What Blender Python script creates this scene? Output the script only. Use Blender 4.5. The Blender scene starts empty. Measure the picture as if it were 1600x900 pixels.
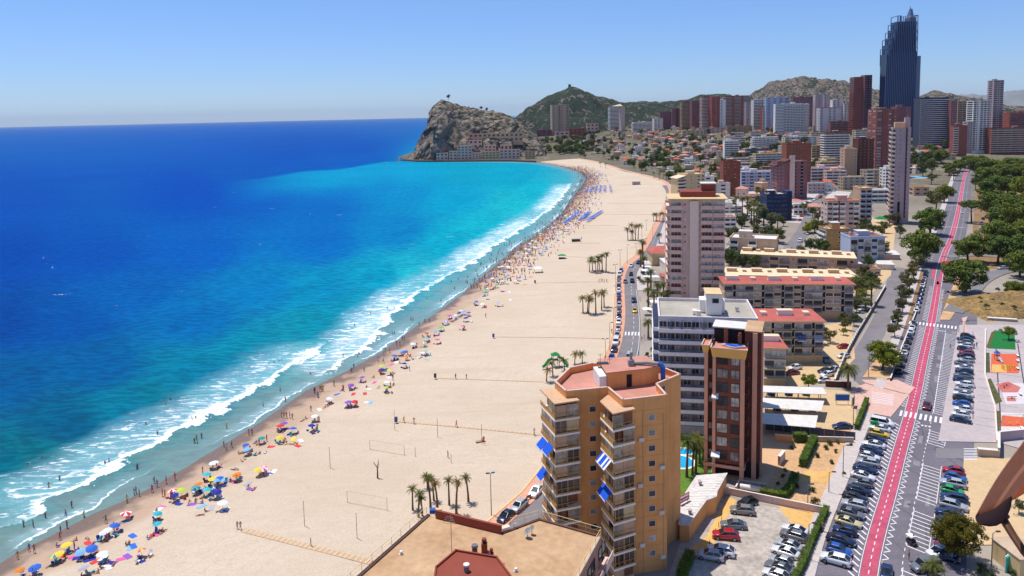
import bpy, math, random
from mathutils import Vector, noise, Matrix
random.seed(7)
R=random.Random(11)
S=bpy.context.scene
COL=S.collection
# ------------------------------------------------------------------ camera, world, sun, exposure
F=1155.; PX0,PY0=800.,300.; CZ=78.; GZ=3.5
PIT=math.atan(121/1155.); RO=math.atan(0.0224)
cam=bpy.data.cameras.new('camera'); camo=bpy.data.objects.new('camera',cam); COL.objects.link(camo); S.camera=camo
cam.sensor_fit='HORIZONTAL'; cam.sensor_width=36; cam.lens=36*F/1600; cam.shift_y=-150/1600; cam.clip_start=.1; cam.clip_end=80000
camo.matrix_world=Matrix.Translation((0,0,CZ))@Matrix.Rotation(math.pi/2-PIT,4,'X')@Matrix.Rotation(-RO,4,'Z')
W=bpy.data.worlds.new('World'); S.world=W; W.use_nodes=True
nt=W.node_tree; nt.nodes.clear()
SUNV=Vector((-0.76,0.65,0)).normalized(); SUNEL=math.radians(72)
sky=nt.nodes.new('ShaderNodeTexSky'); sky.sky_type='NISHITA'; sky.sun_disc=False
sky.sun_elevation=SUNEL; sky.sun_rotation=math.atan2(SUNV.x,SUNV.y)%(2*math.pi)
sky.altitude=0; sky.air_density=1.0; sky.dust_density=0.0; sky.ozone_density=6.0
bg=nt.nodes.new('ShaderNodeBackground'); bg.inputs[1].default_value=0.14
wo=nt.nodes.new("ShaderNodeOutputWorld")
tc=nt.nodes.new('ShaderNodeTexCoord'); sx=nt.nodes.new('ShaderNodeSeparateXYZ'); nt.links.new(tc.outputs['Generated'],sx.inputs[0])
mr=nt.nodes.new('ShaderNodeMapRange'); mr.interpolation_type='SMOOTHSTEP'; mr.inputs[1].default_value=-.02; mr.inputs[2].default_value=.5; nt.links.new(sx.outputs[2],mr.inputs[0])
tn=nt.nodes.new('ShaderNodeMix'); tn.data_type='RGBA'; tn.inputs[6].default_value=(.52,.635,.90,1); tn.inputs[7].default_value=(.80,.83,.92,1); nt.links.new(mr.outputs[0],tn.inputs[0])  # tint is brighter overhead, above the view, as added fill for shaded fronts
skt=nt.nodes.new('ShaderNodeMix'); skt.data_type='RGBA'; skt.blend_type='MULTIPLY'; skt.inputs[0].default_value=1; nt.links.new(tn.outputs[2],skt.inputs[7])
nt.links.new(sky.outputs[0],skt.inputs[6]); nt.links.new(skt.outputs[2],bg.inputs[0])
nt.links.new(bg.outputs[0],wo.inputs[0])
sl=bpy.data.lights.new('sun','SUN'); sl.energy=4.35; sl.angle=math.radians(.5); sl.color=(1,.955,.88)
so=bpy.data.objects.new('sun',sl); COL.objects.link(so)
sd=Vector((SUNV.x*math.cos(SUNEL),SUNV.y*math.cos(SUNEL),math.sin(SUNEL)))
so.rotation_euler=sd.to_track_quat('Z','Y').to_euler()
S.view_settings.view_transform='Standard'; S.view_settings.look='None'; S.view_settings.gamma=1
S.view_settings.exposure=0.1
S.cycles.use_denoising=True
S.cycles.max_bounces=5; S.cycles.diffuse_bounces=3; S.cycles.glossy_bounces=3; S.cycles.transparent_max_bounces=8; S.cycles.volume_bounces=0
# ------------------------------------------------------------------ calibration helpers (photo pixel -> point of the place)
def ray(px,py):
    u=(px-PX0)/F; v=-(py-PY0)/F; w=-1.
    c,s=math.cos(-RO),math.sin(-RO); u,v=c*u-s*v,s*u+c*v
    a=math.pi/2-PIT; c,s=math.cos(a),math.sin(a)
    return (u,c*v-s*w,s*v+c*w)
def G(px,py,z=GZ):
    d=ray(px,py); t=(z-CZ)/d[2]
    return (d[0]*t,d[1]*t)
def proj(x,y,z):
    z-=CZ; a=math.pi/2-PIT; c,s=math.cos(a),math.sin(a)
    X=x; Y=c*y+s*z; Z=-s*y+c*z
    c,s=math.cos(-RO),math.sin(-RO); X,Y=c*X+s*Y,-s*X+c*Y
    return (PX0+F*X/-Z, PY0-F*Y/-Z)
def atY(px,Y,z=None,py=None):
    # point on image column px at distance Y
    p=400.
    for _ in range(3):
        d=ray(px,p); t=Y/d[1]; x=d[0]*t
        zz=H(x,Y) if z is None else z
        p=proj(x,Y,zz)[1]
    return (x,Y,zz)
def seg_d(px,py,pl):
    best=1e18; sg=1; s0=0; bs=0
    for i in range(len(pl)-1):
        ax,ay=pl[i]; bx,by=pl[i+1]; dx,dy=bx-ax,by-ay; L2=dx*dx+dy*dy
        t=max(0,min(1,((px-ax)*dx+(py-ay)*dy)/L2)); qx,qy=ax+t*dx,ay+t*dy
        d=(px-qx)**2+(py-qy)**2
        L=math.sqrt(L2)
        if d<best: best=d; sg=1 if dx*(py-ay)-dy*(px-ax)<0 else -1; bs=s0+t*L
        s0+=L
    return sg*math.sqrt(best),bs
# shoreline and promenade, walked from the near end to the far end (right-hand side = inland)
SHPX=[(35,860),(67,844),(107,824),(155,800),(200,780),(244,758),(300,726),(322,712),(383,675),(420,651),(481,609),(547,578),(600,548),(640,518),(680,490),(720,461),(752,433),(780,409),(810,384),(847,362),(876,335),(893,311),(910,289),(915,279),(908,270),(885,262),(860,257),(837,254)]
SHORE=[(-150,-60),(-112,60)]+[G(x,y,0) for x,y in SHPX]+[G(800,253,0),G(760,252.5,0),G(700,252.5,0),G(640,250,0),(-215,1330),(-180,1500),(100,1700),(400,2600),(500,6000)]
PRPX=[(770,812),(840,752),(947,563),(962,500),(961,453),(964,429),(973,414),(995,400),(1022,350),(1042,315),(1047,297),(1038,284),(1010,275),(976,268),(950,259),(927,252),(900,248)]
PROM=[(-95,-60),(-30,90)]+[G(x,y,3) for x,y in PRPX]+[(0,1290),(-60,1330)]
def sstep(a,b,x):
    t=max(0,min(1,(x-a)/(b-a))); return t*t*(3-2*t)
def H(x,y):
    if x<-214: return -9
    ds,_=seg_d(x,y,SHORE)
    if ds<=0: return max(-9,ds*.06)
    dp,_=seg_d(x,y,PROM)
    if dp<0:
        t=ds/(ds-dp+1e-6)
        z=min(1.6,ds*.09)+ (3.0-1.6)*sstep(.2,1,t)
        return min(3.0,z)
    z=3.46+sstep(740,1250,y)*sstep(20,330,dp)*38*(.75+.25*math.sin(x*.013+y*.009))
    return z
def hit(px,py):
    z=3.
    for _ in range(9):
        x,y=G(px,py,min(z,70)); z=.5*z+.5*H(x,y)
    return (x,y,H(x,y))
# ------------------------------------------------------------------ materials
MATS={}
def lin(c):
    return tuple((v/255/12.92 if v<=10 else ((v/255+.055)/1.055)**2.4) for v in c)
def mat(name,col,rough=.7,var=.12,scale=1.5,bump=0.,col2=None,spec=.3,metal=0,fine=None,objrand=0,streak=None):
    if name in MATS: return MATS[name]
    m=bpy.data.materials.new(name); m.use_nodes=True; n=m.node_tree; b=n.nodes['Principled BSDF']
    b.inputs['Roughness'].default_value=rough; b.inputs['Specular IOR Level'].default_value=spec; b.inputs['Metallic'].default_value=metal
    g=n.nodes.new('ShaderNodeNewGeometry')
    nz=n.nodes.new('ShaderNodeTexNoise'); nz.inputs['Scale'].default_value=scale; nz.inputs['Detail'].default_value=5; nz.inputs['Roughness'].default_value=.62
    n.links.new(g.outputs['Position'],nz.inputs['Vector'])
    mx=n.nodes.new('ShaderNodeMix'); mx.data_type='RGBA'
    c1=tuple(max(0,v*(1-var)) for v in col[:3])+(1,); c2=(tuple(min(1,v*(1+var)) for v in col[:3]) if col2 is None else tuple(col2))+(1,)
    mx.inputs[6].default_value=c1; mx.inputs[7].default_value=c2
    r=n.nodes.new('ShaderNodeMapRange'); r.inputs[1].default_value=.3; r.inputs[2].default_value=.7
    n.links.new(nz.outputs[0],r.inputs[0]); n.links.new(r.outputs[0],mx.inputs[0])
    out=mx.outputs[2]
    if fine:
        n2=n.nodes.new('ShaderNodeTexNoise'); n2.inputs['Scale'].default_value=fine[0]; n2.inputs['Detail'].default_value=3
        n.links.new(g.outputs['Position'],n2.inputs['Vector'])
        mm=n.nodes.new('ShaderNodeMix'); mm.data_type='RGBA'; mm.blend_type='MULTIPLY'; mm.inputs[0].default_value=1
        r2=n.nodes.new('ShaderNodeMapRange'); r2.inputs[1].default_value=.35; r2.inputs[2].default_value=.65; r2.inputs[3].default_value=1-fine[1]; r2.inputs[4].default_value=1
        n.links.new(n2.outputs[0],r2.inputs[0]); n.links.new(out,mm.inputs[6]); n.links.new(r2.outputs[0],mm.inputs[7]); out=mm.outputs[2]
    if streak is None: streak=.16 if any(k in name for k in('render','brick','white','concrete','cladding','shade','panel')) and 'cloth' not in name else 0
    if streak:
        mp=n.nodes.new('ShaderNodeMapping'); mp.inputs['Scale'].default_value=(1.3,1.3,.09); n.links.new(g.outputs['Position'],mp.inputs[0])
        n4=n.nodes.new('ShaderNodeTexNoise'); n4.inputs['Scale'].default_value=1.; n4.inputs['Detail'].default_value=4; n4.inputs['Roughness'].default_value=.65; n.links.new(mp.outputs[0],n4.inputs['Vector'])
        r4=n.nodes.new('ShaderNodeMapRange'); r4.inputs[1].default_value=.5; r4.inputs[2].default_value=.72; r4.inputs[3].default_value=1; r4.inputs[4].default_value=1-streak; n.links.new(n4.outputs[0],r4.inputs[0])
        mm=n.nodes.new('ShaderNodeMix'); mm.data_type='RGBA'; mm.blend_type='MULTIPLY'; mm.inputs[0].default_value=1; n.links.new(out,mm.inputs[6]); n.links.new(r4.outputs[0],mm.inputs[7]); out=mm.outputs[2]
    if objrand:
        oi=n.nodes.new('ShaderNodeObjectInfo'); r3=n.nodes.new('ShaderNodeMapRange'); r3.inputs[3].default_value=1-objrand; r3.inputs[4].default_value=1+objrand*.6
        n.links.new(oi.outputs['Random'],r3.inputs[0]); mm=n.nodes.new('ShaderNodeMix'); mm.data_type='RGBA'; mm.blend_type='MULTIPLY'; mm.inputs[0].default_value=1
        n.links.new(out,mm.inputs[6]); n.links.new(r3.outputs[0],mm.inputs[7]); out=mm.outputs[2]
    n.links.new(out,b.inputs['Base Color'])
    if bump:
        bp=n.nodes.new('ShaderNodeBump'); bp.inputs['Strength'].default_value=.6; bp.inputs['Distance'].default_value=bump
        n3=n.nodes.new('ShaderNodeTexNoise'); n3.inputs['Scale'].default_value=scale*4; n3.inputs['Detail'].default_value=4
        n.links.new(g.outputs['Position'],n3.inputs['Vector']); n.links.new(n3.outputs[0],bp.inputs['Height']); n.links.new(bp.outputs[0],b.inputs['Normal'])
    MATS[name]=m; return m
def rgb(name,c,**k): return mat(name,lin(c),**k)
def paintmat():
    # car paint: the paint colour is the object's own colour
    m=bpy.data.materials.new('car_paint'); m.use_nodes=True; n=m.node_tree; b=n.nodes['Principled BSDF']
    oi=n.nodes.new('ShaderNodeObjectInfo'); n.links.new(oi.outputs['Color'],b.inputs['Base Color'])
    b.inputs['Roughness'].default_value=.28; b.inputs['Coat Weight'].default_value=.6; b.inputs['Coat Roughness'].default_value=.08; b.inputs['Metallic'].default_value=.15
    return m
def clothmat():
    m=bpy.data.materials.new('coloured_cloth'); m.use_nodes=True; n=m.node_tree; b=n.nodes['Principled BSDF']
    oi=n.nodes.new('ShaderNodeObjectInfo'); n.links.new(oi.outputs['Color'],b.inputs['Base Color']); b.inputs['Roughness'].default_value=.8
    return m
def glassmat(name,dark,light,share,tint=.1,rough=.12):
    # window glass: dark room, or a pale blind / curtain close behind it, picked per window
    m=bpy.data.materials.new(name); m.use_nodes=True; n=m.node_tree; b=n.nodes['Principled BSDF']
    oi=n.nodes.new('ShaderNodeObjectInfo'); cr=n.nodes.new('ShaderNodeValToRGB'); cr.color_ramp.interpolation='CONSTANT'
    e=cr.color_ramp.elements; e[0].color=dark+(1,); e[1].position=1-share; e[1].color=light+(1,)
    a=e.new((1-share)*.5); a.color=tuple(v*1.9+.008 for v in dark)+(1,)
    a=e.new(1-share*.5); a.color=tuple(v*.6 for v in light)+(1,)
    n.links.new(oi.outputs['Random'],cr.inputs[0])
    g=n.nodes.new('ShaderNodeNewGeometry'); nz=n.nodes.new('ShaderNodeTexNoise'); nz.inputs['Scale'].default_value=.9; nz.inputs['Detail'].default_value=2
    n.links.new(g.outputs['Position'],nz.inputs['Vector']); mm=n.nodes.new('ShaderNodeMix'); mm.data_type='RGBA'; mm.blend_type='MULTIPLY'; mm.inputs[0].default_value=1
    r=n.nodes.new('ShaderNodeMapRange'); r.inputs[1].default_value=.35; r.inputs[2].default_value=.65; r.inputs[3].default_value=.55; r.inputs[4].default_value=1.25
    n.links.new(nz.outputs[0],r.inputs[0]); n.links.new(cr.outputs[0],mm.inputs[6]); n.links.new(r.outputs[0],mm.inputs[7]); n.links.new(mm.outputs[2],b.inputs['Base Color'])
    b.inputs['Roughness'].default_value=rough; b.inputs['Specular IOR Level'].default_value=.5
    return m
PAINT=paintmat(); CLOTH=clothmat()
GL=glassmat('window_glass',(.012,.016,.024),(.42,.38,.33),.28)
GLD=glassmat('dark_glass',(.010,.014,.024),(.10,.11,.13),.12)
GLW=glassmat('glass_with_blinds',(.02,.024,.032),(.55,.50,.44),.55,rough=.3)
GLB=glassmat('blue_glass',(.012,.035,.09),(.03,.08,.16),.2,rough=.1)
GLC=glassmat('car_glass',(.012,.014,.018),(.03,.035,.04),.3,rough=.08)
M=dict(
 white=rgb('white_paint',(240,232,224),var=.06,scale=.25), offw=rgb('weathered_white',(222,212,200),var=.1,scale=.3),
 cream=rgb('cream_render',(214,186,140),var=.07,scale=.3), pinkish=rgb('pinkish_render',(218,184,168),var=.08,scale=.3),
 peach=rgb('peach_render',(205,165,130),var=.07,scale=.3), tan=rgb('tan_render',(192,168,142),var=.08,scale=.3),
 orange=rgb('orange_ochre_render',(240,168,100),var=.08,scale=.5,fine=(.12,.12)), amber=rgb('amber_parapet',(205,150,80),var=.12,scale=.6),
 brown=rgb('brown_brick',(146,82,60),var=.14,scale=1.2,fine=(.3,.2)), brown2=rgb('dark_brown_brick',(104,56,46),var=.14,scale=1,fine=(.3,.2)),
 redbrown=rgb('red_brown_brick',(164,90,76),var=.12,scale=.5,fine=(.1,.15)), purple=rgb('purplish_brick',(146,94,96),var=.12,scale=.4,fine=(.1,.15)),
 greyp=rgb('grey_mauve_concrete',(186,164,166),var=.07,scale=.3,fine=(.08,.1)), grey=rgb('grey_concrete',(150,146,142),var=.1,scale=.4), dgrey=rgb('dark_grey',(70,68,70),var=.1),
 lilac=rgb('lilac_grey_render',(222,212,214),var=.06,scale=.3), navy=rgb('navy_panel',(26,42,82),var=.1,rough=.4), bluep=rgb('blue_panel',(40,90,170),var=.1),
 pillar=rgb('pink_beige_pillar',(224,162,132),var=.06,scale=.6), ochre=rgb('ochre_cornice',(240,184,100),var=.05,scale=.5),
 redroof=rgb('red_coated_roof',(184,96,84),var=.12,scale=.4,fine=(.15,.15)), rust=rgb('rust_red_paint',(140,66,48),var=.1,scale=.6),
 terra=rgb('terracotta_tiles',(190,98,62),var=.16,scale=1.2), pinktile=rgb('pink_roof_tile',(200,140,122),var=.08,scale=.8,fine=(.3,.15)), greyroof=rgb('grey_flat_roof',(176,168,152),var=.12,scale=.25,fine=(.1,.15)),
 sandroof=mat('sandy_membrane_roof',lin((208,172,132)),col2=lin((182,142,104)),var=.04,scale=.22,fine=(1.3,.16)), creamroof=rgb('cream_roof',(224,202,166),var=.08,scale=.3),
 whiteroof=rgb('whitewashed_roof',(214,208,200),var=.08,scale=.5), balw=rgb('white_balcony',(246,240,234),var=.05,scale=.3), balpink=rgb('pale_pink_balcony',(232,206,190),var=.07),
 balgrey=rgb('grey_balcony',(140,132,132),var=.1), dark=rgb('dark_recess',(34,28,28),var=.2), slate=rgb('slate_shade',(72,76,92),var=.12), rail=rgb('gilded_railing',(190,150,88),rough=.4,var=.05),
 steel=rgb('grey_steel',(120,122,126),rough=.4,var=.05,metal=.3), poleg=rgb('pole_grey',(130,128,125),rough=.5,var=.04), bluea=rgb('blue_awning_cloth',(20,84,200),var=.06), whitec=rgb('white_cloth',(230,230,232),var=.03),
 green=rgb('green_plastic',(20,130,60),var=.05,rough=.4), tyre=rgb('tyre_rubber',(22,22,22),var=.1), rim=rgb('wheel_rim',(150,150,155),rough=.3,var=.05,metal=.6),
 lamp=rgb('headlamp',(225,228,232),rough=.15,var=.02), tail=rgb('tail_lamp',(160,14,14),rough=.2,var=.05), wood=rgb('grey_wood',(160,134,104),var=.15), yellow=rgb('yellow_paint',(225,180,50),var=.06),
 red=rgb('red_paint',(190,30,34),var=.06), banytan=rgb('tan_brick',(176,140,88),var=.1), bluew=rgb('pale_blue_render',(180,192,212),var=.08), reda=rgb('red_awning',(200,50,40),var=.06),
)
# ------------------------------------------------------------------ mesh builder
class MB:
    def __init__(s): s.v=[]; s.f=[]; s.m=[]
    def add(s,vs,fs,mi=0):
        o=len(s.v); s.v+= [tuple(v) for v in vs]; s.f+=[tuple(i+o for i in f) for f in fs]; s.m+=[mi]*len(fs)
        return s
    def box(s,x0,y0,z0,x1,y1,z1,mi=0):
        vs=[(x0,y0,z0),(x1,y0,z0),(x1,y1,z0),(x0,y1,z0),(x0,y0,z1),(x1,y0,z1),(x1,y1,z1),(x0,y1,z1)]
        return s.add(vs,[(0,3,2,1),(4,5,6,7),(0,1,5,4),(1,2,6,5),(2,3,7,6),(3,0,4,7)],mi)
    def prism(s,pts,z0,z1,mi=0,mtop=None):
        n=len(pts)
        a=sum(pts[i][0]*pts[(i+1)%n][1]-pts[(i+1)%n][0]*pts[i][1] for i in range(n))
        if a<0: pts=pts[::-1]
        o=len(s.v); s.v+=[(p[0],p[1],z0) for p in pts]+[(p[0],p[1],z1) for p in pts]
        for i in range(n): s.f.append((o+i,o+(i+1)%n,o+n+(i+1)%n,o+n+i)); s.m.append(mi)
        s.f.append(tuple(o+n+i for i in range(n))); s.m.append(mi if mtop is None else mtop)
        s.f.append(tuple(o+i for i in range(n))[::-1]); s.m.append(mi)
        return s
    def tube(s,p0,p1,r0,r1=None,n=6,mi=0):
        r1=r0 if r1 is None else r1
        p0=Vector(p0); p1=Vector(p1); d=(p1-p0).normalized(); u=d.orthogonal().normalized(); w=d.cross(u)
        vs=[p0+(u*math.cos(2*math.pi*i/n)+w*math.sin(2*math.pi*i/n))*r0 for i in range(n)]+[p1+(u*math.cos(2*math.pi*i/n)+w*math.sin(2*math.pi*i/n))*r1 for i in range(n)]
        return s.add(vs,[(i,(i+1)%n,n+(i+1)%n,n+i) for i in range(n)]+[tuple(range(n))[::-1],tuple(range(n,2*n))],mi)
    def path(s,ps,rs,n=6,mi=0):
        ps=[Vector(p) for p in ps]; rings=[]
        d0=(ps[1]-ps[0]).normalized(); u=d0.orthogonal().normalized()
        for i,p in enumerate(ps):
            d=(ps[min(i+1,len(ps)-1)]-ps[max(i-1,0)]).normalized(); u=(u-d*u.dot(d)).normalized(); w=d.cross(u)
            rings.append([p+(u*math.cos(2*math.pi*k/n)+w*math.sin(2*math.pi*k/n))*rs[i] for k in range(n)])
        fs=[]
        for i in range(len(ps)-1):
            for k in range(n): fs.append((i*n+k,i*n+(k+1)%n,(i+1)*n+(k+1)%n,(i+1)*n+k))
        fs+= [tuple(range(n))[::-1],tuple(range((len(ps)-1)*n,len(ps)*n))]
        return s.add([v for r in rings for v in r],fs,mi)
    def mesh(s,name,mats):
        me=bpy.data.meshes.new(name); me.from_pydata(s.v,[],s.f)
        for m in mats: me.materials.append(m)
        if len(mats)>1: me.polygons.foreach_set('material_index',s.m)
        me.update(); return me
def put(name,me,parent=None,loc=(0,0,0),rz=0,scale=None,color=None):
    o=bpy.data.objects.new(name,me); COL.objects.link(o)
    if parent is not None: o.parent=parent
    o.location=loc
    if rz: o.rotation_euler=(0,0,rz)
    if scale is not None: o.scale=scale if hasattr(scale,'__len__') else (scale,)*3
    if color is not None: o.color=tuple(color)+(1,)
    return o
def tag(o,label,cat,group=None,kind=None):
    o['label']=label; o['category']=cat
    if group: o['group']=group
    if kind: o['kind']=kind
    return o
def root(name,label,cat,loc=(0,0,0),rz=0,group=None):
    return tag(put(name,None,None,loc,rz),label,cat,group)
def struct(o): o['kind']='structure'; return o
CACHE={}
def cached(key,fn):
    if key not in CACHE: CACHE[key]=fn()
    return CACHE[key]
import numpy as np
# ================================================================== THE SETTING
class N:
    # tiny node expression helper
    def __init__(s,m): s.t=m.node_tree; s.n=s.t.nodes; s.l=s.t.links
    def _in(s,node,i,v):
        if hasattr(v,'is_output'): s.l.new(v,node.inputs[i])
        else: node.inputs[i].default_value=v
    def math(s,op,a,b=0,c=0,clamp=False):
        k=s.n.new('ShaderNodeMath'); k.operation=op; k.use_clamp=clamp
        s._in(k,0,a); s._in(k,1,b)
        if op in('MULTIPLY_ADD','COMPARE','SMOOTH_MIN'): s._in(k,2,c)
        return k.outputs[0]
    def rng(s,v,a,b,c=0.,d=1.,smooth=False):
        k=s.n.new('ShaderNodeMapRange')
        if smooth: k.interpolation_type='SMOOTHSTEP'
        s._in(k,0,v); s._in(k,1,a); s._in(k,2,b); s._in(k,3,c); s._in(k,4,d); return k.outputs[0]
    def noise(s,scale,detail=4,vec=None,rough=.55,dist=0):
        k=s.n.new('ShaderNodeTexNoise'); k.inputs['Scale'].default_value=scale; k.inputs['Detail'].default_value=detail; k.inputs['Roughness'].default_value=rough; k.inputs['Distortion'].default_value=dist
        s.l.new(vec or s.pos(),k.inputs['Vector']); return k.outputs[0]
    def pos(s):
        if not hasattr(s,'_p'): s._p=s.n.new('ShaderNodeNewGeometry').outputs['Position']
        return s._p
    def stretch(s,sx,sy,rot):
        k=s.n.new('ShaderNodeMapping'); k.inputs['Scale'].default_value=(sx,sy,1); k.inputs['Rotation'].default_value=(0,0,rot)
        s.l.new(s.pos(),k.inputs['Vector']); return k.outputs[0]
    def attr(s,name,col=False):
        k=s.n.new('ShaderNodeAttribute'); k.attribute_name=name; return k.outputs['Color' if col else 'Fac']
    def mix(s,f,a,b,blend='MIX'):
        k=s.n.new('ShaderNodeMix'); k.data_type='RGBA'; k.blend_type=blend
        s._in(k,0,f); s._in(k,6,a); s._in(k,7,b); return k.outputs[2]
    def bump(s,h,dist,strength=1.,nrm=None):
        k=s.n.new('ShaderNodeBump'); k.inputs['Strength'].default_value=strength; k.inputs['Distance'].default_value=dist
        s.l.new(h,k.inputs['Height'])
        if nrm is not None: s.l.new(nrm,k.inputs['Normal'])
        return k.outputs[0]
def newmat(name,rough=.8,spec=.3):
    m=bpy.data.materials.new(name); m.use_nodes=True; b=m.node_tree.nodes['Principled BSDF']
    b.inputs['Roughness'].default_value=rough; b.inputs['Specular IOR Level'].default_value=spec
    return m,N(m),b
def c4(c,k=1.): return tuple(v*k for v in lin(c))+(1,)
def pl_dist(PX,PY,pl):
    # signed distance (numpy) to polyline, + on the left hand side walking it, plus end taper
    best=np.full(PX.shape,1e18); sg=np.ones(PX.shape)
    for i in range(len(pl)-1):
        ax,ay=pl[i]; bx,by=pl[i+1]; dx,dy=bx-ax,by-ay; L2=dx*dx+dy*dy
        tt=((PX-ax)*dx+(PY-ay)*dy)/L2; t=np.clip(tt,0,1); qx,qy=ax+t*dx,ay+t*dy
        d=(PX-qx)**2+(PY-qy)**2
        m=d<best; best=np.where(m,d,best); sg=np.where(m,np.where(dx*(PY-ay)-dy*(PX-ax)>0,1,-1),sg)
    return np.sqrt(best)*sg
def nproj(X,Y,Z):
    Z=Z-CZ; a=math.pi/2-PIT; c,s=math.cos(a),math.sin(a)
    y=c*Y+s*Z; z=-s*Y+c*Z
    c,s=math.cos(-RO),math.sin(-RO); x,y=c*X+s*y,-s*X+c*y
    z=np.minimum(z,-5)
    return PX0+F*x/-z, PY0-F*y/-z
def gridmesh(name,xs,ys,zf,mat,cull=None):
    nx,ny=len(xs),len(ys); X,Y=np.meshgrid(xs,ys); Z=zf(X,Y)
    v=np.stack([X.ravel(),Y.ravel(),Z.ravel()],1)
    i=np.arange((nx-1)*(ny-1)); a=(i//(nx-1))*nx+i%(nx-1); q=np.stack([a,a+1,a+nx+1,a+nx],1)
    if cull is not None: q=q[cull(X,Y).ravel()[q].any(1)]
    me=bpy.data.meshes.new(name); me.vertices.add(len(v)); me.vertices.foreach_set('co',v.ravel())
    me.loops.add(q.size); me.loops.foreach_set('vertex_index',q.ravel()); me.polygons.add(len(q))
    me.polygons.foreach_set('loop_start',np.arange(0,q.size,4)); me.polygons.foreach_set('loop_total',np.full(len(q),4)); me.update(); me.validate()
    me.polygons.foreach_set('use_smooth',np.ones(len(q),dtype=bool)); me.materials.append(mat)
    return me,X,Y
def rng_(a,b,st): return list(np.arange(a,b,st))
# ---- sea
WC=[(0,215,16,100,195),(300,210,14,96,198),(600,195,30,105,195),(0,300,4,84,190),(300,300,0,82,192),(450,235,2,86,192),(560,230,2,88,192),(500,325,0,112,200),(0,400,0,76,180),(150,400,0,84,186),(300,390,0,98,196),
(700,264,0,170,200),(380,270,0,90,192),(480,262,0,92,194),(570,256,0,96,196),(400,300,0,94,196),(520,300,0,122,204),(590,288,0,142,208),(660,275,0,160,210),(640,300,0,150,210),(700,310,0,170,215),(800,275,0,176,208),(850,300,20,190,215),(620,360,0,138,205),(700,380,10,180,212),(760,355,30,190,215),(820,320,40,196,216),
(500,380,0,114,200),(400,450,0,130,198),(500,450,0,148,196),(600,430,0,165,204),(640,430,50,192,214),(560,490,0,160,192),(500,510,10,152,180),(300,500,0,114,188),(200,450,0,100,186),(100,500,0,86,174),(0,500,0,72,162),(0,600,0,94,158),(150,570,0,98,166),(300,580,0,130,168),(400,545,0,142,174),(200,640,0,126,160),(100,660,0,96,138),(0,720,0,108,136),(250,630,0,120,148),(60,720,0,116,132),
(340,625,60,150,172),(150,720,70,150,160),(60,780,100,160,168),(470,560,70,165,182),(580,500,60,170,195),(660,440,80,185,208),
(60,835,108,146,142),(130,795,104,150,150),(250,725,100,150,154),(330,680,100,152,158),(400,640,104,158,168),(500,585,108,168,180),(620,515,104,172,188),(700,455,104,180,200),(770,400,106,186,206),(850,340,108,188,208),(895,290,108,188,208)]
FL2=[(507,530),(480,560),(440,585),(420,600),(383,620),(347,642),(310,661),(273,683),(237,708),(200,720),(167,742),(133,764),(89,782),(44,807),(0,824),(-60,850)]
FL1=[(893,286),(886,300),(876,313),(860,328),(847,338),(822,355),(795,372),(770,387),(749,406),(718,424),(685,441),(653,461),(613,496),(592,531),(571,549),(533,573),(500,594)]
FLS=[(905,286),(880,330),(850,356),(812,380),(783,404),(750,429),(722,456),(690,478),(650,505),(618,532),(580,557),(530,581),(482,604),(444,627),(420,644),(395,662),(345,690),(300,705),(276,712),(239,734),(200,755),(150,793),(100,815),(60,838),(20,862)]
def wl(p): return [G(a,b,0) for a,b in p]
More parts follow.
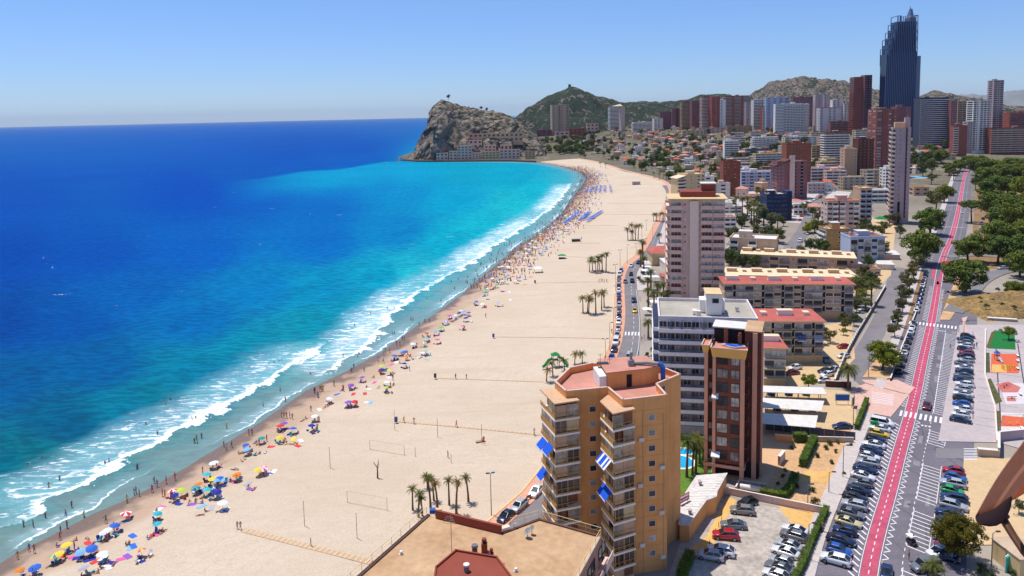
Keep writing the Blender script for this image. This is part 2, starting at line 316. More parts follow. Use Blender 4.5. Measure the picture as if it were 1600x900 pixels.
def build_sea():
    m,n,b=newmat('sea_water',.42,.05)
    col=n.attr('water',True)
    st=n.stretch(.35,1,math.radians(-25))
    big=n.noise(.012,5,st); col=n.mix(n.rng(big,.35,.65,.0,.32,True),col,n.mix(1,col,(.62,.74,.82,1),'MULTIPLY'))
    mid=n.noise(.09,5,st,.6); col=n.mix(n.rng(mid,.4,.7,0,.35),col,n.mix(1,col,(1.6,1.5,1.35,1),'MULTIPLY'))
    fine=n.noise(.55,4,st,.65); col=n.mix(n.rng(fine,.42,.58,.0,.9,True),col,n.mix(1,col,(.55,.62,.70,1),'MULTIPLY'))
    w1=n.noise(.11,3); w2=n.noise(.9,3)
    wob=n.math('ADD',n.rng(w1,.3,.7,-3.,3.),n.rng(w2,.3,.7,-.9,.9))
    l1=n.noise(.42,6,n.stretch(.40,1.5,math.radians(-33)),.72,.9); lace=n.rng(l1,.34,.66)
    vor=n.n.new('ShaderNodeTexVoronoi'); vor.feature='DISTANCE_TO_EDGE'; vor.inputs['Scale'].default_value=.42; n.l.new(n.stretch(.7,1.5,math.radians(-30)),vor.inputs['Vector'])
    lace=n.math('MINIMUM',lace,n.rng(vor.outputs['Distance'],0,.30,.42,1.))
    tot=None
    for at,sol,lw,amt,sm in (('f1',2.6,22.,.45,1.),('f2',3.2,23.,.42,1.),('fs',.8,5.,.26,.35)):
        d=n.math('ADD',n.attr(at),n.math('MULTIPLY',wob,sm))
        lead=n.rng(d,0,.5,smooth=True)
        dens=n.rng(d,sol*.4,sol*1.4,1.15,amt,True)
        out=n.rng(d,lw*.45,lw*1.15,1,0,True)
        e=n.math('MULTIPLY',n.math('MULTIPLY',lead,dens),out)
        e=n.math('MULTIPLY',e,n.attr(at+'w'))
        tot=e if tot is None else n.math('MAXIMUM',tot,e)
    foam=n.rng(n.math('SUBTRACT',tot,lace),-.16,.20,0,1,True)
    foam=n.math('MULTIPLY',foam,n.rng(tot,.02,.12))
    # scattered whitecaps
    cap=n.noise(.16,2,n.stretch(.25,1,math.radians(-20))); cap2=n.noise(.9,2); caps=n.math('MULTIPLY',n.rng(cap,.735,.76),n.rng(cap2,.5,.56))
    foam=n.math('MAXIMUM',foam,n.math('MULTIPLY',caps,.75))
    col=n.mix(n.rng(n.math('ADD',n.attr('dsh'),n.math('MULTIPLY',wob,1.5)),2,24,.62,0,True),col,(.235,.275,.265,1))
    milky=n.rng(tot,0,.5,0,.55)
    col=n.mix(milky,col,(.36,.60,.66,1))
    col=n.mix(foam,col,(.80,.84,.86,1))
    df=n.n.new('ShaderNodeBsdfDiffuse'); n.l.new(col,df.inputs[0]); gs=n.n.new('ShaderNodeBsdfGlossy'); gs.inputs['Roughness'].default_value=.28; gs.inputs['Color'].default_value=(.45,.72,1,1)
    ms=n.n.new('ShaderNodeMixShader'); n.l.new(n.rng(foam,0,1,.035,.015),ms.inputs[0]); n.l.new(df.outputs[0],ms.inputs[1]); n.l.new(gs.outputs[0],ms.inputs[2])
    out=[k for k in n.n if k.type=='OUTPUT_MATERIAL'][0]; n.l.new(ms.outputs[0],out.inputs[0]); n.n.remove(b)
    h=n.math('ADD',n.math('MULTIPLY',n.noise(.25,5,st,.6),1.),n.math('MULTIPLY',foam,.25))
    bq=n.bump(h,.55,.55); n.l.new(bq,df.inputs['Normal']); n.l.new(bq,gs.inputs['Normal'])
    xs=sorted(set([-45000,-30000,-20000,-13000,-9000,-6000,-4000,-2800,-2000,-1500,-1100,-850,-680]+rng_(-560,-170,8)+rng_(-170,170,1.5)+rng_(170,420,10)+[600,1000,3000]))
    ys=sorted(set([-300,-60,20,60]+rng_(80,440,1.5)+rng_(440,760,3)+rng_(760,1400,5)+[1430,1480,1560,1700,1900,2200,2600,3200,4000,5200,7000,9500,13000,18000,24000,32000,42000]))
    me,X,Y=gridmesh('sea',xs,ys,lambda X,Y:0*X,m)
    dS=pl_dist(X,Y,SHORE[:])          # + = sea side
    px,py=nproj(X,Y,0*X); px=np.clip(px,-60,1000); py=np.clip(py,180,900)
    num=np.zeros(X.shape+(3,)); den=np.zeros(X.shape)
    for x,y,r,g,bb in WC:
        sc=np.maximum(.55,(py-150)/250)
        dd=((px-x)**2+((py-y)*2.)**2)/(sc*sc)+60; w=1/dd**2.1
        c=np.array(lin((r,g,bb)))*np.array([.30,.76,.67]); num+=w[...,None]*c; den+=w
    colr=num/den[...,None]*np.array([1,.96,.97])
    ss=lambda a_,b_,x_:(lambda t_:t_*t_*(3-2*t_))(np.clip((x_-a_)/(b_-a_),0,1))
    yt=np.maximum(252.5,284-(px-350)*.118+1.6*np.sin(px*.05)); al=ss(-1.2,1.8,py-yt)*(1-ss(14,44,py-yt))*ss(335,520,px)*(1-.75*ss(640,760,px))*(py>240)
    colr=colr*(1-al[...,None]*.85)+al[...,None]*.85*np.array(lin((0,168,216)))*np.array([.3,.76,.67])
    a=me.color_attributes.new('water','FLOAT_COLOR','POINT'); arr=np.ones(X.shape+(4,)); arr[...,:3]=colr; a.data.foreach_set('color',arr.ravel().astype(np.float32))
    f=me.attributes.new('dsh','FLOAT','POINT'); f.data.foreach_set('value',np.where((X>-195)&(Y<1290),np.abs(dS)*np.sign(dS+.01),900).ravel().astype(np.float32))
    Z=np.zeros(X.shape)
    def end_taper(pl,L):
        best=np.full(X.shape,1e18); S_=np.zeros(X.shape); acc=0
        for (ax,ay),(bx,by) in zip(pl,pl[1:]):
            dx,dy=bx-ax,by-ay; l=math.hypot(dx,dy); t=np.clip(((X-ax)*dx+(Y-ay)*dy)/l/l,0,1); q=(X-ax-t*dx)**2+(Y-ay-t*dy)**2
            S_=np.where(q<best,acc+t*l,S_); best=np.minimum(best,q); acc+=l
        return np.clip(S_/L,0,1)*np.clip((acc-S_)/L,0,1)
    for nm,pl,wk,hh in (('f1',wl(FL1)[::-1],14,.5),('f2',wl(FL2)[::-1],16,.55),('fs',wl(FLS)[::-1],3,.12)):
        d=pl_dist(X,Y,pl)
        f=me.attributes.new(nm,'FLOAT','POINT'); f.data.foreach_set('value',d.ravel().astype(np.float32))
        vary=.62+.38*np.sin(X*.045+Y*.031+len(nm))*np.sin(Y*.017-X*.02+1.3)+.25
        if nm=='fs': vary=.55+.55*np.sin(Y*.09+X*.05)
        tp=end_taper(pl,wk)*np.clip(vary,.25 if nm!='fs' else .0,1.)
        tp=tp*(np.abs(d)<80)
        f=me.attributes.new(nm+'w','FLOAT','POINT'); f.data.foreach_set('value',tp.ravel().astype(np.float32))
        Z+=tp*hh*np.exp(-((d-1.2)/1.6)**2)
    Z+=np.where((dS>0)&(dS<140),.42*np.sin(dS*.26+.9*np.sin(Y*.02+X*.03))*np.exp(-((dS-70)/38)**2),0)
    Z=np.where(dS<2,np.minimum(Z,.02),Z)
    co=np.stack([X.ravel(),Y.ravel(),Z.ravel()],1); me.vertices.foreach_set('co',co.ravel()); me.update()
    struct(put('sea',me))
build_sea()
# ---- beach
def resample(pl,n):
    L=[0]
    for i in range(1,len(pl)): L.append(L[-1]+math.dist(pl[i],pl[i-1]))
    out=[]; j=0
    for k in range(n):
        s=L[-1]*k/(n-1)
        while j<len(pl)-2 and L[j+1]<s: j+=1
        t=(s-L[j])/max(1e-6,L[j+1]-L[j]); out.append((pl[j][0]*(1-t)+pl[j+1][0]*t,pl[j][1]*(1-t)+pl[j+1][1]*t))
    return out
def smooth(pl,it=2):
    for _ in range(it):
        q=[pl[0]]
        for a,b in zip(pl,pl[1:]): q+=[(a[0]*.75+b[0]*.25,a[1]*.75+b[1]*.25),(a[0]*.25+b[0]*.75,a[1]*.25+b[1]*.75)]
        q.append(pl[-1]); pl=q
    return pl
def build_beach():
    m,n,b=newmat('sand',.95,.1)
    big=n.noise(.03,4); fine=n.noise(2.2,4,None,.7); tr=n.noise(.5,5,n.stretch(.35,1,math.radians(35)),.65)
    dry=n.mix(n.rng(big,.35,.65),(.61,.485,.36,1),(.665,.545,.42,1))
    dry=n.mix(n.rng(fine,.35,.7,0,.30),dry,(.45,.345,.25,1)); dry=n.mix(n.rng(tr,.40,.68,0,.22),dry,(.48,.35,.24,1))
    fo=n.noise(3.4,3,n.stretch(1,1,.4),.8); dry=n.mix(n.rng(fo,.5,.66,0,.5),dry,(.40,.30,.21,1))
    pa=n.noise(.16,5,n.stretch(.12,1,math.radians(58)),.7); dry=n.mix(n.rng(pa,.55,.63,0,.30),dry,(.50,.38,.27,1))
    pb=n.noise(.08,5,n.stretch(.15,1,math.radians(-8)),.75); dry=n.mix(n.rng(pb,.57,.63,0,.28),dry,(.52,.40,.29,1))
    tr2=n.math('SINE',n.math('ADD',n.math('MULTIPLY',n.attr('ds'),1.9),n.rng(n.noise(.012,6,None,.75),.3,.7,0,34))); tm=n.math('MULTIPLY',n.rng(tr2,.80,.97),n.rng(n.noise(.03,3),.48,.60)); dry=n.mix(n.math('MULTIPLY',tm,.20),dry,(.44,.33,.235,1))
    bl=n.noise(.035,3); dry=n.mix(n.rng(bl,.68,.74,0,.5),dry,(.42,.30,.20,1))
    d=n.math('ADD',n.attr('ds'),n.rng(n.noise(.12,3),.3,.7,-3.5,3.5))
    damp=n.mix(.6,dry,(.42,.26,.17,1)); wet=(.20,.135,.105,1)
    c=n.mix(n.rng(d,8,17,1,0,True),dry,damp); c=n.mix(n.rng(d,2.0,7.,1,0,True),c,wet)
    n.l.new(c,b.inputs['Base Color']); n.l.new(n.rng(d,1,7,.25,.95),b.inputs['Roughness'])
    n.l.new(n.bump(n.math('ADD',fine,n.math('MULTIPLY',tr,1.5)),.22,.8),b.inputs['Normal'])
    A=resample(SHORE[:30],300); B=resample(PROM[:-2],300); M_=30
    v=[];f=[];ds=[]
    for i in range(300):
        ax,ay=A[i]; bx,by=B[i]; dx,dy=bx-ax,by-ay; L=math.hypot(dx,dy)
        for j in range(M_+1):
            t=-14/L+(1+14/L)*(j/M_)**1.25
            x,y=ax+dx*t,ay+dy*t; s,_=seg_d(x,y,SHORE)
            v.append((x,y,(H(x,y) if j<M_ else 3.0)+(.045*noise.noise((x*.3,y*.3,0)) if 2<j<M_ else 0))); ds.append(s)
    for i in range(299):
        for j in range(M_): k=i*(M_+1)+j; f.append((k,k+1,k+M_+2,k+M_+1))
    me=bpy.data.meshes.new('beach'); me.from_pydata(v,[],f); me.materials.append(m)
    at=me.attributes.new('ds','FLOAT','POINT'); at.data.foreach_set('value',ds)
    me.polygons.foreach_set('use_smooth',[True]*len(f)); me.update()
    struct(put('beach',me))
build_beach()
# ---- inland ground
def build_ground():
    m,n,b=newmat('town_ground',.9,.15)
    big=n.noise(.02,5); fine=n.noise(.6,5,None,.7); g=n.attr('green')
    pave=n.mix(n.rng(big,.35,.65),(.30,.25,.21,1),(.42,.36,.30,1)); pave=n.mix(n.rng(fine,.4,.7,0,.35),pave,(.24,.21,.19,1))
    grn=n.mix(n.rng(fine,.42,.62),(.04,.055,.024,1),(.26,.195,.135,1))
    gm=n.math('MULTIPLY',g,n.rng(n.noise(.03,4),.3,.5,.6,1.))
    n.l.new(n.mix(gm,pave,grn),b.inputs['Base Color']); n.l.new(n.bump(fine,.3,.6),b.inputs['Normal'])
    xs=[-1200,-800,-500,-350,-250,-180]+rng_(-130,420,6.5)+rng_(420,900,14)+rng_(900,2600,60)+[3200,5000,9000,16000]
    ys=[-120]+rng_(-60,520,8)+rng_(520,1400,12)+rng_(1400,3200,60)+[3600,4500,7000,12000,17000]
    Hc={}
    def zf(X,Y):
        Z=np.empty(X.shape)
        for i in range(X.shape[0]):
            for j in range(X.shape[1]):
                x,y=float(X[i,j]),float(Y[i,j]); ds,_=seg_d(x,y,SHORE); dp,_=seg_d(x,y,PROM)
                z=H(x,y)
                if dp<1: z-=.9
                Z[i,j]=z
        return Z
    me,X,Y=gridmesh('ground',xs,ys,zf,m)
    gr=np.clip((Y-380)/300,0,1)*.9+np.clip((Y-1300)/300,0,1)*.45
    rx=93.2+(Y-169)*.70
    gr=np.maximum(gr,np.clip((X-rx-22)/15,0,1)*np.clip((Y-250)/40,0,1)*.8)
    at=me.attributes.new('green','FLOAT','POINT'); at.data.foreach_set('value',gr.ravel().astype(np.float32))
    struct(put('ground',me))
build_ground()
# ---- hills, built from their skylines
def ridge(name,prof,Y,front,back,m,n=110,k=34,rough=6.,seed=0.,base=0.,steep=1.,yslope=0.,crag=0.,rowj=0.):
    # prof: skyline pixels left to right
    cols=[]
    for i in range(n):
        px=prof[0][0]+(prof[-1][0]-prof[0][0])*i/(n-1)
        for a,b in zip(prof,prof[1:]):
            if a[0]<=px<=b[0]+1e-6: t=(px-a[0])/(b[0]-a[0]); t=t*t*(3-2*t)*.5+t*.5; py=a[1]*(1-t)+b[1]*t; break
        Yc=Y+yslope*(i/(n-1)-.5)
        d=ray(px,py); q=Yc/d[1]; cols.append((d[0]*q,Yc,CZ+d[2]*q))
    v=[];f=[]
    for i,(x,y,z) in enumerate(cols):
        e=min(i,n-1-i)/(n*.06); e=min(1,e)
        for j in range(k+1):
            t=-1+2*j/k; dep=front if t<0 else back
            s=(math.cos(math.pi*t)*.5+.5)
            if t<0: s=s**(1/steep)
            yy=y+t*dep; xx=x*(1+t*dep/y*.35)+( -0 )
            hh=base+(z-base)*s
            P=Vector((xx*.004+seed,yy*.004,0)); w=min(1,s*(1.15-s)*3.2)
            nn=noise.fractal(P*3,1.,2.,6)
            hh+=nn*rough*w*1.6
            if crag and t<0.1:
                c1=noise.noise(Vector((xx*.028+seed,hh*.02,yy*.028))); c2=noise.noise(Vector((xx*.075,hh*.05+3,yy*.075+seed)))
                c3=abs(noise.noise(Vector((xx*.012,seed,hh*.006))))
                c4_=abs(noise.noise(Vector((xx*.045,seed+hh*.018,yy*.02)))); c5=noise.noise(Vector((xx*.16,hh*.12,yy*.16)))
                yy+=(c1*16+c2*9-c3*34-c4_*22+c5*4)*crag*w; hh+=(c2*8+c1*6-c4_*14+c5*3)*crag*w*.7; xx+=(c2*6+c5*3)*crag*w
            v.append((xx,yy,hh))
    for i in range(n-1):
        for j in range(k): a=i*(k+1)+j; f.append((a,a+k+1,a+k+2,a+1))
    me=bpy.data.meshes.new(name); me.from_pydata(v,[],f); me.materials.append(m); me.polygons.foreach_set('use_smooth',[True]*len(f)); me.update()
    return struct(put(name,me)),v
def hillmat(name,bare,green,share,sc=.035):
    m,n,b=newmat(name,.95,.1)
    a=n.noise(sc,6,None,.72); f=n.noise(sc*6,4,None,.7); v=n.n.new('ShaderNodeTexVoronoi'); v.inputs['Scale'].default_value=sc*4.5; n.l.new(n.pos(),v.inputs['Vector'])
    k=n.math('ADD',n.math('MULTIPLY',a,1.1),n.rng(v.outputs['Distance'],.1,.6,.28,-.18))
    gm=n.rng(k,.62-share*.35,.72-share*.35)
    base=n.mix(n.rng(f,.35,.65),bare,tuple(x*.62 for x in bare[:3])+(1,)); gr=n.mix(n.rng(f,.35,.65),green,tuple(x*.45 for x in green[:3])+(1,))
    n.l.new(n.mix(gm,base,gr),b.inputs['Base Color']); n.l.new(n.bump(n.math('ADD',f,n.math('MULTIPLY',gm,.8)),2.5,.9),b.inputs['Normal'])
    return m
rockm,rn,rb=newmat('limestone_cliff',.95,.1)
_a=rn.noise(.03,6,None,.7); _f=rn.noise(.22,5,None,.75); _s=rn.noise(.05,4,rn.stretch(1,1,0))
_c=rn.mix(rn.rng(_f,.35,.68),(.40,.32,.26,1),(.15,.12,.10,1)); _c=rn.mix(rn.rng(_a,.5,.62,0,.6),_c,(.40,.27,.17,1))
_sep=rn.n.new('ShaderNodeSeparateXYZ'); _g=rn.n.new('ShaderNodeNewGeometry'); rn.l.new(_g.outputs['Normal'],_sep.inputs[0])
_v=rn.n.new('ShaderNodeTexVoronoi'); _v.feature='DISTANCE_TO_EDGE'; _v.inputs['Scale'].default_value=.035; _mp=rn.n.new('ShaderNodeMapping'); _mp.inputs['Scale'].default_value=(1,1,.45); _mp.inputs['Rotation'].default_value=(.3,.5,0); rn.l.new(rn.pos(),_mp.inputs[0]); rn.l.new(_mp.outputs[0],_v.inputs['Vector'])
_c=rn.mix(rn.rng(_v.outputs['Distance'],.0,.07,.35,0),_c,(.07,.06,.055,1))
_gm=rn.math('MULTIPLY',rn.rng(_sep.outputs[2],.45,.8),rn.rng(rn.noise(.09,4,None,.7),.47,.56))
rn.l.new(rn.mix(_gm,_c,(.035,.048,.022,1)),rb.inputs['Base Color']); rn.l.new(rn.bump(rn.math('ADD',_f,rn.rng(_v.outputs['Distance'],0,.25,0,1.2)),5,1.),rb.inputs['Normal'])
ridge('headland',[(618,256),(632,250),(648,236),(660,214),(669,196),(673,178),(680,161),(690,157),(704,159),(722,165),(740,169),(762,173),(778,174),(795,180),(812,192),(830,207),(846,218)],1430,140,150,rockm,n=320,k=140,rough=5,seed=3.1,base=-6,steep=2.1,crag=1.5)
hg=hillmat('scrubby_hill',(.22,.18,.15,1),(.042,.060,.036,1),.95); hb=hillmat('bare_hill',(.24,.185,.15,1),(.044,.058,.036,1),.55,.03)
ridge('hill',[(770,230),(790,200),(812,180),(828,167),(850,153),(872,143),(890,136),(900,138),(915,146),(940,154),(965,158),(1000,161),(1040,162),(1075,158),(1100,152),(1130,148),(1160,153),(1190,158),(1230,165)],2050,400,600,hg,n=240,k=60,rough=16,seed=9,base=0)
ridge('hill',[(1120,185),(1150,168),(1175,152),(1192,140),(1212,129),(1235,123),(1262,121),(1285,126),(1305,129),(1330,134),(1350,140),(1380,146),(1410,156),(1440,168)],2700,800,700,hb,n=180,k=50,rough=20,seed=21,base=0)
ridge('hill',[(1405,170),(1425,160),(1445,149),(1462,142),(1480,146),(1500,152),(1520,155),(1545,160),(1580,166),(1640,172),(1700,176)],2500,500,500,hb,n=120,k=40,rough=14,seed=33,base=0)
mtm=mat('distant_mountain',(.20,.19,.16),var=.2,scale=.002)
ridge('mountain',[(1440,172),(1480,152),(1510,147),(1540,150),(1565,145),(1590,141),(1630,136),(1700,143),(1800,150),(1900,168)],15500,1800,1800,mtm,n=90,k=20,rough=60,seed=50,base=0)
# ---- roads
def pts_on(path,step):
    L=[0]
    for a,b in zip(path,path[1:]): L.append(L[-1]+math.dist(a,b))
    n=max(2,int(L[-1]/step)+1); return resample(path,n),L[-1]
class Path:
    def __init__(s,pts): s.p=smooth(pts,2); s.L=[0]; [s.L.append(s.L[-1]+math.dist(a,b)) for a,b in zip(s.p,s.p[1:])]
    def at(s,d,t=0):
        d=max(0,min(s.L[-1]-1e-3,d)); i=0; lo,hi=0,len(s.L)-1
        while hi-lo>1:
            m=(lo+hi)//2
            if s.L[m]<=d: lo=m
            else: hi=m
        a,b=s.p[lo],s.p[lo+1]; k=(d-s.L[lo])/(s.L[lo+1]-s.L[lo]); dx,dy=b[0]-a[0],b[1]-a[1]; l=math.hypot(dx,dy)
        return (a[0]+dx*k+t*dy/l, a[1]+dy*k-t*dx/l, math.atan2(dy,dx))
    def s_of_py(s,py):
        # distance along at which the path crosses photo row py
        best=0;bd=1e9
        for k in range(0,int(s.L[-1]),1):
            x,y,_=s.at(k); q=proj(x,y,GZ)[1]
            if abs(q-py)<bd: bd=abs(q-py); best=k
        return best
def strip(mb,P,d0,d1,t0,t1,dz,step=4.,mi=0,zfun=None):
    n=max(1,int(abs(d1-d0)/step)); o=len(mb.v)
    for i in range(n+1):
        d=d0+(d1-d0)*i/n
        for t in (t0,t1):
            x,y,_=P.at(d,t); z=GZ if y<730 else H(x,y)+.12
            mb.v.append((x,y,z+dz))
    for i in range(n): a=o+2*i; mb.f.append((a,a+1,a+3,a+2)); mb.m.append(mi)
def slab(mb,P,d0,d1,t0,t1,z0,z1,step=4.):
    # raised strip with kerb faces
    n=max(1,int(abs(d1-d0)/step)); o=len(mb.v)
    for i in range(n+1):
        d=d0+(d1-d0)*i/n
        for t,z in ((t0,z0),(t0,z1),(t1,z1),(t1,z0)):
            x,y,_=P.at(d,t); b=GZ if y<730 else H(x,y)+.12
            mb.v.append((x,y,b+z))
    for i in range(n):
        a=o+4*i
        for k in range(3): mb.f.append((a+k,a+k+1,a+k+5,a+k+4)); mb.m.append(0)
    mb.f.append((o,o+3,o+2,o+1)); mb.m.append(0); e=o+4*n; mb.f.append((e,e+1,e+2,e+3)); mb.m.append(0)
asph=rgb('asphalt',(116,110,118),var=.13,scale=.12,fine=(3.,.15),rough=.9)
def wear(m):
    n=N(m); b=m.node_tree.nodes['Principled BSDF']; src=b.inputs['Base Color'].links[0].from_socket
    v=n.n.new('ShaderNodeTexVoronoi'); v.feature='DISTANCE_TO_EDGE'; v.inputs['Scale'].default_value=.09; n.l.new(n.stretch(1,.35,math.radians(58)),v.inputs['Vector'])
    c=n.mix(n.rng(v.outputs['Distance'],.0,.012,.45,0),src,(.03,.03,.03,1)); st=n.noise(.5,4,None,.75); c=n.mix(n.rng(st,.62,.72,0,.5),c,(.05,.045,.045,1))
    tw=n.noise(.5,3,n.stretch(.05,1,math.radians(58))); c=n.mix(n.rng(tw,.5,.62,0,.22),c,(.08,.075,.08,1)); n.l.new(c,b.inputs['Base Color'])
wear(asph)
asph2=rgb('worn_asphalt',(128,122,124),var=.14,scale=.15,fine=(3.,.15),rough=.9)
pinkm=rgb('pink_lane_paint',(192,84,108),var=.16,scale=.35,fine=(1.6,.22),rough=.8)
linem=rgb('road_line_paint',(225,220,222),var=.08,scale=2.)
sidem=rgb('pale_pavement',(196,184,178),var=.07,scale=.5,fine=(2.,.12)); pinkpave=rgb('pink_pavement',(212,172,156),var=.08,scale=.6,fine=(2.,.12)); plazam=rgb('plaza_paving',(184,170,168),var=.06,scale=.2,fine=(.9,.1))
promm=rgb('orange_pink_promenade_paving',(214,158,128),var=.08,scale=.5,fine=(2.,.12))
soilm=rgb('sandy_soil',(208,166,120),var=.12,scale=.4,fine=(1.5,.2)); soil2=rgb('ochre_gravel',(220,174,104),var=.08,scale=.4,fine=(1.5,.15)); drygrass=mat('dry_grass',lin((196,156,92)),var=.2,scale=.22,col2=lin((128,104,62)),fine=(1.1,.55),bump=.5)
conc=rgb('worn_concrete',(184,172,160),var=.2,scale=.3,fine=(1.2,.2)); lawnm=rgb('lawn_green',(92,128,34),var=.18,scale=.6,fine=(3,.3)); parkm=rgb('park_soil',(150,116,78),var=.2,scale=.1,fine=(.6,.3)); deck=rgb('beige_paving',(206,176,134),var=.06,scale=.4,fine=(1.5,.1))
ROADPX=[(1338,985),(1355,900),(1370,833),(1390,767),(1407,700),(1420,657),(1434,600),(1438,579),(1454,509),(1458,490),(1466,440),(1470,415),(1478,390),(1485,379),(1497,334),(1504,290),(1508,271),(1520,262)]
RD=Path([G(0,0,0)]*0+[(44,90)]+[G(x,y) for x,y in ROADPX[1:]]+[(590,850)])
mb=MB(); Lr=RD.L[-1]
s_cr=RD.s_of_py(415); s600=RD.s_of_py(500)
strip(mb,RD,0,s_cr-8,-7.4,13.4,0.0); strip(mb,RD,s_cr-8,Lr,-8.2,6.6,0.0)
struct(put('road',mb.mesh('road',[asph])))
mb=MB(); s_a=RD.s_of_py(500)
strip(mb,RD,4,s_cr-42,-1.15,1.15,.010,3); strip(mb,RD,s_cr+8,Lr-90,-1.15,1.15,.010,3)
# the lane splits in two round a narrow island below the junction
def sp(d0,d1,off):
    n=14; o=len(mb.v)
    for i in range(n+1):
        d=d0+(d1-d0)*i/n; w=off*math.sin(math.pi*min(1,i/n*1.15)) if i/n<.87 else off*.6
        w=off*sstep(0,.45,i/n)
        for t in (w-.62,w+.62):
            x,y,_=RD.at(d,t); mb.v.append((x,y,GZ+.010))
    for i in range(n): a=o+2*i; mb.f.append((a,a+1,a+3,a+2)); mb.m.append(0)
sp(s_cr-42,s_cr-2,-2.3); sp(s_cr-42,s_cr-2,.9)
struct(put('cycle_path',mb.mesh('cycle_path',[pinkm])))
# painted lines
ml=MB()
d=6
while d<Lr-110:
    if not(s_cr-46<d<s_cr+6): strip(ml,RD,d,d+1.1,-.07,.07,.016,2)
    if d<s_cr-46 :
        for t in (-1.32,1.32): strip(ml,RD,d,d+2.3,t-.05,t+.05,.014,3)
    else:
        for t in (-1.35,1.35): strip(ml,RD,d,d+2.3,t-.07,t+.07,.014,3)
    d+=2.3
def bar(a,b,w,z=.014):
    (x0,y0),(x1,y1)=a,b; L=math.hypot(x1-x0,y1-y0); nx,ny=-(y1-y0)/L*w/2,(x1-x0)/L*w/2
    ml.add([(x0+nx,y0+ny,GZ+z),(x0-nx,y0-ny,GZ+z),(x1-nx,y1-ny,GZ+z),(x1+nx,y1+ny,GZ+z)],[(0,1,2,3)])
zeb1=RD.s_of_py(649); zeb2=RD.s_of_py(507)
sA0,sA1=RD.s_of_py(895)-8,RD.s_of_py(664); sB0,sB1=RD.s_of_py(640),RD.s_of_py(512)
d=sA0
while d<sA1:
    bar(RD.at(d,-1.55)[:2],RD.at(d+1.5,-2.9)[:2],.28); d+=1.75
d=sB0+1
while d<sB1:
    bar(RD.at(d,-1.55)[:2],RD.at(d+1.3,-3.1)[:2],.25); d+=1.75
d=zeb2+5
while d<s_cr-48: bar(RD.at(d,-1.55)[:2],RD.at(d+1.3,-2.9)[:2],.3); d+=2.2
d=sA0
while d<RD.s_of_py(452):   # scalloped border on the traffic side
    if abs(d-zeb1)>4 and abs(d-zeb2)>4:
        bar(RD.at(d,1.6)[:2],RD.at(d+.9,2.5)[:2],.2); bar(RD.at(d+.9,2.5)[:2],RD.at(d+1.9,1.6)[:2],.2)
    d+=2.5
for (a,b_) in ((RD.s_of_py(842),RD.s_of_py(785)),(RD.s_of_py(768),RD.s_of_py(715)),(RD.s_of_py(684),RD.s_of_py(664)),(RD.s_of_py(640),RD.s_of_py(518)),(RD.s_of_py(893),RD.s_of_py(872))):
    d=a
    while d<b_: bar(RD.at(d,4.8)[:2],RD.at(d-.9,7.9)[:2],.22); d+=1.45
    bar(RD.at(a,4.7)[:2],RD.at(b_,4.7)[:2],.12); bar(RD.at(a,8.0)[:2],RD.at(b_,8.0)[:2],.12)
d=10
while d<sB1: bar(RD.at(d,4.55)[:2],RD.at(d+1,4.55)[:2],.12,.018); d+=2.2
for zc in (zeb1,zeb2):
    t=-6.6 if zc==zeb2 else -2.2
    while t<7.6:
        if abs(t)>1.0 : strip(ml,RD,zc-1.9,zc+1.9,t,t+.5,.018,4)
        else: strip(ml,RD,zc-1.9,zc+1.9,t,t+.45,.024,4)
        t+=1.05
for zc in (zeb1-5,zeb2-6,RD.s_of_py(470)):
    for k in range(3):
        x,y,a=RD.at(zc,2.6+k*.75); x1,y1,_=RD.at(zc-.9,2.95+k*.75); x2,y2,_=RD.at(zc,3.3+k*.75); ml.add([(x,y,GZ+.014),(x2,y2,GZ+.014),(x1,y1,GZ+.014)],[(0,1,2)])
for zc in (RD.s_of_py(355),RD.s_of_py(300),RD.s_of_py(322)):
    strip(ml,RD,zc,zc+.6,-7.4,5.8,.014,3)
for (d0,d1,t) in ((s_cr+10,Lr-100,-4.6),(s_cr+10,Lr-100,3.9)):
    d=d0
    while d<d1: strip(ml,RD,d,d+2,t-.07,t+.07,.014,3); d+=6
o=put('road_marking',ml.mesh('road_marking',[linem])); struct(o)
pm_=MB(); q_=random.Random(3)
for i in range(34):
    d=q_.uniform(8,s_cr-50); t=q_.choice((-6.4,2.9,3.6,6.3,9.0,11)); l=q_.uniform(1.5,6); w=q_.uniform(.5,1.6); strip(pm_,RD,d,d+l,t,t+w,.005,3,q_.randrange(2))
for i in range(16):
    x,y,_=RD.at(q_.uniform(8,s_cr-50),q_.choice((2.6,3.7,6))); pm_.v+=[(x+.33*math.cos(k*.7854),y+.33*math.sin(k*.7854),GZ+.019) for k in range(8)]; o_=len(pm_.v)-8; pm_.f.append(tuple(range(o_,o_+8))); pm_.m.append(0)
struct(put('road_patch',pm_.mesh('road_patch',[rgb('new_asphalt_patch',(78,75,80),var=.1,fine=(3,.2)),rgb('old_asphalt_patch',(140,134,136),var=.1,fine=(3,.2))])))
# pavements along the avenue
mb=MB(); sZ=RD.s_of_py(655)
slab(mb,RD,6,sA1+8,-10.6,-7.4,-.02,.13); slab(mb,RD,sB0-2,s_cr-6,-9.8,-7.4,-.02,.13); slab(mb,RD,s_cr+10,Lr-80,-11.4,-8.2,-.02,.13)
struct(put('pavement',mb.mesh('pavement',[sidem])))
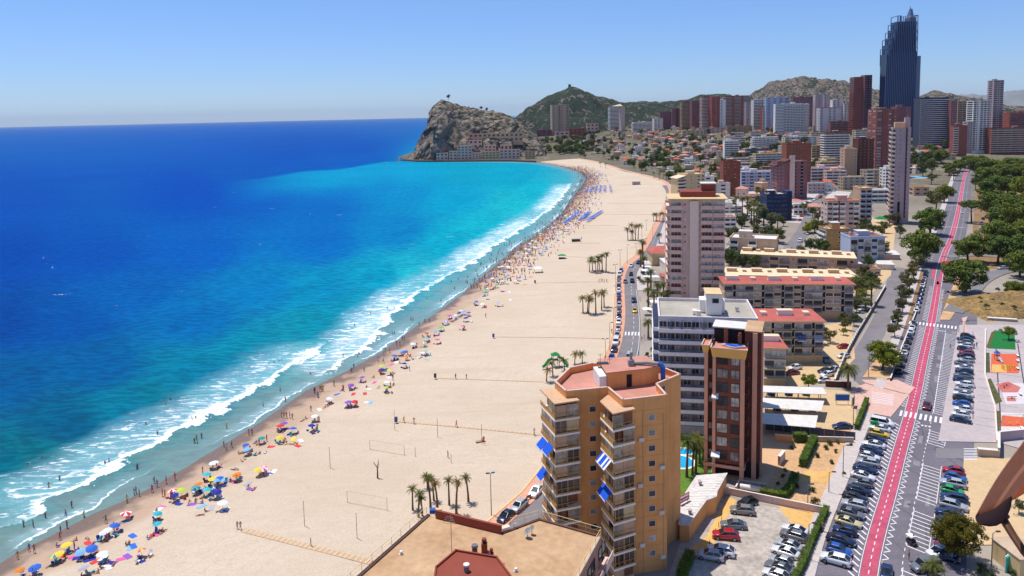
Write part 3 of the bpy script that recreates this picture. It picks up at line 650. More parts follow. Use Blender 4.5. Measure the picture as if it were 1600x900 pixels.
# polygons of ground cover laid a few millimetres apart
def area(name,px,dz,m,z=GZ,world=None):
    pts=[G(a,b,z) for a,b in px] if world is None else world
    mb=MB(); mb.prism(pts,z-.3,z+dz,0); return struct(put(name,mb.mesh(name,[m])))
area('plaza',[(1498,508),(1620,508),(1660,720),(1560,692),(1466,690)],.125,plazam)
area('plaza',[(1506,520),(1512,520),(1508,505),(1512,495),(1503,497)],.14,pinkpave)
area('pavement',[(1506,716),(1620,716),(1660,852),(1500,852)],.11,deck)
area('pavement',[(1462,700),(1506,700),(1506,716),(1462,716)],.02,asph2)
area('parking_lot',[(1126,778),(1284,806),(1238,915),(1040,915),(1062,850)],.015,conc)
area('pavement',[(1104,838),(1136,776),(1151,781),(1120,838),(1108,870),(1062,870)],.03,soil2)
area('pavement',[(1215,790),(1284,806),(1272,838),(1252,838)],.028,soil2)
area('garden_soil',[(1198,690),(1343,662),(1336,700),(1283,806),(1180,778)],.03,soilm)
area('garden_path',[(1258,735),(1320,738),(1316,756),(1250,752)],.05,soil2)
area('paved_yard',[(1195,674),(1340,678),(1336,612),(1195,600)],.02,deck)
area('paved_yard',[(1105,735),(1160,757),(1190,770),(1240,690),(1240,668),(1195,660)],.045,rgb('terrace_tile',(206,166,126),var=.07,scale=.6))
area('lawn',[(1040,745),(1064,660),(1110,670),(1112,745),(1060,782)],.05,lawnm)
area('paved_yard',[(1190,560),(1230,520),(1330,500),(1336,560),(1300,596),(1200,612)],.02,deck)
area('pavement',[(1330,608),(1352,600),(1420,618),(1392,652),(1360,646),(1340,640)],.14,pinkpave)
area('pavement',[(1346,594),(1402,594),(1430,606),(1420,617),(1353,599)],.12,pinkpave)
area('planted_bed',[(1348,590),(1380,545),(1400,548),(1392,592)],.17,soilm)
area('planted_verge',[(1392,548),(1436,425),(1450,428),(1422,500),(1400,545)],.1,parkm)
area('planted_verge',[(1468,500),(1484,500),(1521,448),(1506,420),(1498,424)],.12,soilm)
area('park_ground',[(1506,418),(1700,425),(1760,330),(1640,262),(1530,262),(1524,310),(1518,380)],.03,parkm)
area('paved_yard',[(1270,462),(1350,470),(1392,430),(1400,350),(1330,330),(1300,420)],.01,deck)
area('paved_yard',[(1120,340),(1300,352),(1330,300),(1140,285)],.01,sidem)
jl=MB(); jm=rgb('drain_line',(70,62,64),var=.1)
for t,a_,b_ in ((18.2,515,655),(24,520,640)): strip(jl,RD,RD.s_of_py(b_),RD.s_of_py(a_),t,t+.28,.135)
for py in range(525,650,11):
    d=RD.s_of_py(py); strip(jl,RD,d,d+.12,13.6,26 if py<600 else 22,.134)
struct(put('drain_line',jl.mesh('drain_line',[jm])))
# mound of dry grass
def mound():
    c=G(1585,478); v=[];f=[];nu,nv=46,54
    for i in range(nu+1):
        for j in range(nv+1):
            u=i/nu*2-1; w=j/nv*2-1; x=c[0]+u*22; y=c[1]+w*15+u*4
            s=max(0,1-abs(u)**2.6)*max(0,1-abs(w)**2.6); v.append((x,y,GZ-.05+3.8*s**.8+noise.fractal(Vector((x*.14,y*.14,3)),1,2,5)*1.5*s))
    for i in range(nu):
        for j in range(nv): a=i*(nv+1)+j; f.append((a,a+nv+1,a+nv+2,a+1))
    me=bpy.data.meshes.new('dry_mound'); me.from_pydata(v,[],f); me.materials.append(drygrass); me.polygons.foreach_set('use_smooth',[True]*len(f)); struct(put('dry_mound',me))
mound()
# secondary roads
SV=Path([G(x,y) for x,y in [(1402,418),(1394,455),(1380,495),(1365,525),(1349,552),(1341,580),(1356,600),(1390,617),(1430,634)]])
mb=MB(); strip(mb,SV,0,SV.L[-1],-2.9,2.9,.006,3); 
SR=Path([G(x,y) for x,y in [(1489,488),(1506,470),(1519,454),(1533,438),(1563,424),(1610,420),(1680,425)]]); strip(mb,SR,0,SR.L[-1],-3.2,3.2,.20,3)
SC=Path([G(x,y) for x,y in [(1478,402),(1510,398),(1560,401),(1640,405)]]); strip(mb,SC,0,SC.L[-1],-3,3,.22,3)
BR=Path([G(748,870),G(810,815),G(850,779),G(905,706),G(952,620),G(980,561),G(986,520),G(986,490),G(983,453),G(982,430),G(990,415),G(1004,404),G(1016,385),G(1030,345),G(1046,318),G(1048,300),G(1040,289)])
strip(mb,BR,0,BR.L[-1],-3.4,3.4,.012,3)
BK=Path([G(x,y) for x,y in [(1210,415),(1240,385),(1262,350),(1272,318),(1290,300),(1330,283),(1360,278)]]); strip(mb,BK,0,BK.L[-1],-4,4,.03,4)
struct(put('side_road',mb.mesh('side_road',[asph2])))
mb=MB()
pm=smooth(PROM[1:-2],1); PP=Path(PROM[1:-2])
slab(mb,PP,2,PP.L[-1]-5,.2,3.8,-.5,.12,4)
struct(put('promenade',mb.mesh('promenade',[promm])))
mb=MB(); slab(mb,PP,2,PP.L[-1]-5,-.25,.2,-.8,.22,4); struct(put('kerb',mb.mesh('kerb',[M['cream']])))
mb=MB(); slab(mb,BR,BR.L[-1]*.3,BR.L[-1],3.4,7.5,-.02,.14,4); struct(put('pavement',mb.mesh('pavement',[sidem])))
ml=MB()
s0=BR.L[-1]
d=20
while d<s0*.75: strip(ml,BR,d,d+3,.9,1.02,.018,3); d+=6
for (x,y,_),k in [(BR.at(d_,0),0) for d_ in ()]: pass
zc=None
bd=1e9
for k in range(int(s0)):
    x,y,_=BR.at(k); q=proj(x,y,GZ)[1]
    if abs(q-522)<bd: bd=abs(q-522); zc=k
t=-3
while t<3.2: strip(ml,BR,zc-2,zc+2,t,t+.5,.02,4); t+=1.1
d=zc-25
while d<zc+60: strip(ml,BR,d,d+4,2.9,3.02,.018,4); d+=4
# zebra on the side street
def bar2(path,d,t0,t1,n,w):
    for k in range(n):
        strip(ml,path,d+k*w*2,d+k*w*2+w,t0,t1,.02,2)
for k in range(7):
    a=G(1362+0*k,613+k*2.6+0); b2=G(1396,618+k*2.6); bar(a,b2,.35,.16) if False else ml.add([(a[0],a[1]-.2,GZ+.155),(b2[0],b2[1]-.2,GZ+.155),(b2[0],b2[1]+.2,GZ+.155),(a[0],a[1]+.2,GZ+.155)],[(0,1,2,3)])
for k in range(8):
    a=G(1506,702+k*2.4); b2=G(1527,702+k*2.4); ml.add([(a[0],a[1]-.16,GZ+.14),(b2[0],b2[1]-.16,GZ+.14),(b2[0],b2[1]+.16,GZ+.14),(a[0],a[1]+.16,GZ+.14)],[(0,1,2,3)])
struct(put('road_marking',ml.mesh('road_marking',[linem])))
# boardwalks across the sand
wd=[rgb('sandy_wood',(196,166,132),var=.14),rgb('sun_bleached_wood',(210,182,148),var=.1)]
def boardwalk(label,p0,p1,w):
    a,b=Vector(G(*p0,2.0)),Vector(G(*p1,2.6)); L=(b-a).length; dr=(b-a)/L; nn=Vector((-dr.y,dr.x)); mb=MB(); k=0; d=0
    pitch=.55 if L>20 else .4
    while d<L:
        c=a+dr*d; z=H(c.x,c.y)+.09; q=[c-nn*w/2,c+dr*(pitch-.08)-nn*w/2,c+dr*(pitch-.08)+nn*w/2,c+nn*w/2]
        mb.prism([(p.x,p.y) for p in q],z-.08,z+.02*(k%2),k%2); d+=pitch; k+=1
    o=put('boardwalk',mb.mesh('boardwalk',wd)); tag(o,label,'boardwalk','boardwalks over the sand')
boardwalk('wide wooden boardwalk at the near end, beside the brown flat roof',(380,828),(578,881),1.3)
boardwalk('narrow walkway past the beach net with four people along it',(618,658),(842,682),.7)
boardwalk('narrow walkway crossing the sand near the playground slides',(680,590),(848,598),.6)
boardwalk('narrow walkway crossing the sand with a bin at its seaward end',(770,526),(944,531),.6)
boardwalk('narrow walkway ending at the people standing by the palms',(836,442),(951,442),.6)
boardwalk('narrow walkway seen beyond the green kiosk on the sand',(884,401),(920,402),.6)
boardwalk('narrow walkway beside the small beach hut row',(890,379),(937,380),.7)
boardwalk('narrow walkway near the tall volleyball posts',(905,351),(965,352),.7)
boardwalk('long narrow walkway inland of the blue parasol blocks',(945,335),(1040,337),.8)
boardwalk('far walkway with tiny people on it near the white tower',(950,318),(1046,319),.8)
boardwalk('farthest walkway beside the beach kiosk',(965,289),(1046,288),.9)
LMK=[]
def lab_near(label,x,y,wd,w0,w1):
    size='small' if wd<w0+(w1-w0)*.33 else ('middling' if wd<w0+(w1-w0)*.66 else 'big')
    b=min(LMK,key=lambda l:(l[0]-x)**2+((l[1]-y)*2)**2); side='left of' if x<b[0]-6 else ('right of' if x>b[0]+6 else ('behind' if y<b[1] else 'in front of'))
    if 'of' in side and abs(x-b[0])>18: side='well '+side
    if abs(y-b[1])>9: side=('above, ' if y<b[1] else 'below, ')+side
    return f'{size} {label} {side} {b[2]}'
LMK=[(876,212,'the three-shaft tan tower'),(963,205,'the cone-roofed tower'),(1008,200,'the white terraces'),(1048,203,'the purple pair of towers'),(1080,203,'the cream-balconied tower'),(1111,208,'the red balconied tower'),(1150,202,'the broad red tower'),(1145,247,'the white hillside block'),(1200,232,'the white round hotel'),(1145,300,'the brown dotted tower'),(1085,300,'the cream beach block'),(1188,297,'the blue-white hotel'),(1240,300,'the finned tower'),(1293,288,'the blue-banded block'),(1308,255,'the white banded tower'),(1343,285,'the brown stepped tower'),(1240,214,'the curved white hotel'),(1410,340,'the mauve tower'),(1460,232,'the dark glass hotel'),(1500,243,'the brick shaft'),(1215,350,'the navy block'),(1317,350,'the pink and white flats'),(1310,388,'the tan block'),(1355,412,'the pale blue block'),(1180,410,'the curved-balcony block'),(1250,500,'the long red roof'),(1220,560,'the near red roof'),(1310,545,'the side street wall'),(850,232,'the last shore house'),(900,235,'the maroon low block'),(940,232,'the slanting white roof'),(925,262,'the head of the beach'),(980,262,'the first beach villas'),(1020,275,'the bend of the promenade'),(1040,240,'the mid-slope villas'),(1100,235,'the upper villas'),(1340,470,'the dark garden palms')]
# ================================================================== BUILDINGS
def win_mesh(w,h,frame,glass,det,dep=.09):
    mb=MB()
    if det:
        t=.07
        mb.box(0,-dep,0,w,0,t,0); mb.box(0,-dep,h-t,w,0,h,0); mb.box(0,-dep,t,t,0,h-t,0); mb.box(w-t,-dep,t,w,0,h-t,0)
        k=max(1,int(round(w/1.1)))
        for i in range(1,k): mb.box(w*i/k-.03,-dep+.005,t,w*i/k+.03,0,h-t,0)
        mb.box(t,-dep*.45,t,w-t,0,h-t,1)
    else:
        mb.box(0,-.08,0,w,0,h,0); mb.box(.12,-.12,.12,w-.12,-.05,h-.12,1)
    return mb.mesh('window',[frame,glass])
def bal_mesh(w,dep,ph,slabm,parm,railing,thick=.18):
    mb=MB()
    mb.box(0,-dep,-thick,w,0,0,0)
    if railing:
        mb.box(0,-dep,ph-.06,w,-dep+.06,ph,1); mb.box(0,-dep,.08,w,-dep+.04,.14,1)
        n=max(2,int(w/.35))
        for i in range(n+1): x=(w-.05)*i/n; mb.box(x,-dep+.005,.14,x+.05,-dep+.045,ph-.06,1)
        mb.box(0,-dep+.06,ph-.06,.05,0,ph,1); mb.box(w-.05,-dep+.06,ph-.06,w,0,ph,1)
    else:
        mb.box(0,-dep,0,w,-dep+.12,ph,1); mb.box(0,-dep+.12,0,.12,0,ph,1); mb.box(w-.12,-dep+.12,0,w,0,ph,1)
    return mb.mesh('balcony',[slabm,parm])
def facade(rt,A,B,z0,n,fh,pat,sp):
    # pat: one character per bay, going from A to B; the outer side is on the right of A->B
    ax,ay=A; bx,by=B; L=math.hypot(bx-ax,by-ay); ang=math.atan2(by-ay,bx-ax); c,s=math.cos(ang),math.sin(ang)
    wts=[{'p':.35,'d':.45,'.':.8,'s':.7,'w':1,'W':1.3,'b':1.5,'B':1.3,'r':1.5,'g':1.5,'x':1.5,',':.25}.get(ch,1) for ch in pat]; tot=sum(wts)
    fr=sp.get('frame',M['white']); gl=sp.get('glass',GL); det=sp.get('det',False); x=0
    dep=sp.get('bdep',1.15); slabm=sp.get('slabm',M['balw']); parm=sp.get('parm',slabm); ph=sp.get('ph',.95)
    def loc(u,v,z): return (ax+c*u+s*v*1., ay+s*u-c*v, z)
    def P(name,me,u,v,z): return put(name,me,rt,(ax+c*u-s*(-v)*1., ay+s*u-c*v, z),ang)
    band=sp.get('band')
    for ch,wt in zip(pat,wts):
        bw=L*wt/tot
        if ch in 'wWs':
            fw={'w':.52,'W':.76,'s':.42}[ch]*bw; h={'w':.47,'W':.5,'s':.3}[ch]*fh; h=sp.get('wh',h)
            fw=round(fw,2); h=round(h,2); me=cached(('w',fw,h,fr.name,gl.name,det),lambda:win_mesh(fw,h,fr,gl,det))
            for k in range(n): P('window',me,x+(bw-fw)/2,0.,z0+k*fh+fh*.33)
        elif ch in 'bxgBr':
            gw=round(bw*(.84 if ch in 'bx' else .96),2); h=round(fh*(.72 if ch!='B' else .5),2)
            if ch in 'gB': h=round(fh*.52,2)
            me=cached(('w',gw,h,fr.name,gl.name,det),lambda:win_mesh(gw,h,fr,gl,det,.06))
            for k in range(n):
                P('window',me,x+(bw-gw)/2,0.,z0+k*fh+(fh*.06 if ch in 'bxr' else fh*.34))
            if ch in 'bxr' and not band:
                rail=ch=='r'; bw2=round(bw*(.96 if ch!='r' else .98),2)
                me=cached(('b',bw2,dep,ph,slabm.name,parm.name,rail),lambda:bal_mesh(bw2,dep,ph,slabm,parm,rail))
                for k in range(n): P('balcony',me,x+(bw-bw2)/2,0.,z0+k*fh)
        elif ch=='p':
            mb=MB(); mb.box(0,-.5,0,round(bw,2),0,n*fh+.8); P('rib',mb.mesh('rib',[sp.get('ribm',M['white'])]),x,0,z0-.3)
        elif ch=='d':
            mb=MB(); mb.box(0,-.06,0,round(bw,2),0,n*fh-.2); P('dark_strip',mb.mesh('dark_strip',[M['dark']]),x,0,z0)  # raised dark panel, no recess cut; recess shade is put into its colour
            bq=round(bw-.1,2)
            for k in range(n): P('landing_rail',cached(('lr',bq,slabm.name),lambda:MB().box(.05,-.10,0,bq,-.06,.5).mesh('landing_rail',[slabm])),x,0,z0+k*fh)
        x+=bw
    if band:
        bd,bh,bt=band; Lr=round(L+.3,2)
        def mk():
            mb=MB(); mb.box(-.15,-bd,-.2,Lr-.15,0,0,0); mb.box(-.15,-bd,0,Lr-.15,-bd+.1,bh,1); mb.box(-.15,-bd+.1,0,-.05,0,bh,1); mb.box(Lr-.25,-bd+.1,0,Lr-.15,0,bh,1)
            nb=sp.get('div',0)
            for i in range(1,nb): xx=L*i/nb; mb.box(xx-.06,-bd+.12,0,xx+.06,-.1,fh-.22,0)
            return mb.mesh('balcony',[slabm,parm])
        me=cached(('band',Lr,band,slabm.name,parm.name,sp.get('div',0)),mk)
        for k in range(n+(1 if sp.get('capband') else 0)): P('balcony',me,0,0,z0+k*fh)
def roof_bits(rt,W,D,z,seed,wall,n=3,stair=True,sm=None):
    q=random.Random(seed)
    if stair and W>7:
        w,d,h=min(W*.35,6),min(D*.4,5),q.uniform(2.2,3.2); x=q.uniform(.2,.6)*(W-w); y=(D-d)*.6
        mb=MB(); mb.box(x,y,z-.02,x+w,y+d,z+h,0); mb.box(x-.2,y-.2,z+h,x+w+.2,y+d+.2,z+h+.2,1); put('stair_house',mb.mesh('stair_house',[wall,sm or M['whiteroof']]),rt)
    for i in range(n):
        x,y=q.uniform(.08,.9)*W,q.uniform(.1,.85)*D; k=q.choice('vvta')
        mb=MB()
        if k=='v': mb.box(x,y,z-.01,x+.7,y+.7,z+.9,0); mb.box(x-.1,y-.1,z+.9,x+.8,y+.8,z+1.05,1); put('roof_vent',mb.mesh('roof_vent',[wall,M['grey']]),rt)
        elif k=='t': mb.tube((x,y,z),(x,y,z+1.3),.6,.6,10); put('water_tank',mb.mesh('water_tank',[M['offw']]),rt)
        else:
            mb.tube((x,y,z),(x,y,z+3.2),.05,.04,5)
            for e in range(4): mb.tube((x-.6,y,z+2.2+e*.28),(x+.6,y,z+2.2+e*.28),.025,.025,4)
            put('antenna',mb.mesh('antenna',[M['steel']]),rt)
def solve_x(P,c,s,px,z):
    lo,hi=0.,400.
    for _ in range(40):
        m=(lo+hi)/2
        if proj(P[0]+c*m,P[1]+s*m,z)[0]<px: lo=m
        else: hi=m
    return lo
def solve_z(x,y,py):
    d1=proj(x,y,0)[1]; d2=proj(x,y,50)[1]; return (py-d1)/(d2-d1)*50
FOOT=[]
def march(px,py):
    Y=250.
    while Y<2600:
        P=atY(px,Y)
        if proj(*P)[1]<=py: return P
        Y+=8
    return P
def building(name,label,xl,xr,ytop,base,rot,D,wall,roof=None,front='',left='',right='',fh=2.9,group=None,sp=None,parapet=.8,bits=3,cat='building',stair=True,g0=1,z0=None,roofobj=True,maxn=40):
    # base: ('y', py) ground row of the near left corner, or ('Y', metres)
    if base[0]=='y': P=hit(xl,base[1])
    elif base[0]=='b': P=march(xl,base[1])
    elif base[0]=='P': P=atY(xl,base[1],base[2])
    else: P=atY(xl,base[1])
    gz=P[2] if z0 is None else z0
    c,s=math.cos(math.radians(rot)),math.sin(math.radians(rot))
    zt=solve_z(P[0],P[1],ytop); W_=solve_x(P,c,s,xr,zt); h=zt-gz
    rt=root(name,label,cat,(P[0],P[1],gz),math.radians(rot),group)
    FOOT.append((P[0],P[1],c,s,W_,D))
    sp=dict(sp or {}); mb=MB(); mb.box(0,0,-6,W_,D,h-parapet)
    roof=roof or M['greyroof']
    put('wall',mb.mesh('wall',[wall]),rt)
    mb=MB(); t=.25; z=h-parapet
    mb.box(.02,.02,z+.001,W_-.02,D-.02,z+.06,1)
    for (a,b,c_,d) in ((-.1,-.1,W_+.1,t),(-.1,D-t,W_+.1,D+.1),(-.1,t,t,D-t),(W_-t,t,W_+.1,D-t)): mb.box(a,b,z-.05,c_,d,h,0)
    put('roof',mb.mesh('roof',[sp.get('parapetm',wall),roof]),rt)
    n=min(maxn,max(1,int(round((h-parapet-g0*fh*.0)/fh)))); fh2=(h-parapet)/n
    st=1 if g0 and n>3 else 0
    nn=n-st; zz=st*fh2
    for pat,A,B in ((front,(0,0),(W_,0)),(left,(0,D),(0,0)),(right,(W_,0),(W_,D))):
        if pat:
            s2=dict(sp)
            if pat[0]=='=' : s2['band']=sp.get('bandv',(1.2,1.0,0)); pat=pat[1:]
            facade(rt,A,B,zz,nn,fh2,pat,s2)
    if bits: roof_bits(rt,W_,D,z+.06,hash(label)%9999 if False else len(label)*37+int(xl),wall,bits,stair)
    rt['_w']=W_; rt['_h']=h
    del rt['_w']; del rt['_h']
    return rt,W_,D,h
def awnings(rt,A,B,z,m,w=2.6,dep=1.3,drop=1.0,u=0.5,name='awning',stripes=None):
    ax,ay=A; bx,by=B; L=math.hypot(bx-ax,by-ay); ang=math.atan2(by-ay,bx-ax); c,s=math.cos(ang),math.sin(ang)
    mb=MB(); k=max(1,int(w/.5)) if stripes else 1
    for i in range(k):
        x0,x1=w*i/k,w*(i+1)/k; mi=(0 if (not stripes or i in stripes) else 1)
        mb.add([(x0,0,0),(x1,0,0),(x1,-dep,-drop),(x0,-dep,-drop),(x0,0,.04),(x1,0,.04),(x1,-dep,-drop+.04),(x0,-dep,-drop+.04)],[(0,1,2,3),(7,6,5,4),(3,2,6,7),(0,4,5,1)],mi)
    mb.box(0,-dep-.05,-drop-.18,w,-dep,-drop+.04,1)
    return put(name,mb.mesh(name,[m,M['whitec']]),rt,(ax+c*(u*L-w/2),ay+s*(u*L-w/2),z),ang)
V=dict
# ---- far skyline towers
building('apartment_tower','tall tan ribbed tower with three shafts under the rocky hill, left of the town',863,889,164,('b',212),12,14,M['tan'],front='pw.pwdpw.pwdp',left='w.w',sp=V(ribm=M['peach'],glass=GLD,frame=M['tan']),bits=2,fh=3.2)
building('apartment_tower','round-fronted banded tower with a conical straw roof cap, alone below the green hill',954,971,167,('b',205),10,16,M['offw'],front='=gggg',left='=gg',right='',sp=V(bandv=(1.3,1.1,0),glass=GLD),bits=0,stair=False,fh=3.1)
rt,w,d,h=building('apartment_tower','slender pink-brown brick shaft against the side of the banded tower',971,976,166,('b',205),10,15,M['pinkish'],front='s',right='ss',bits=0,stair=False)
mb=MB(); mb.prism([(-17,-1.5),(3,-1.5),(3,16),(-17,16)],h,h+.5); mb.add([(-17,-1.5,h+.5),(3,-1.5,h+.5),(3,16,h+.5),(-17,16,h+.5),(-1,6,h+5)],[(0,1,4),(1,2,4),(2,3,4),(3,0,4)]); put('cone_roof',mb.mesh('cone_roof',[M['creamroof']]),rt)
building('apartment_block','small pink tower with white balconies at the foot of the green hill',1002,1014,175,('b',192),8,14,M['redbrown'],front='bs',right='',sp=V(slabm=M['balpink']),bits=1)
building('apartment_block','white terraced low block in front of the small pink tower',990,1030,191,('b',208),5,14,M['white'],front='=gggggg',left='=gg',sp=V(bandv=(1.6,1.,0),glass=GLD),bits=3)
building('apartment_block','white low block with blank gable left of the purple brick towers',1022,1036,185,('b',206),5,14,M['offw'],front='ww.',bits=1)
building('apartment_tower','dark purple-brown stepped tower, lower one of the attached pair',1031,1050,175,('b',203),-8,16,M['purple'],front='sp.s',left='ww',sp=V(ribm=M['purple'],glass=GLD,frame=M['purple']),bits=2,group=None)
building('apartment_tower','dark purple-brown plain tower, taller one of the attached pair',1050,1066,170,('b',203),-8,16,M['purple'],front='.p.',left='ss',sp=V(ribm=M['brown2'],glass=GLD),bits=1)
building('apartment_tower','tower with cream balconies on a brown wall, next right of the purple pair',1066,1081,159,('b',203),8,12,M['brown'],front='bb',left='b',sp=V(slabm=M['cream'],glass=GLD),bits=2)
building('apartment_tower','plain maroon brick slab joined to the cream-balconied tower',1081,1093,158,('b',203),8,12,M['purple'],front='..',right='s.',bits=1,stair=False)
building('apartment_tower','red tower with white balcony edges and red roof terraces',1098,1112,151,('b',208),10,12,M['redbrown'],front='bb',left='bb',sp=V(slabm=M['balpink'],glass=GLD,bdep=1.6),bits=2,roof=M['redroof'])
building('apartment_tower','blank red brick slab forming the shaded side of the red balconied tower',1112,1125,151,('b',208),8,12,M['redbrown'],front='.s.',right='s.',bits=1,stair=False,roof=M['redroof'])
building('apartment_tower','slim white tower seen between two red towers',1125,1134,156,('b',206),5,12,M['white'],front='w.',sp=V(glass=GLD),bits=1)
building('apartment_tower','broad red-brown tower with rows of balconies and a red crown',1133,1171,150,('b',202),6,15,M['redbrown'],front='bsbsb',left='bb',right='',sp=V(slabm=M['redbrown'],parm=M['balpink'],glass=GLD,bdep=1.5,ph=.8),bits=3,roof=M['redroof'])
building('apartment_tower','narrow grey striped tower right of the broad red-brown tower',1177,1190,156,('b',204),6,12,M['offw'],front='=gg',right='=g',sp=V(bandv=(1.2,1.,0),glass=GLD),bits=1)
building('apartment_tower','brown and white chequered balcony tower beside the curved white hotel',1191,1211,166,('b',206),5,12,M['brown'],front='bpbpb',sp=V(slabm=M['white'],ribm=M['brown'],glass=GLD,ph=1.2),bits=2)
rt,w,d,h=building('hotel','wide white hotel with a grid of balconies on a gently curved front',1224,1256,162,('b',214),0,16,M['white'],front='=gggggg',sp=V(bandv=(1.5,.9,0),glass=GLB,div=7),bits=3)
facade(rt,(-12.5,7),(0,0),h*.09,int(h/2.95),2.95*h/(int(h/2.95)*2.95)*.91,'gggg',V(band=(1.5,.9,0),glass=GLB,div=5)); facade(rt,(w,0),(w+11,5),h*.09,int(h/2.95),2.95*h/(int(h/2.95)*2.95)*.91,'ggg',V(band=(1.5,.9,0),glass=GLB,div=4))
mb=MB(); mb.prism([(-12.5,7.05),(-.02,.05),(-.02,15.9),(-12.5,17)],-6,h-.3); mb.prism([(w+.02,.05),(w+11,5.05),(w+11,17),(w+.02,15.9)],-6,h-.4); put('wall',mb.mesh('wing',[M['white']]),rt)
building('hotel_tower','tall pale grey slab rising behind the curved white hotel',1273,1296,148,('b',208),-5,14,M['greyp'],front='.w.pw.',sp=V(glass=GLD,ribm=M['offw']),bits=2)
building('hotel_tower','distant lilac tower between the pale slab and the maroon tower',1300,1318,156,('b',207),-5,14,M['lilac'],front='ww.',sp=V(glass=GLD),bits=2)
building('hotel','wide lilac-grey hotel with a pink cornice and blank white walls',1280,1333,168,('b',210),-2,16,M['lilac'],front='w.ww.ww.',left='ww',sp=V(glass=GLD,parapetm=M['redroof']),bits=4)
building('apartment_block','low maroon block with purple bands in front of the lilac hotel',1297,1343,190,('b',212),-2,10,M['purple'],front='=ggggg',sp=V(bandv=(1.,1.,0),parm=M['redbrown'],slabm=M['lilac'],glass=GLD),bits=2)
rt,w,d,h=building('apartment_tower','tall red-brown tower with window columns standing left of the blue skyscraper',1333,1349,121,('b',212),-4,20,M['redbrown'],front='.ss',left='bb',sp=V(glass=GLD,slabm=M['redbrown'],frame=M['purple']),bits=0,stair=False)
building('apartment_tower','darker shaft with slot windows joined to the tall red-brown tower',1349,1363,118,('b',212),-4,18,M['purple'],front='BdB',right='w',sp=V(glass=GLB,frame=M['purple'],slabm=M['purple']),bits=1,stair=False)
building('apartment_block','white and grey low towers squeezed left of the blue skyscraper foot',1361,1384,180,('b',208),-4,14,M['offw'],front='=ggg',sp=V(bandv=(1.2,1.,0),glass=GLD),bits=2)
# the tall blue skyscraper
def skyscraper():
    P=march(1381,216); gz=P[2]; rot=math.radians(-4); c,s=math.cos(rot),math.sin(rot)
    zt=solve_z(P[0],P[1],86); W1=solve_x(P,c,s,1432,zt); W2=solve_x(P,c,s,1440,zt)
    rt=root('skyscraper','very tall dark blue stepped skyscraper with a pointed crown, tallest thing in the town','skyscraper',(P[0],P[1],gz),rot)
    h0=zt-gz; D=22
    steelb=rgb('blue_grey_cladding',(88,106,148),var=.08,rough=.45); dk=rgb('dark_blue_glazing',(12,28,62),var=.2,rough=.15,scale=.08); pale=rgb('grey_blue_side',(118,126,150),var=.06)
    mb=MB(); mb.box(0,0,-8,W1,D,h0); put('wall',mb.mesh('shaft',[dk]),rt)
    mb=MB(); mb.box(W1+.02,2,-8,W2,D-2,h0-4); put('wall',mb.mesh('side_wing',[pale]),rt)
    mz=lambda py: solve_z(P[0],P[1],py)-gz
    steps=[(.06,.97,mz(72)),(.15,.962,mz(61)),(.24,.955,mz(49)),(.33,.95,mz(37)),(.40,.94,mz(36))]
    zprev=h0
    for a,b,z in steps[:-1]:
        mb=MB(); mb.box(W1*a,1.,zprev+.01,W1*min(1,b*1.04),D-1,z); put('setback',mb.mesh('setback',[dk]),rt); zprev=z
    nr=17
    for i in range(nr+1):
        u=i/nr; top=h0
        for a,b,z in steps:
            if a<=u<=b*1.0: top=z+4
        x=W1*u
        mb=MB(); mb.box(x-.45,-.9,-6,x+.45,-.01,top+3.2); put('rib',mb.mesh('rib',[steelb]),rt)
    # open frames round every setback
    zs=[h0]+[z for _,_,z in steps[:-1]]; ed=[(0,1.)]+[(a,b) for a,b,_ in steps[:-1]]
    for (a,b),z in zip(ed,zs):
        x0,x1=W1*a-.5,W1*min(1.01,b*1.05)+.5; tt=1.0; zz=z+8
        for xx,xa_,xb_ in ((x0,x0,x0+5.6),(x1-tt,x1-5.6,x1)):
            mb=MB(); mb.box(xx,-1.6,z-18,xx+tt,-.92,zz+.5); mb.box(xx,D+.1,z-18,xx+tt,D+.8,zz+.5)
            mb.box(xa_-.01,-1.61,zz,xb_+.01,-.91,zz+1.); mb.box(xx+.01,-1.3,zz+.02,xx+tt-.01,D+.4,zz+.9)
            if xx==x0: mb.box(x0+4.6,-1.55,z-4,x0+5.6,-.95,zz+.4)
            put('crown_frame',mb.mesh('crown_frame',[steelb]),rt)
    nfl=int(h0/3.3)
    for k in range(nfl):
        mb=MB(); mb.box(.2,-.35,0,W1-.2,-.01,.9); put('floor_band',cached('skyband',lambda:mb.mesh('floor_band',[rgb('blue_spandrel',(40,62,108),var=.1)])),rt,(0,0,3+k*h0/nfl))
        put('window',cached('skywin',lambda:win_mesh(round(D-8,1),1.4,pale,GLB,False)),rt,(W2+.02,4,3.8+k*(h0-6)/nfl),math.pi/2)
    z=steps[-2][2]
    mb=MB(); xa,xb=W1*.76,W1*.95; mb.box(xa,2,z,xb,D-2,z+6,0); mb.prism([(xa+2,3),(xb-1,3),(xb-1,D-3),(xa+2,D-3)],z+6,z+9,1)
    mb.add([(xa+2,5,z+9),(xb-1.5,5,z+9),(xb-1.5,D-4,z+9),(xa+2,D-4,z+9),(xa+4,8,z+20),(xb-2.5,8,z+20),(xb-2.5,D-8,z+20),(xa+4,D-8,z+20)],[(0,1,5,4),(1,2,6,5),(2,3,7,6),(3,0,4,7),(4,5,6,7)],0)
    put('crown',mb.mesh('crown',[steelb,M['cream']]),rt)
    mb=MB(); mb.tube((xb-5,10,z+20),(xb-5,10,z+24),.8,.2,6); mb.tube((xa-2,8,z),(xa-2,8,z+9),.25,.2,5); put('mast',mb.mesh('mast',[M['rust']]),rt)
skyscraper()
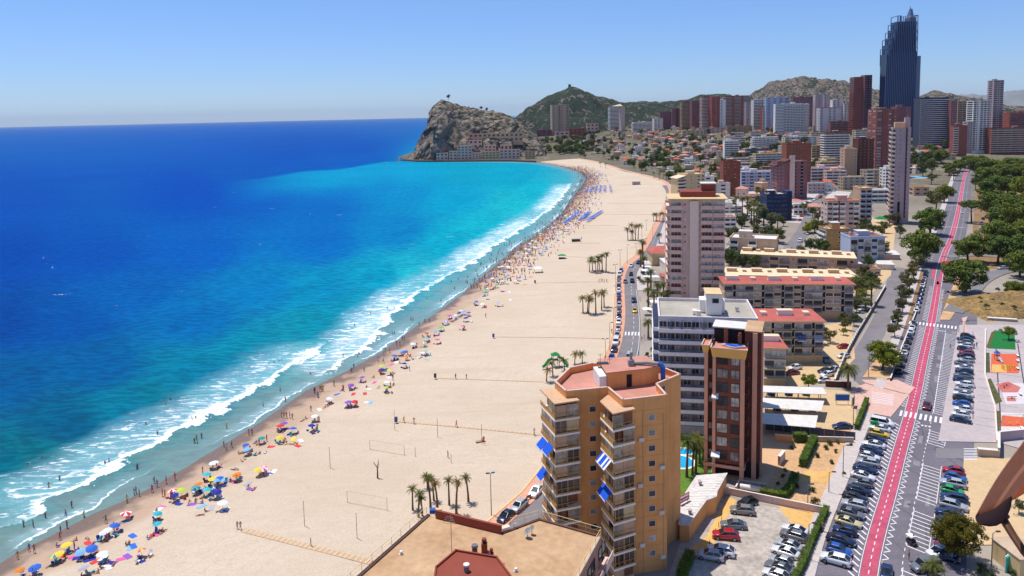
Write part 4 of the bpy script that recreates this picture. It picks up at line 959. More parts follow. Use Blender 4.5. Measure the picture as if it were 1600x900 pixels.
building('office_block','broad dark glass hotel with pale floor bands and a blue glazed top',1436,1484,153,('b',232),-6,22,M['slate'],front='=ggggggg',right='B.B',sp=V(bandv=(1.1,.7,0),slabm=M['lilac'],glass=GLD,frame=M['slate'],parapetm=M['navy']),bits=3,roof=M['greyroof'])
building('apartment_tower','dark shaft at the right end of the broad dark glass hotel',1484,1496,158,('b',232),-6,20,M['purple'],front='.B.',sp=V(glass=GLD),bits=1,stair=False)
building('apartment_tower','tan balconied block seen between the dark hotel and the white tower',1494,1521,158,('b',226),-5,16,M['peach'],front='bbb',sp=V(slabm=M['tan'],glass=GLD),bits=3)
rt,w,d,h=building('apartment_tower','white tower with black window pairs and spiky dark roof masts',1518,1548,158,('b',240),-2,16,M['white'],front='WsppWWW',left='W',sp=V(glass=GLD,frame=M['dark'],ribm=M['white'],wh=1.7),bits=0,stair=True)
for i in range(7):
    mb=MB(); x=1+i*(w-2)/6; mb.tube((x,3+(i%3)*4,h-.6),(x,3+(i%3)*4,h+4+(i%2)*3),.3,.12,5); put('roof_mast',mb.mesh('roof_mast',[M['dgrey']]),rt)
building('apartment_tower','tall grey tower with a white cap at the right of the skyline',1549,1569,126,('b',228),-4,16,M['greyp'],front='BwB',left='w',sp=V(glass=GLD,frame=M['grey']),bits=1)
building('apartment_tower','brick shaft with a white balcony column in front of the dark glass hotel',1488,1512,196,('b',244),-8,10,M['redbrown'],front='b...',sp=V(slabm=M['balpink'],glass=GLD),bits=1)
building('apartment_block','long brown block with wavy balcony bands above the pines',1547,1640,200,('b',242),-6,14,M['brown'],front='=ggggsgggg',sp=V(bandv=(1.3,.9,0),slabm=M['brown'],parm=M['pinkish'],glass=GLD),bits=4,roof=M['terra'])
building('apartment_tower','maroon brick block rising behind the long brown block at the picture edge',1575,1640,176,('b',234),-6,16,M['redbrown'],front='bb.bb',sp=V(slabm=M['purple'],glass=GLD),bits=2)
building('apartment_block','beige block behind the pines right of the grey tower',1560,1582,182,('b',228),0,12,M['offw'],front='ww.w',bits=1)
# ---- middle distance
building('apartment_tower','tall red-brown tower with white window columns, behind the pale mauve tower',1367,1402,171,('b',278),2,18,M['redbrown'],front='Wp.wps',left='ww',sp=V(glass=GLW,frame=M['balpink'],ribm=M['purple']),bits=2,fh=3)
building('apartment_tower','plain dark maroon shaft rising behind the red-brown tower with white windows',1398,1424,167,('b',262),2,12,M['purple'],front='.s',bits=1)
rt,w,d,h=building('apartment_tower','pale mauve concrete tower with a brown strip, tallest beside the avenue',1391,1424,200,('y',349),-22,13,M['greyp'],front='b...s....s..',left='b.b',right='sss',sp=V(slabm=M['balpink'],glass=GLD,frame=M['dark'],bdep=1.),bits=3,roof=M['terra'],z0=GZ)
mb=MB(); mb.box(w*.72,-.15,4,w*.80,0,h); put('dark_strip',mb.mesh('dark_strip',[M['brown2']]),rt); mb=MB(); mb.box(w*.36,-.12,0,w*.5,-.01,14); put('lobby_glazing',mb.mesh('lobby_glazing',[M['dark']]),rt)
mb=MB(); mb.box(w*.12,3,h-.8,w*.7,10,h+3.2,0); mb.box(w*.7+.02,4,h-.8,w*.98,11,h+6,1); put('penthouse',mb.mesh('penthouse',[M['cream'],M['greyp']]),rt)
building('apartment_tower','pale side tower with a white stepped roof, left half of the brown stepped tower',1319,1340,232,('b',286),-2,12,M['peach'],front='..s',left='s',sp=V(glass=GLD),bits=1,roof=M['whiteroof'])
building('apartment_tower','dark brown stepped tower with small windows, right of its pale half',1340,1366,217,('b',286),-2,14,M['brown2'],front='ssps',sp=V(glass=GLD,ribm=M['brown'],frame=M['tan']),bits=1)
building('apartment_tower','white banded tower with long wavy balconies in the town centre',1289,1327,207,('b',258),-4,14,M['brown'],front='=ggggg',left='=gg',sp=V(bandv=(1.5,1.,0),slabm=M['white'],glass=GLD),bits=2)
building('apartment_tower','brown brick tower with rows of small windows behind the finned dark tower',1228,1268,224,('b',300),-4,14,M['brown'],front='ssws.s',right='ss',sp=V(glass=GLD,frame=M['tan']),bits=3,roof=M['peach'])
rt,w,d,h=building('apartment_tower','dark tower with a tall pinkish fin and slanted brown roof',1214,1262,252,('y',312),2,14,M['purple'],front='ss..d.d.',left='ww',sp=V(glass=GLD,ribm=M['pinkish'],slabm=M['greyp'],frame=M['white']),bits=0,stair=False,z0=GZ)
mb=MB(); mb.box(w*.40,-1.4,-2,w*.56,-.02,h+4.5); put('fin',mb.mesh('fin',[M['pinkish']]),rt)
mb=MB(); mb.add([(-3,-1.8,h-4.5),(w*.4,-1.8,h+.2),(w*.4,d,h+.2),(-3,d,h-4.5),(-3,-1.8,h-3.5),(w*.4,-1.8,h+1.6),(w*.4,d,h+1.6),(-3,d,h-3.5)],[(0,1,2,3),(7,6,5,4),(0,4,5,1),(3,7,4,0)]); put('slanted_roof',mb.mesh('slanted_roof',[M['brown2']]),rt)
building('hotel','long blue-white low hotel with small balconies left of the finned dark tower',1158,1216,268,('b',300),-2,14,M['bluew'],front='bwbwbwbwb',sp=V(slabm=M['bluep'],parm=M['bluew'],glass=GLD),bits=3,roof=M['pinkish'],z0=GZ)
building('apartment_block','low block with blue bands and orange roof terraces behind palms',1267,1320,262,('b',288),-3,14,M['white'],front='=ggggg',sp=V(bandv=(1.4,1.,0),slabm=M['balw'],parm=M['lilac'],glass=GLB),bits=3,roof=M['terra'],z0=GZ)
building('apartment_tower','brown brick tower with white dot windows and a dark edge, nearer the beach',1130,1157,252,('b',308),2,10,M['brown'],front='ss.s.',right='s',sp=V(glass=GLW,frame=M['brown'],wh=.9),bits=1,roof=M['terra'],z0=GZ)
building('apartment_block','white block with long balconies on the hillside left of the round villa',1132,1154,220,('b',248),-4,12,M['white'],front='=ggg',right='w.',sp=V(bandv=(1.4,1.1,0),glass=GLD),bits=1)
building('hotel','white terraced round-fronted hotel on the hillside',1178,1216,214,('b',238),-4,14,M['white'],front='=gggggg',left='=gg',sp=V(bandv=(1.8,1.,0),glass=GLD),bits=2)
rt,w,d,h=building('apartment_block','cream beach block with stepped yellow roofs at the head of the sands',1072,1102,272,('b',318),14,16,M['cream'],front='.s.ww',left='=gg',sp=V(bandv=(1.5,1.,0),glass=GLD,slabm=M['balpink']),bits=1,roof=M['creamroof'],z0=GZ)
mb=MB(); mb.box(-7,1,-3,-.02,13,h-3.5,0); mb.add([(-8,0,h-3.4),(0,0,h-1.5),(0,14,h-1.5),(-8,14,h-3.4),(-8,0,h-3.2),(0,0,h-1.2),(0,14,h-1.2),(-8,14,h-3.2)],[(0,1,2,3),(7,6,5,4),(0,4,5,1),(0,3,7,4)],1); put('side_wing',mb.mesh('side_wing',[M['cream'],M['creamroof']]),rt)
facade(rt,(-7,1),(-.02,1),3,6,(h-7)/6,'b',V(slabm=M['balpink'],glass=GLD,bdep=1.4))
building('apartment_block','narrow white block with a patio between the cream beach block and brown tower',1102,1116,275,('b',312),2,9,M['white'],front='W.',sp=V(glass=GLD),bits=1,z0=GZ)
building('apartment_block','pink and white patio block with an orange roof hatch beside the brown tower',1119,1141,286,('b',312),2,9,M['offw'],front='.W.',bits=1,roof=M['terra'],z0=GZ)
rt,w,d,h=building('office_block','dark navy glass block standing over the palm grove',1198,1231,303,('b',346),-3,16,M['navy'],front='BBB',right='BB',left='B',sp=V(glass=GLB,frame=M['navy'],wh=1.4),bits=3,z0=GZ)
mb=MB(); mb.box(w+.02,2,-2,w+3.5,12,h+1.5); put('stair_tower',mb.mesh('stair_tower',[M['navy']]),rt)
building('apartment_block','pink and white apartment block with an orange roof terrace',1292,1343,313,('y',362),-4,11,M['pinkish'],front='Bbpb.Bb',left='ww',sp=V(glass=GLW,slabm=M['balw'],parm=M['balw'],ribm=M['brown'],parapetm=M['peach']),bits=3,roof=M['terra'],z0=GZ)
building('apartment_block','blue-balconied block joined behind the pink and white apartments',1343,1363,293,('y',358),-4,12,M['peach'],front='xx',right='',sp=V(glass=GLD,slabm=M['bluep'],parm=M['bluew']),bits=2,roof=M['creamroof'],z0=GZ)
building('apartment_block','tan block with a pink roof in front of the pink and white apartments',1291,1328,357,('y',392),-2,11,M['banytan'],front='.s.w.w',left='b',sp=V(glass=GLD),bits=2,roof=M['pinkish'],z0=GZ)
building('apartment_block','pale blue balconied block with white awnings next to the tan block',1328,1383,369,('y',414),-3,12,M['bluew'],front='rBrBr',right='..',sp=V(glass=GLW,slabm=M['balgrey'],parm=M['steel'],frame=M['white']),bits=3,roof=M['brown'],z0=GZ)
rt,w,d,h=building('apartment_block','beige block with curved balconies and a lilac roof behind the beach tower',1140,1213,370,('y',412),-24,14,M['tan'],front='b..b....',left='bb',sp=V(glass=GLD,slabm=M['white'],bdep=1.6),bits=2,roof=M['lilac'],z0=GZ)
# ---- long low apartment blocks
def long_block(label,xl,xr,ytop,ybase,rot,D,roofm,wall,pat,sp,vents,fh=2.8,over=1.,ventm=None):
    rt,w,d,h=building('apartment_block',label,xl,xr,ytop,('y',ybase),rot,D,wall,front=pat,left='w.w',right='w.w',sp=sp,bits=0,stair=False,roof=roofm,z0=GZ,fh=fh,parapet=.25)
    mb=MB(); mb.box(-over*.5,-over,h-.2,w+over*.5,D+.5,h+.12,0); mb.box(-over*.5,-over-.04,h-.24,w+over*.5,-over+.04,h+.2,1); put('roof',mb.mesh('roof_slab',[roofm,M['cream']]),rt)
    for i in range(vents):
        x=w*(i+.5)/vents; mb=MB(); big=i%2==0
        a=2.1 if big else .7
        mb.box(x-a,D*.45,h+.1,x+a,D*.45+1.9,h+(1.5 if big else .9),0); mb.box(x-a-.2,D*.45-.2,h+(1.5 if big else .9),x+a+.2,D*.45+2.1,h+(1.66 if big else 1.05),1); put('roof_vent',mb.mesh('roof_vent',[ventm or M['white'],M['creamroof']]),rt)
    return rt,w,d,h
long_block('long cream-roofed block farther from the camera, with orange chimneys and blue awnings',1158,1337,396,420,-20,15,M['creamroof'],M['peach'],'rwrBrwrBrwrw',V(glass=GLW,slabm=M['peach'],parm=M['balgrey'],frame=M['white']),10,ventm=M['peach'])
rt,w,d,h=long_block('long cream-roofed block with orange chimneys, partly hidden by the red roof in front',1136,1340,429,443,-11,14,M['creamroof'],M['peach'],'rwrBrwrBrwrw',V(glass=GLW,slabm=M['peach'],parm=M['balgrey']),10,ventm=M['peach'])
rt,w,d,h=long_block('long red-roofed block with four storeys of cluttered balconies, farther of the two',1131,1334,442,498,-7,11,M['redroof'],M['peach'],'rdrrBdrBdrBdrrdBBdr',V(glass=GLW,slabm=M['pinkish'],parm=M['balgrey'],frame=M['white']),6,fh=2.7)
rt,w,d,h=long_block('red-roofed apartment block behind the brown tower, with awnings and shaded ground floor',1150,1287,500,566,-5,13,M['redroof'],M['cream'],'rBdrBdrrdrrdr',V(glass=GLW,slabm=M['cream'],parm=M['balgrey'],frame=M['white']),4,fh=2.7)
awnings(rt,(w*.60,0),(w*.84,0),8.6,M['bluep'],2.4,1.4,1.6,.6); awnings(rt,(w*.84,0),(w,0),8.4,M['bluew'],2.4,1.4,1.6,.6)
rt,w,d,h=long_block('lower red-roofed wing with white patio walls right of the brown tower',1193,1228,541,604,-8,11,M['redroof'],M['cream'],'rr',V(glass=GLW,slabm=M['cream'],parm=M['balgrey'],frame=M['white']),1,fh=2.8)
# ---- beach-front tower
rt,w,d,h=building('apartment_tower','tall beach-front tower with pink balcony bands and dark red recesses, ochre roof edge',1047,1133,310,('y',474),-10,17,M['pinkish'],front='xs..xx',left='=ggg',sp=V(glass=glassmat('red_and_pale_blinds',(.11,.03,.022),(.60,.54,.48),.55,rough=.5),slabm=M['balpink'],parm=M['pinkish'],frame=M['white'],parapetm=M['cream'],bandv=(1.5,1.,0),bdep=1.5,ph=1.1,det=True),bits=2,roof=M['creamroof'],z0=GZ,fh=2.9,stair=False)
mb=MB(); mb.box(w*.36,-.9,2,w*.52,-.02,h-.9); put('rib',mb.mesh('rib',[M['balpink']]),rt)
mb=MB(); mb.box(w*.2,4,h-.7,w*.85,13,h+2.2,0); mb.box(w*.6,6,h+2.22,w*.85,12,h+5,1); mb.box(w*.58,5.6,h+5,w*.87,12.4,h+5.3,2); put('penthouse',mb.mesh('penthouse',[M['rust'],M['rust'],M['whiteroof']]),rt)
mb=MB(); mb.box(-1,-1.6,h-.25,w+1,17.3,h+.1); put('roof',mb.mesh('roof_edge',[M['cream']]),rt)
# ---- large white banded block
rt,w,d,h=building('apartment_block','large white block with glazed balcony bands, behind the orange and brown towers',1030,1184,491,('y',676),-10,17,M['lilac'],front='=gggggggggggg',left='=ggg',right='www',sp=V(bandv=(1.4,.85,0),slabm=rgb('blue_grey_edge',(120,128,156),var=.05),parm=M['balw'],glass=GLW,frame=M['white'],det=True,div=9),bits=2,roof=M['greyroof'],z0=GZ,fh=2.75,stair=False)
mb=MB(); mb.box(w*.50,4,h-.6,w*.66,10,h+4.2,0); mb.box(w*.49,3.8,h+4.2,w*.665,10.2,h+4.4,1); mb.box(w*.665,6,h-.6,w*.70,9,h+2.2,0); mb.box(w*.44,6,h-.6,w*.50,9.5,h+2.4,0); put('stair_house',mb.mesh('stair_house',[M['white'],M['cream']]),rt)
put('window',win_mesh(1.5,1.1,M['grey'],GL,True),rt,(w*.56,4,h+2.2))
mb=MB(); mb.box(w*.36,4,h-.6,w*.40,5.8,h+.3,0); put('skylight',mb.mesh('skylight',[M['white']]),rt)

# ---- further blocks filling the town
WB=V(bandv=(1.2,1.,0),glass=GLD)
for lb,xl,xr,yt,yb,rot,D,wm,pat,rm,sp in (
('cream four-storey house with arched balconies beside the white banded tower',1268,1289,227,254,-3,10,M['cream'],'bbb',M['creamroof'],V(slabm=M['cream'],glass=GLD)),
('long low white roofs beneath the curved white hotel',1226,1286,214,228,-3,12,M['offw'],'wwwwwww',M['pinkish'],V(glass=GLD)),
('tan terraced block with a yellow roof box right of the white banded tower',1336,1382,203,226,-3,12,M['tan'],'=ggggg',M['sandroof'],WB),
('dark glass villa block below the white round hotel',1168,1204,233,247,-3,12,M['slate'],'=gggg',M['greyroof'],V(bandv=(1.6,.6,0),glass=GLB)),
('low white row of flats between the two red-brown towers',1362,1391,296,318,-3,10,M['white'],'=ggg',M['whiteroof'],WB),
('low shop row with an orange roof beside the palm grove',1172,1199,305,318,-3,10,M['peach'],'WWW',M['terra'],V(glass=GLD)),
('white-roofed restaurant at the foot of the brown dotted tower',1120,1160,322,336,-3,9,M['offw'],'WWWW',M['whiteroof'],V(glass=GLD)),
('low white sports hall right of the mauve tower',1430,1466,238,252,-3,14,M['offw'],'wwwww',M['whiteroof'],V(glass=GLD)),
('ochre house with a sandy roof beside the avenue bend',1428,1452,292,306,-3,10,M['peach'],'ww',M['sandroof'],V(glass=GLD)),
('pale blue and white block peeping behind the chequered tower',1196,1234,153,206,0,12,M['bluew'],'wwww',M['bluep'],V(glass=GLD)),
('maroon slab showing above the curved white hotel',1238,1272,152,206,0,12,M['purple'],'wwdww',M['redroof'],V(glass=GLD)),
('white tower seen between the lilac hotel and the maroon tower',1318,1333,162,206,0,12,M['offw'],'www',M['whiteroof'],V(glass=GLD)),
('tan low flats with a red stair house below the broad red tower',1136,1176,197,212,-3,10,M['banytan'],'wwwww',M['greyroof'],V(glass=GLD)),
('grey slab behind the narrow striped tower',1165,1180,160,202,0,12,M['greyp'],'ww',M['greyroof'],V(glass=GLD)),
('pinkish flats on the ridge between the purple and red towers',1090,1132,200,212,-3,10,M['pinkish'],'wwwwww',M['terra'],V(glass=GLD)),
('beige flats high behind the white terraces',1066,1100,204,216,-3,10,M['cream'],'wwwww',M['pinktile'],V(glass=GLD)),
('brown-grey flats left of the curved-balcony block',1132,1150,338,362,-4,9,M['pinkish'],'bb',M['sandroof'],V(slabm=M['balw'],glass=GLD)),
('white block with a long awning across the street from the navy block',1240,1262,318,336,-4,9,M['white'],'WWW',M['whiteroof'],V(glass=GLD)),
('low brown-roofed garages below the pale blue block',1326,1376,420,432,-4,9,M['tan'],'WWWWW',M['brown'],V(glass=GLD)),
('beige low house among the pines behind the cars',1470,1494,240,250,-3,9,M['cream'],'www',M['terra'],V(glass=GLD)),
('white flats at the very foot of the tall grey tower',1555,1600,226,238,-3,10,M['offw'],'wwwww',M['pinktile'],V(glass=GLD)),
('slim mauve flats beside the white black-windowed tower',1510,1520,190,240,-3,12,M['greyp'],'ww',M['greyroof'],V(glass=GLD)),
('stepped cream hotel on the slope above the blue-white hotel',1180,1222,240,262,-3,12,M['cream'],'=ggggg',M['creamroof'],WB),
('pink house with white arches above the brown dotted tower',1098,1128,236,250,-3,10,M['pinkish'],'wwww',M['terra'],V(glass=GLD)),
('low grey flats with blue blinds beside the finned tower',1262,1290,286,304,-3,10,M['greyp'],'wwww',M['whiteroof'],V(glass=GLB))):
    building('apartment_block',lb,xl,xr,yt,('b',yb),rot,D,wm,front=pat,left='w',roof=rm,bits=2,stair=(xr-xl)>30,g0=0,sp=sp)

# ---- more middling blocks between the named ones
q=random.Random(77)
for k in range(60):
    x=q.uniform(1128,1400); y=q.uniform(216,300)
    P=march(x,y); w=q.uniform(14,26); d=q.uniform(10,13)
    if seg_d(P[0],P[1],PROM)[0]<25 or abs(seg_d(P[0],P[1],BK.p)[0])<9 or seg_d(P[0],P[1],RD.p)[0]>-22: continue
    if any(-w-3<(P[0]-fx)*c+(P[1]-fy)*s<W_+4 and -d-2<-(P[0]-fx)*s+(P[1]-fy)*c<D_+3 for fx,fy,c,s,W_,D_ in FOOT): continue
    h=q.uniform(9,19); wn,wm=q.choice([('white','white'),('cream','cream'),('pinkish','pinkish'),('tan','tan'),('peach','peach'),('off-white','offw'),('brick','brown')]); xr=proj(P[0]+w,P[1],P[2])[0]; yt=proj(P[0],P[1],P[2]+h)[1]
    b=min(LMK,key=lambda l:(l[0]-x)**2+((l[1]-y)*2)**2); rf=q.choice(['greyroof','whiteroof','terra','creamroof','pinkish']); band=q.random()<.4
    building('apartment_block',f'{"low" if h<13 else "mid-height"} {wn} {"banded" if band else "windowed"} block {"left of" if x<b[0]-5 else ("right of" if x>b[0]+5 else "by")} {b[2]}',x,xr,yt,('P',P[1],P[2]),q.uniform(-8,6),d,M[wm],front='=gggg' if band else q.choice(['bwbw','wwww','wbbw','bbb']),left='ww',roof=M[rf],bits=2,stair=q.random()<.6,g0=0,sp=V(glass=GLD,slabm=M['balw'],bandv=(1.2,1.,0)),group='middling blocks of the town')
# ---- orange octagonal tower beside the beach road
def orange_tower():
    rt=root('apartment_tower','ochre orange brick tower with stacked balconies and blue awnings, standing by the beach road','building',(0,0,GZ))
    T=33-GZ; wallm=M['orange']
    A_,B_,C_,D_,E_=(6.5,120.9),(8.0,116.4),(15.0,117.7),(16.65,112.2),(24.0,113.9)
    E2=(23.4,118.8);Wc,K,L_,M2=(28.3,123.1),(25.7,127.3),(13.7,129.8),(9.5,127.7)
    poly=[A_,B_,C_,D_,E_,E2,Wc,K,L_,M2]
    mb=MB(); mb.prism(poly,-3,T-1.15,0,1); put('wall',mb.mesh('tower_body',[wallm,M['pinktile']]),rt)
    # parapet with a pale coping
    mb=MB()
    for a,b in zip(poly,poly[1:]+poly[:1]):
        dx,dy=b[0]-a[0],b[1]-a[1]; l=math.hypot(dx,dy); nx,ny=-dy/l,dx/l
        a2=(a[0]+dx/l*.001,a[1]); 
        mb.prism([a,b,(b[0]+nx*.22,b[1]+ny*.22),(a[0]+nx*.22,a[1]+ny*.22)],T-1.149,T-.08,0)
        mb.prism([(a[0]-nx*.05,a[1]-ny*.05),(b[0]-nx*.05,b[1]-ny*.05),(b[0]+nx*.3,b[1]+ny*.3),(a[0]+nx*.3,a[1]+ny*.3)],T-.079,T+.05,1)
    put('parapet',mb.mesh('parapet',[wallm,M['pinkish']]),rt)
    # roof plant room
    q=[(15.2,119.6),(21.8,121.2),(24.4,122.6),(23.0,127.4),(14.6,126.4)]
    mb=MB(); mb.prism(q,T-1.12,T+1.7,0,1); mb.prism([(13.9,119.4),(15.1,119.6),(14.6,124.5),(13.4,124.3)],T-1.12,T+1.2,2); put('plant_room',mb.mesh('plant_room',[wallm,M['pinktile'],M['white']]),rt)
    mb=MB(); mb.prism([(q[0][0]-.2,q[0][1]-.25),(q[1][0],q[1][1]-.25),(q[2][0]+.25,q[2][1]-.1),(q[3][0]+.2,q[3][1]+.2),(q[4][0]-.2,q[4][1]+.2)],T+1.7,T+1.85,0); put('roof',mb.mesh('plant_room_roof',[M['pinktile']]),rt)
    mb=MB(); mb.box(0,-.06,0,.9,0,2.1); put('door',mb.mesh('door',[M['dark']]),rt,(18.6,120.38,T-1.05),.24)
    mb=MB(); mb.path([(20.2,123,T+2.1),(22.4,122.6,T+2.3),(24.1,121.9,T+2.3),(24.6,121.7,T+2.2)],[.3,.3,.3,.3],8); put('duct',mb.mesh('duct',[M['poleg']]),rt)
    mb=MB(); mb.path([(24.2,121.9,T+2.35),(24.7,121.7,T+2.2),(24.9,121.5,T+1.8),(24.95,121.45,T-1.1)],[.42,.42,.42,.42],10); put('duct',mb.mesh('blue_duct',[M['bluep']]),rt)['label']='bright blue vertical duct'
    mb=MB(); mb.box(19.2,122.2,T+1.85,20.2,123.2,T+2.9); mb.tube((19.7,122.7,T+2.9),(19.7,122.7,T+4.2),.25,.2,8); put('chimney',mb.mesh('chimney',[M['grey']]),rt)
    mb=MB()
    for i in range(3): mb.tube((14.6+i*.8,124,T+1.8),(14.6+i*.8,124,T+3.6-i*.4),.04,.04,4); mb.tube((14.2+i*.8,124,T+3.4-i*.4),(15.1+i*.8,124,T+3.4-i*.4),.03,.03,4)
    mb.box(14,123.5,T+1.86,16,124.5,T+2.0); put('antenna',mb.mesh('antenna',[M['dgrey']]),rt)
    # balcony stacks: footprint P (far), Q (corner), R (front right)
    fh=2.54; n=11
    gil=M['rail']; bs=0
    for (P_,Q_,R_,wi,seed) in (((3.96,120.6),(6.03,114.1),(10.2,115.4),(9.7,116.75),1),((13.4,114.8),(14.8,109.7),(18.5,111.4),(18.2,112.6),2)):
        back=(6.6,120.7) if seed==1 else (15.1,117.6)
        inn=(8.05,116.35) if seed==1 else (16.6,112.25)
        ztop=31.6-GZ
        foot=[P_,Q_,R_,wi,inn,back]
        mb=MB(); mb.prism([P_,Q_,R_,wi,inn,back],ztop,ztop+.22,0); o=put('roof',mb.mesh('balcony_roof',[M['peach']]),rt)
        for k in range(n+1):
            z=ztop-fh*k
            if z<0: break
            if k>0:
                mb=MB(); g=.12
                mb.prism([P_,Q_,R_,wi,inn,back],z-.30,z,0); put('balcony',cached(('osl',seed),lambda:MB().prism([(x,y) for x,y in [P_,Q_,R_,wi,inn,back]],-.30,0,0).mesh('balcony',[M['balw']])),rt,(0,0,z))
            # side and front screens of this storey
            for si,(a,b) in enumerate(((P_,Q_),(Q_,R_))):
                dx,dy=b[0]-a[0],b[1]-a[1]; l=math.hypot(dx,dy); ang=math.atan2(dy,dx); ux,uy=dx/l,dy/l; nx,ny=-uy,ux
                z1=z-fh
                if z1<-.5: continue
                kind=R.choice('oogbboc'); nb=4 if si==0 else 2; bw=(l-.1)/nb
                # amber parapet + gilded rail
                def mkpar():
                    m_=MB(); m_.box(.02,.06,0,l-.02,.14,.62 if si==0 else .22,0); m_.box(.0,.04,.86,l,.10,.92,1)
                    for i in range(int(l/1.05)+2): x=min(l-.05,i*1.05); m_.box(x,.04,.22,x+.05,.10,.86,1)
                    return m_.mesh('railing',[M['amber'],gil])
                put('railing',cached(('opar',seed,si),mkpar),rt,(a[0],a[1],z1+.0),ang)
                for i in range(nb):
                    kk=R.random()
                    # each bay: glazed screen, blind, or open loggia
                    x0=.06+i*bw
                    px_,py_=a[0]+ux*x0+nx*.28,a[1]+uy*x0+ny*.28
                    if kk<.48:
                        w_=round(bw-.06,2); me=cached(('osc',w_),lambda:win_mesh(w_,round(fh-.34,2),M['peach'],glassmat('loggia_glass',(.07,.042,.03),(.52,.42,.32),.4,rough=.25) if 'lg' not in CACHE else CACHE['lg'],True,.07))
                        put('window',me,rt,(px_,py_,z1+.02),ang)
                    elif kk<.85:
                        m_=MB(); m_.box(0,-.03,0.35,bw-.05,.03,fh-.36,0); put('roller_blind',m_.mesh('roller_blind',[M['peach'] if kk<.72 else M['cream']]),rt,(px_,py_,z1),ang)
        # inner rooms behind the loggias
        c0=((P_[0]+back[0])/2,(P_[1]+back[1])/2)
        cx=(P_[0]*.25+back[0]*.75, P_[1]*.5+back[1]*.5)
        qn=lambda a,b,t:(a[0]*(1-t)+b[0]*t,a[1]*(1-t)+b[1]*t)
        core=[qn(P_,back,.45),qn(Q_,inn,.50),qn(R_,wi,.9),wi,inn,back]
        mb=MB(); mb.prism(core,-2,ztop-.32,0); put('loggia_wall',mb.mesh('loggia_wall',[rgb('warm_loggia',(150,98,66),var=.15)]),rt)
    # blue awnings on the sea side
    Pa,Qa=(3.96,120.6),(6.03,114.1); Pb,Qb=(13.4,114.8),(14.8,109.7)
    def aw(a,b,pyz,u,w,st=None,nm='awning'):
        zz=solve_z(*( (a[0]*(1-u)+b[0]*u,a[1]*(1-u)+b[1]*u) ),pyz)-GZ
        return awnings(rt,a,b,zz,M['bluea'],w,1.2,1.25,u,nm,st)
    aw(Pa,Qa,682,.30,2.3); aw(Pa,Qa,690,.72,2.3); aw(Pa,Qa,730,.25,2.2)
    aw(Pb,Qb,708,.5,3.6,(0,2,3,5)); aw(Pb,Qb,757,.55,3.3)
    # windows in the plain faces
    for (a,b,us) in ((B_,C_,(.62,)),(D_,E_,(.64,))):
        dx,dy=b[0]-a[0],b[1]-a[1]; l=math.hypot(dx,dy); ang=math.atan2(dy,dx)
        for k in range(10):
            z=T-4.0-k*2.54; w_=1.15
            me=cached('owin',lambda:win_mesh(1.2,1.05,M['balpink'],GLW,True)); u=us[0]
            put('window',me,rt,(a[0]+dx*u-.5*dx/l,a[1]+dy*u-.5*dy/l,z),ang)
    fx,fy=(E_[0]-D_[0])/7.54,(E_[1]-D_[1])/7.54
    for k,u in ((1,2.6),(3,6.2),(4,2.4),(6,6.1),(8,2.7),(9,6.3)):
        put('air_conditioner',cached('acu',lambda:MB().box(0,-.36,0,.85,-.02,.6).box(.1,-.38,.08,.55,-.361,.52).mesh('air_conditioner',[M['offw']])),rt,(D_[0]+fx*u,D_[1]+fy*u,T-4.6-k*2.54),math.atan2(fy,fx))
    for u,h_ in ((3.4,T-2),(6.9,T-3)): put('drain_pipe',MB().box(0,-.09,0,.08,-.01,h_).mesh('drain_pipe',[M['tan']]),rt,(D_[0]+fx*u,D_[1]+fy*u,0),math.atan2(fy,fx))
    for k in range(11): put('slab_line',cached('sll',lambda:MB().box(0.02,-.025,0,7.5,-.001,.05).mesh('slab_line',[M['amber']])),rt,(D_[0],D_[1],T-2.2-k*2.54),math.atan2(fy,fx))
    dx,dy=Wc[0]-E2[0],Wc[1]-E2[1]; l=math.hypot(dx,dy); ang=math.atan2(dy,dx)
    for k in range(11):
        put('window',cached('oslit',lambda:win_mesh(.45,.8,M['brown'],GLD,True)),rt,(E2[0]+dx*.22,E2[1]+dy*.22,T-2.5-k*2.54),ang)
    put('window',cached('owin',None),rt,(E2[0]+dx*.14,E2[1]+dy*.14,T-1.8),ang)
orange_tower()
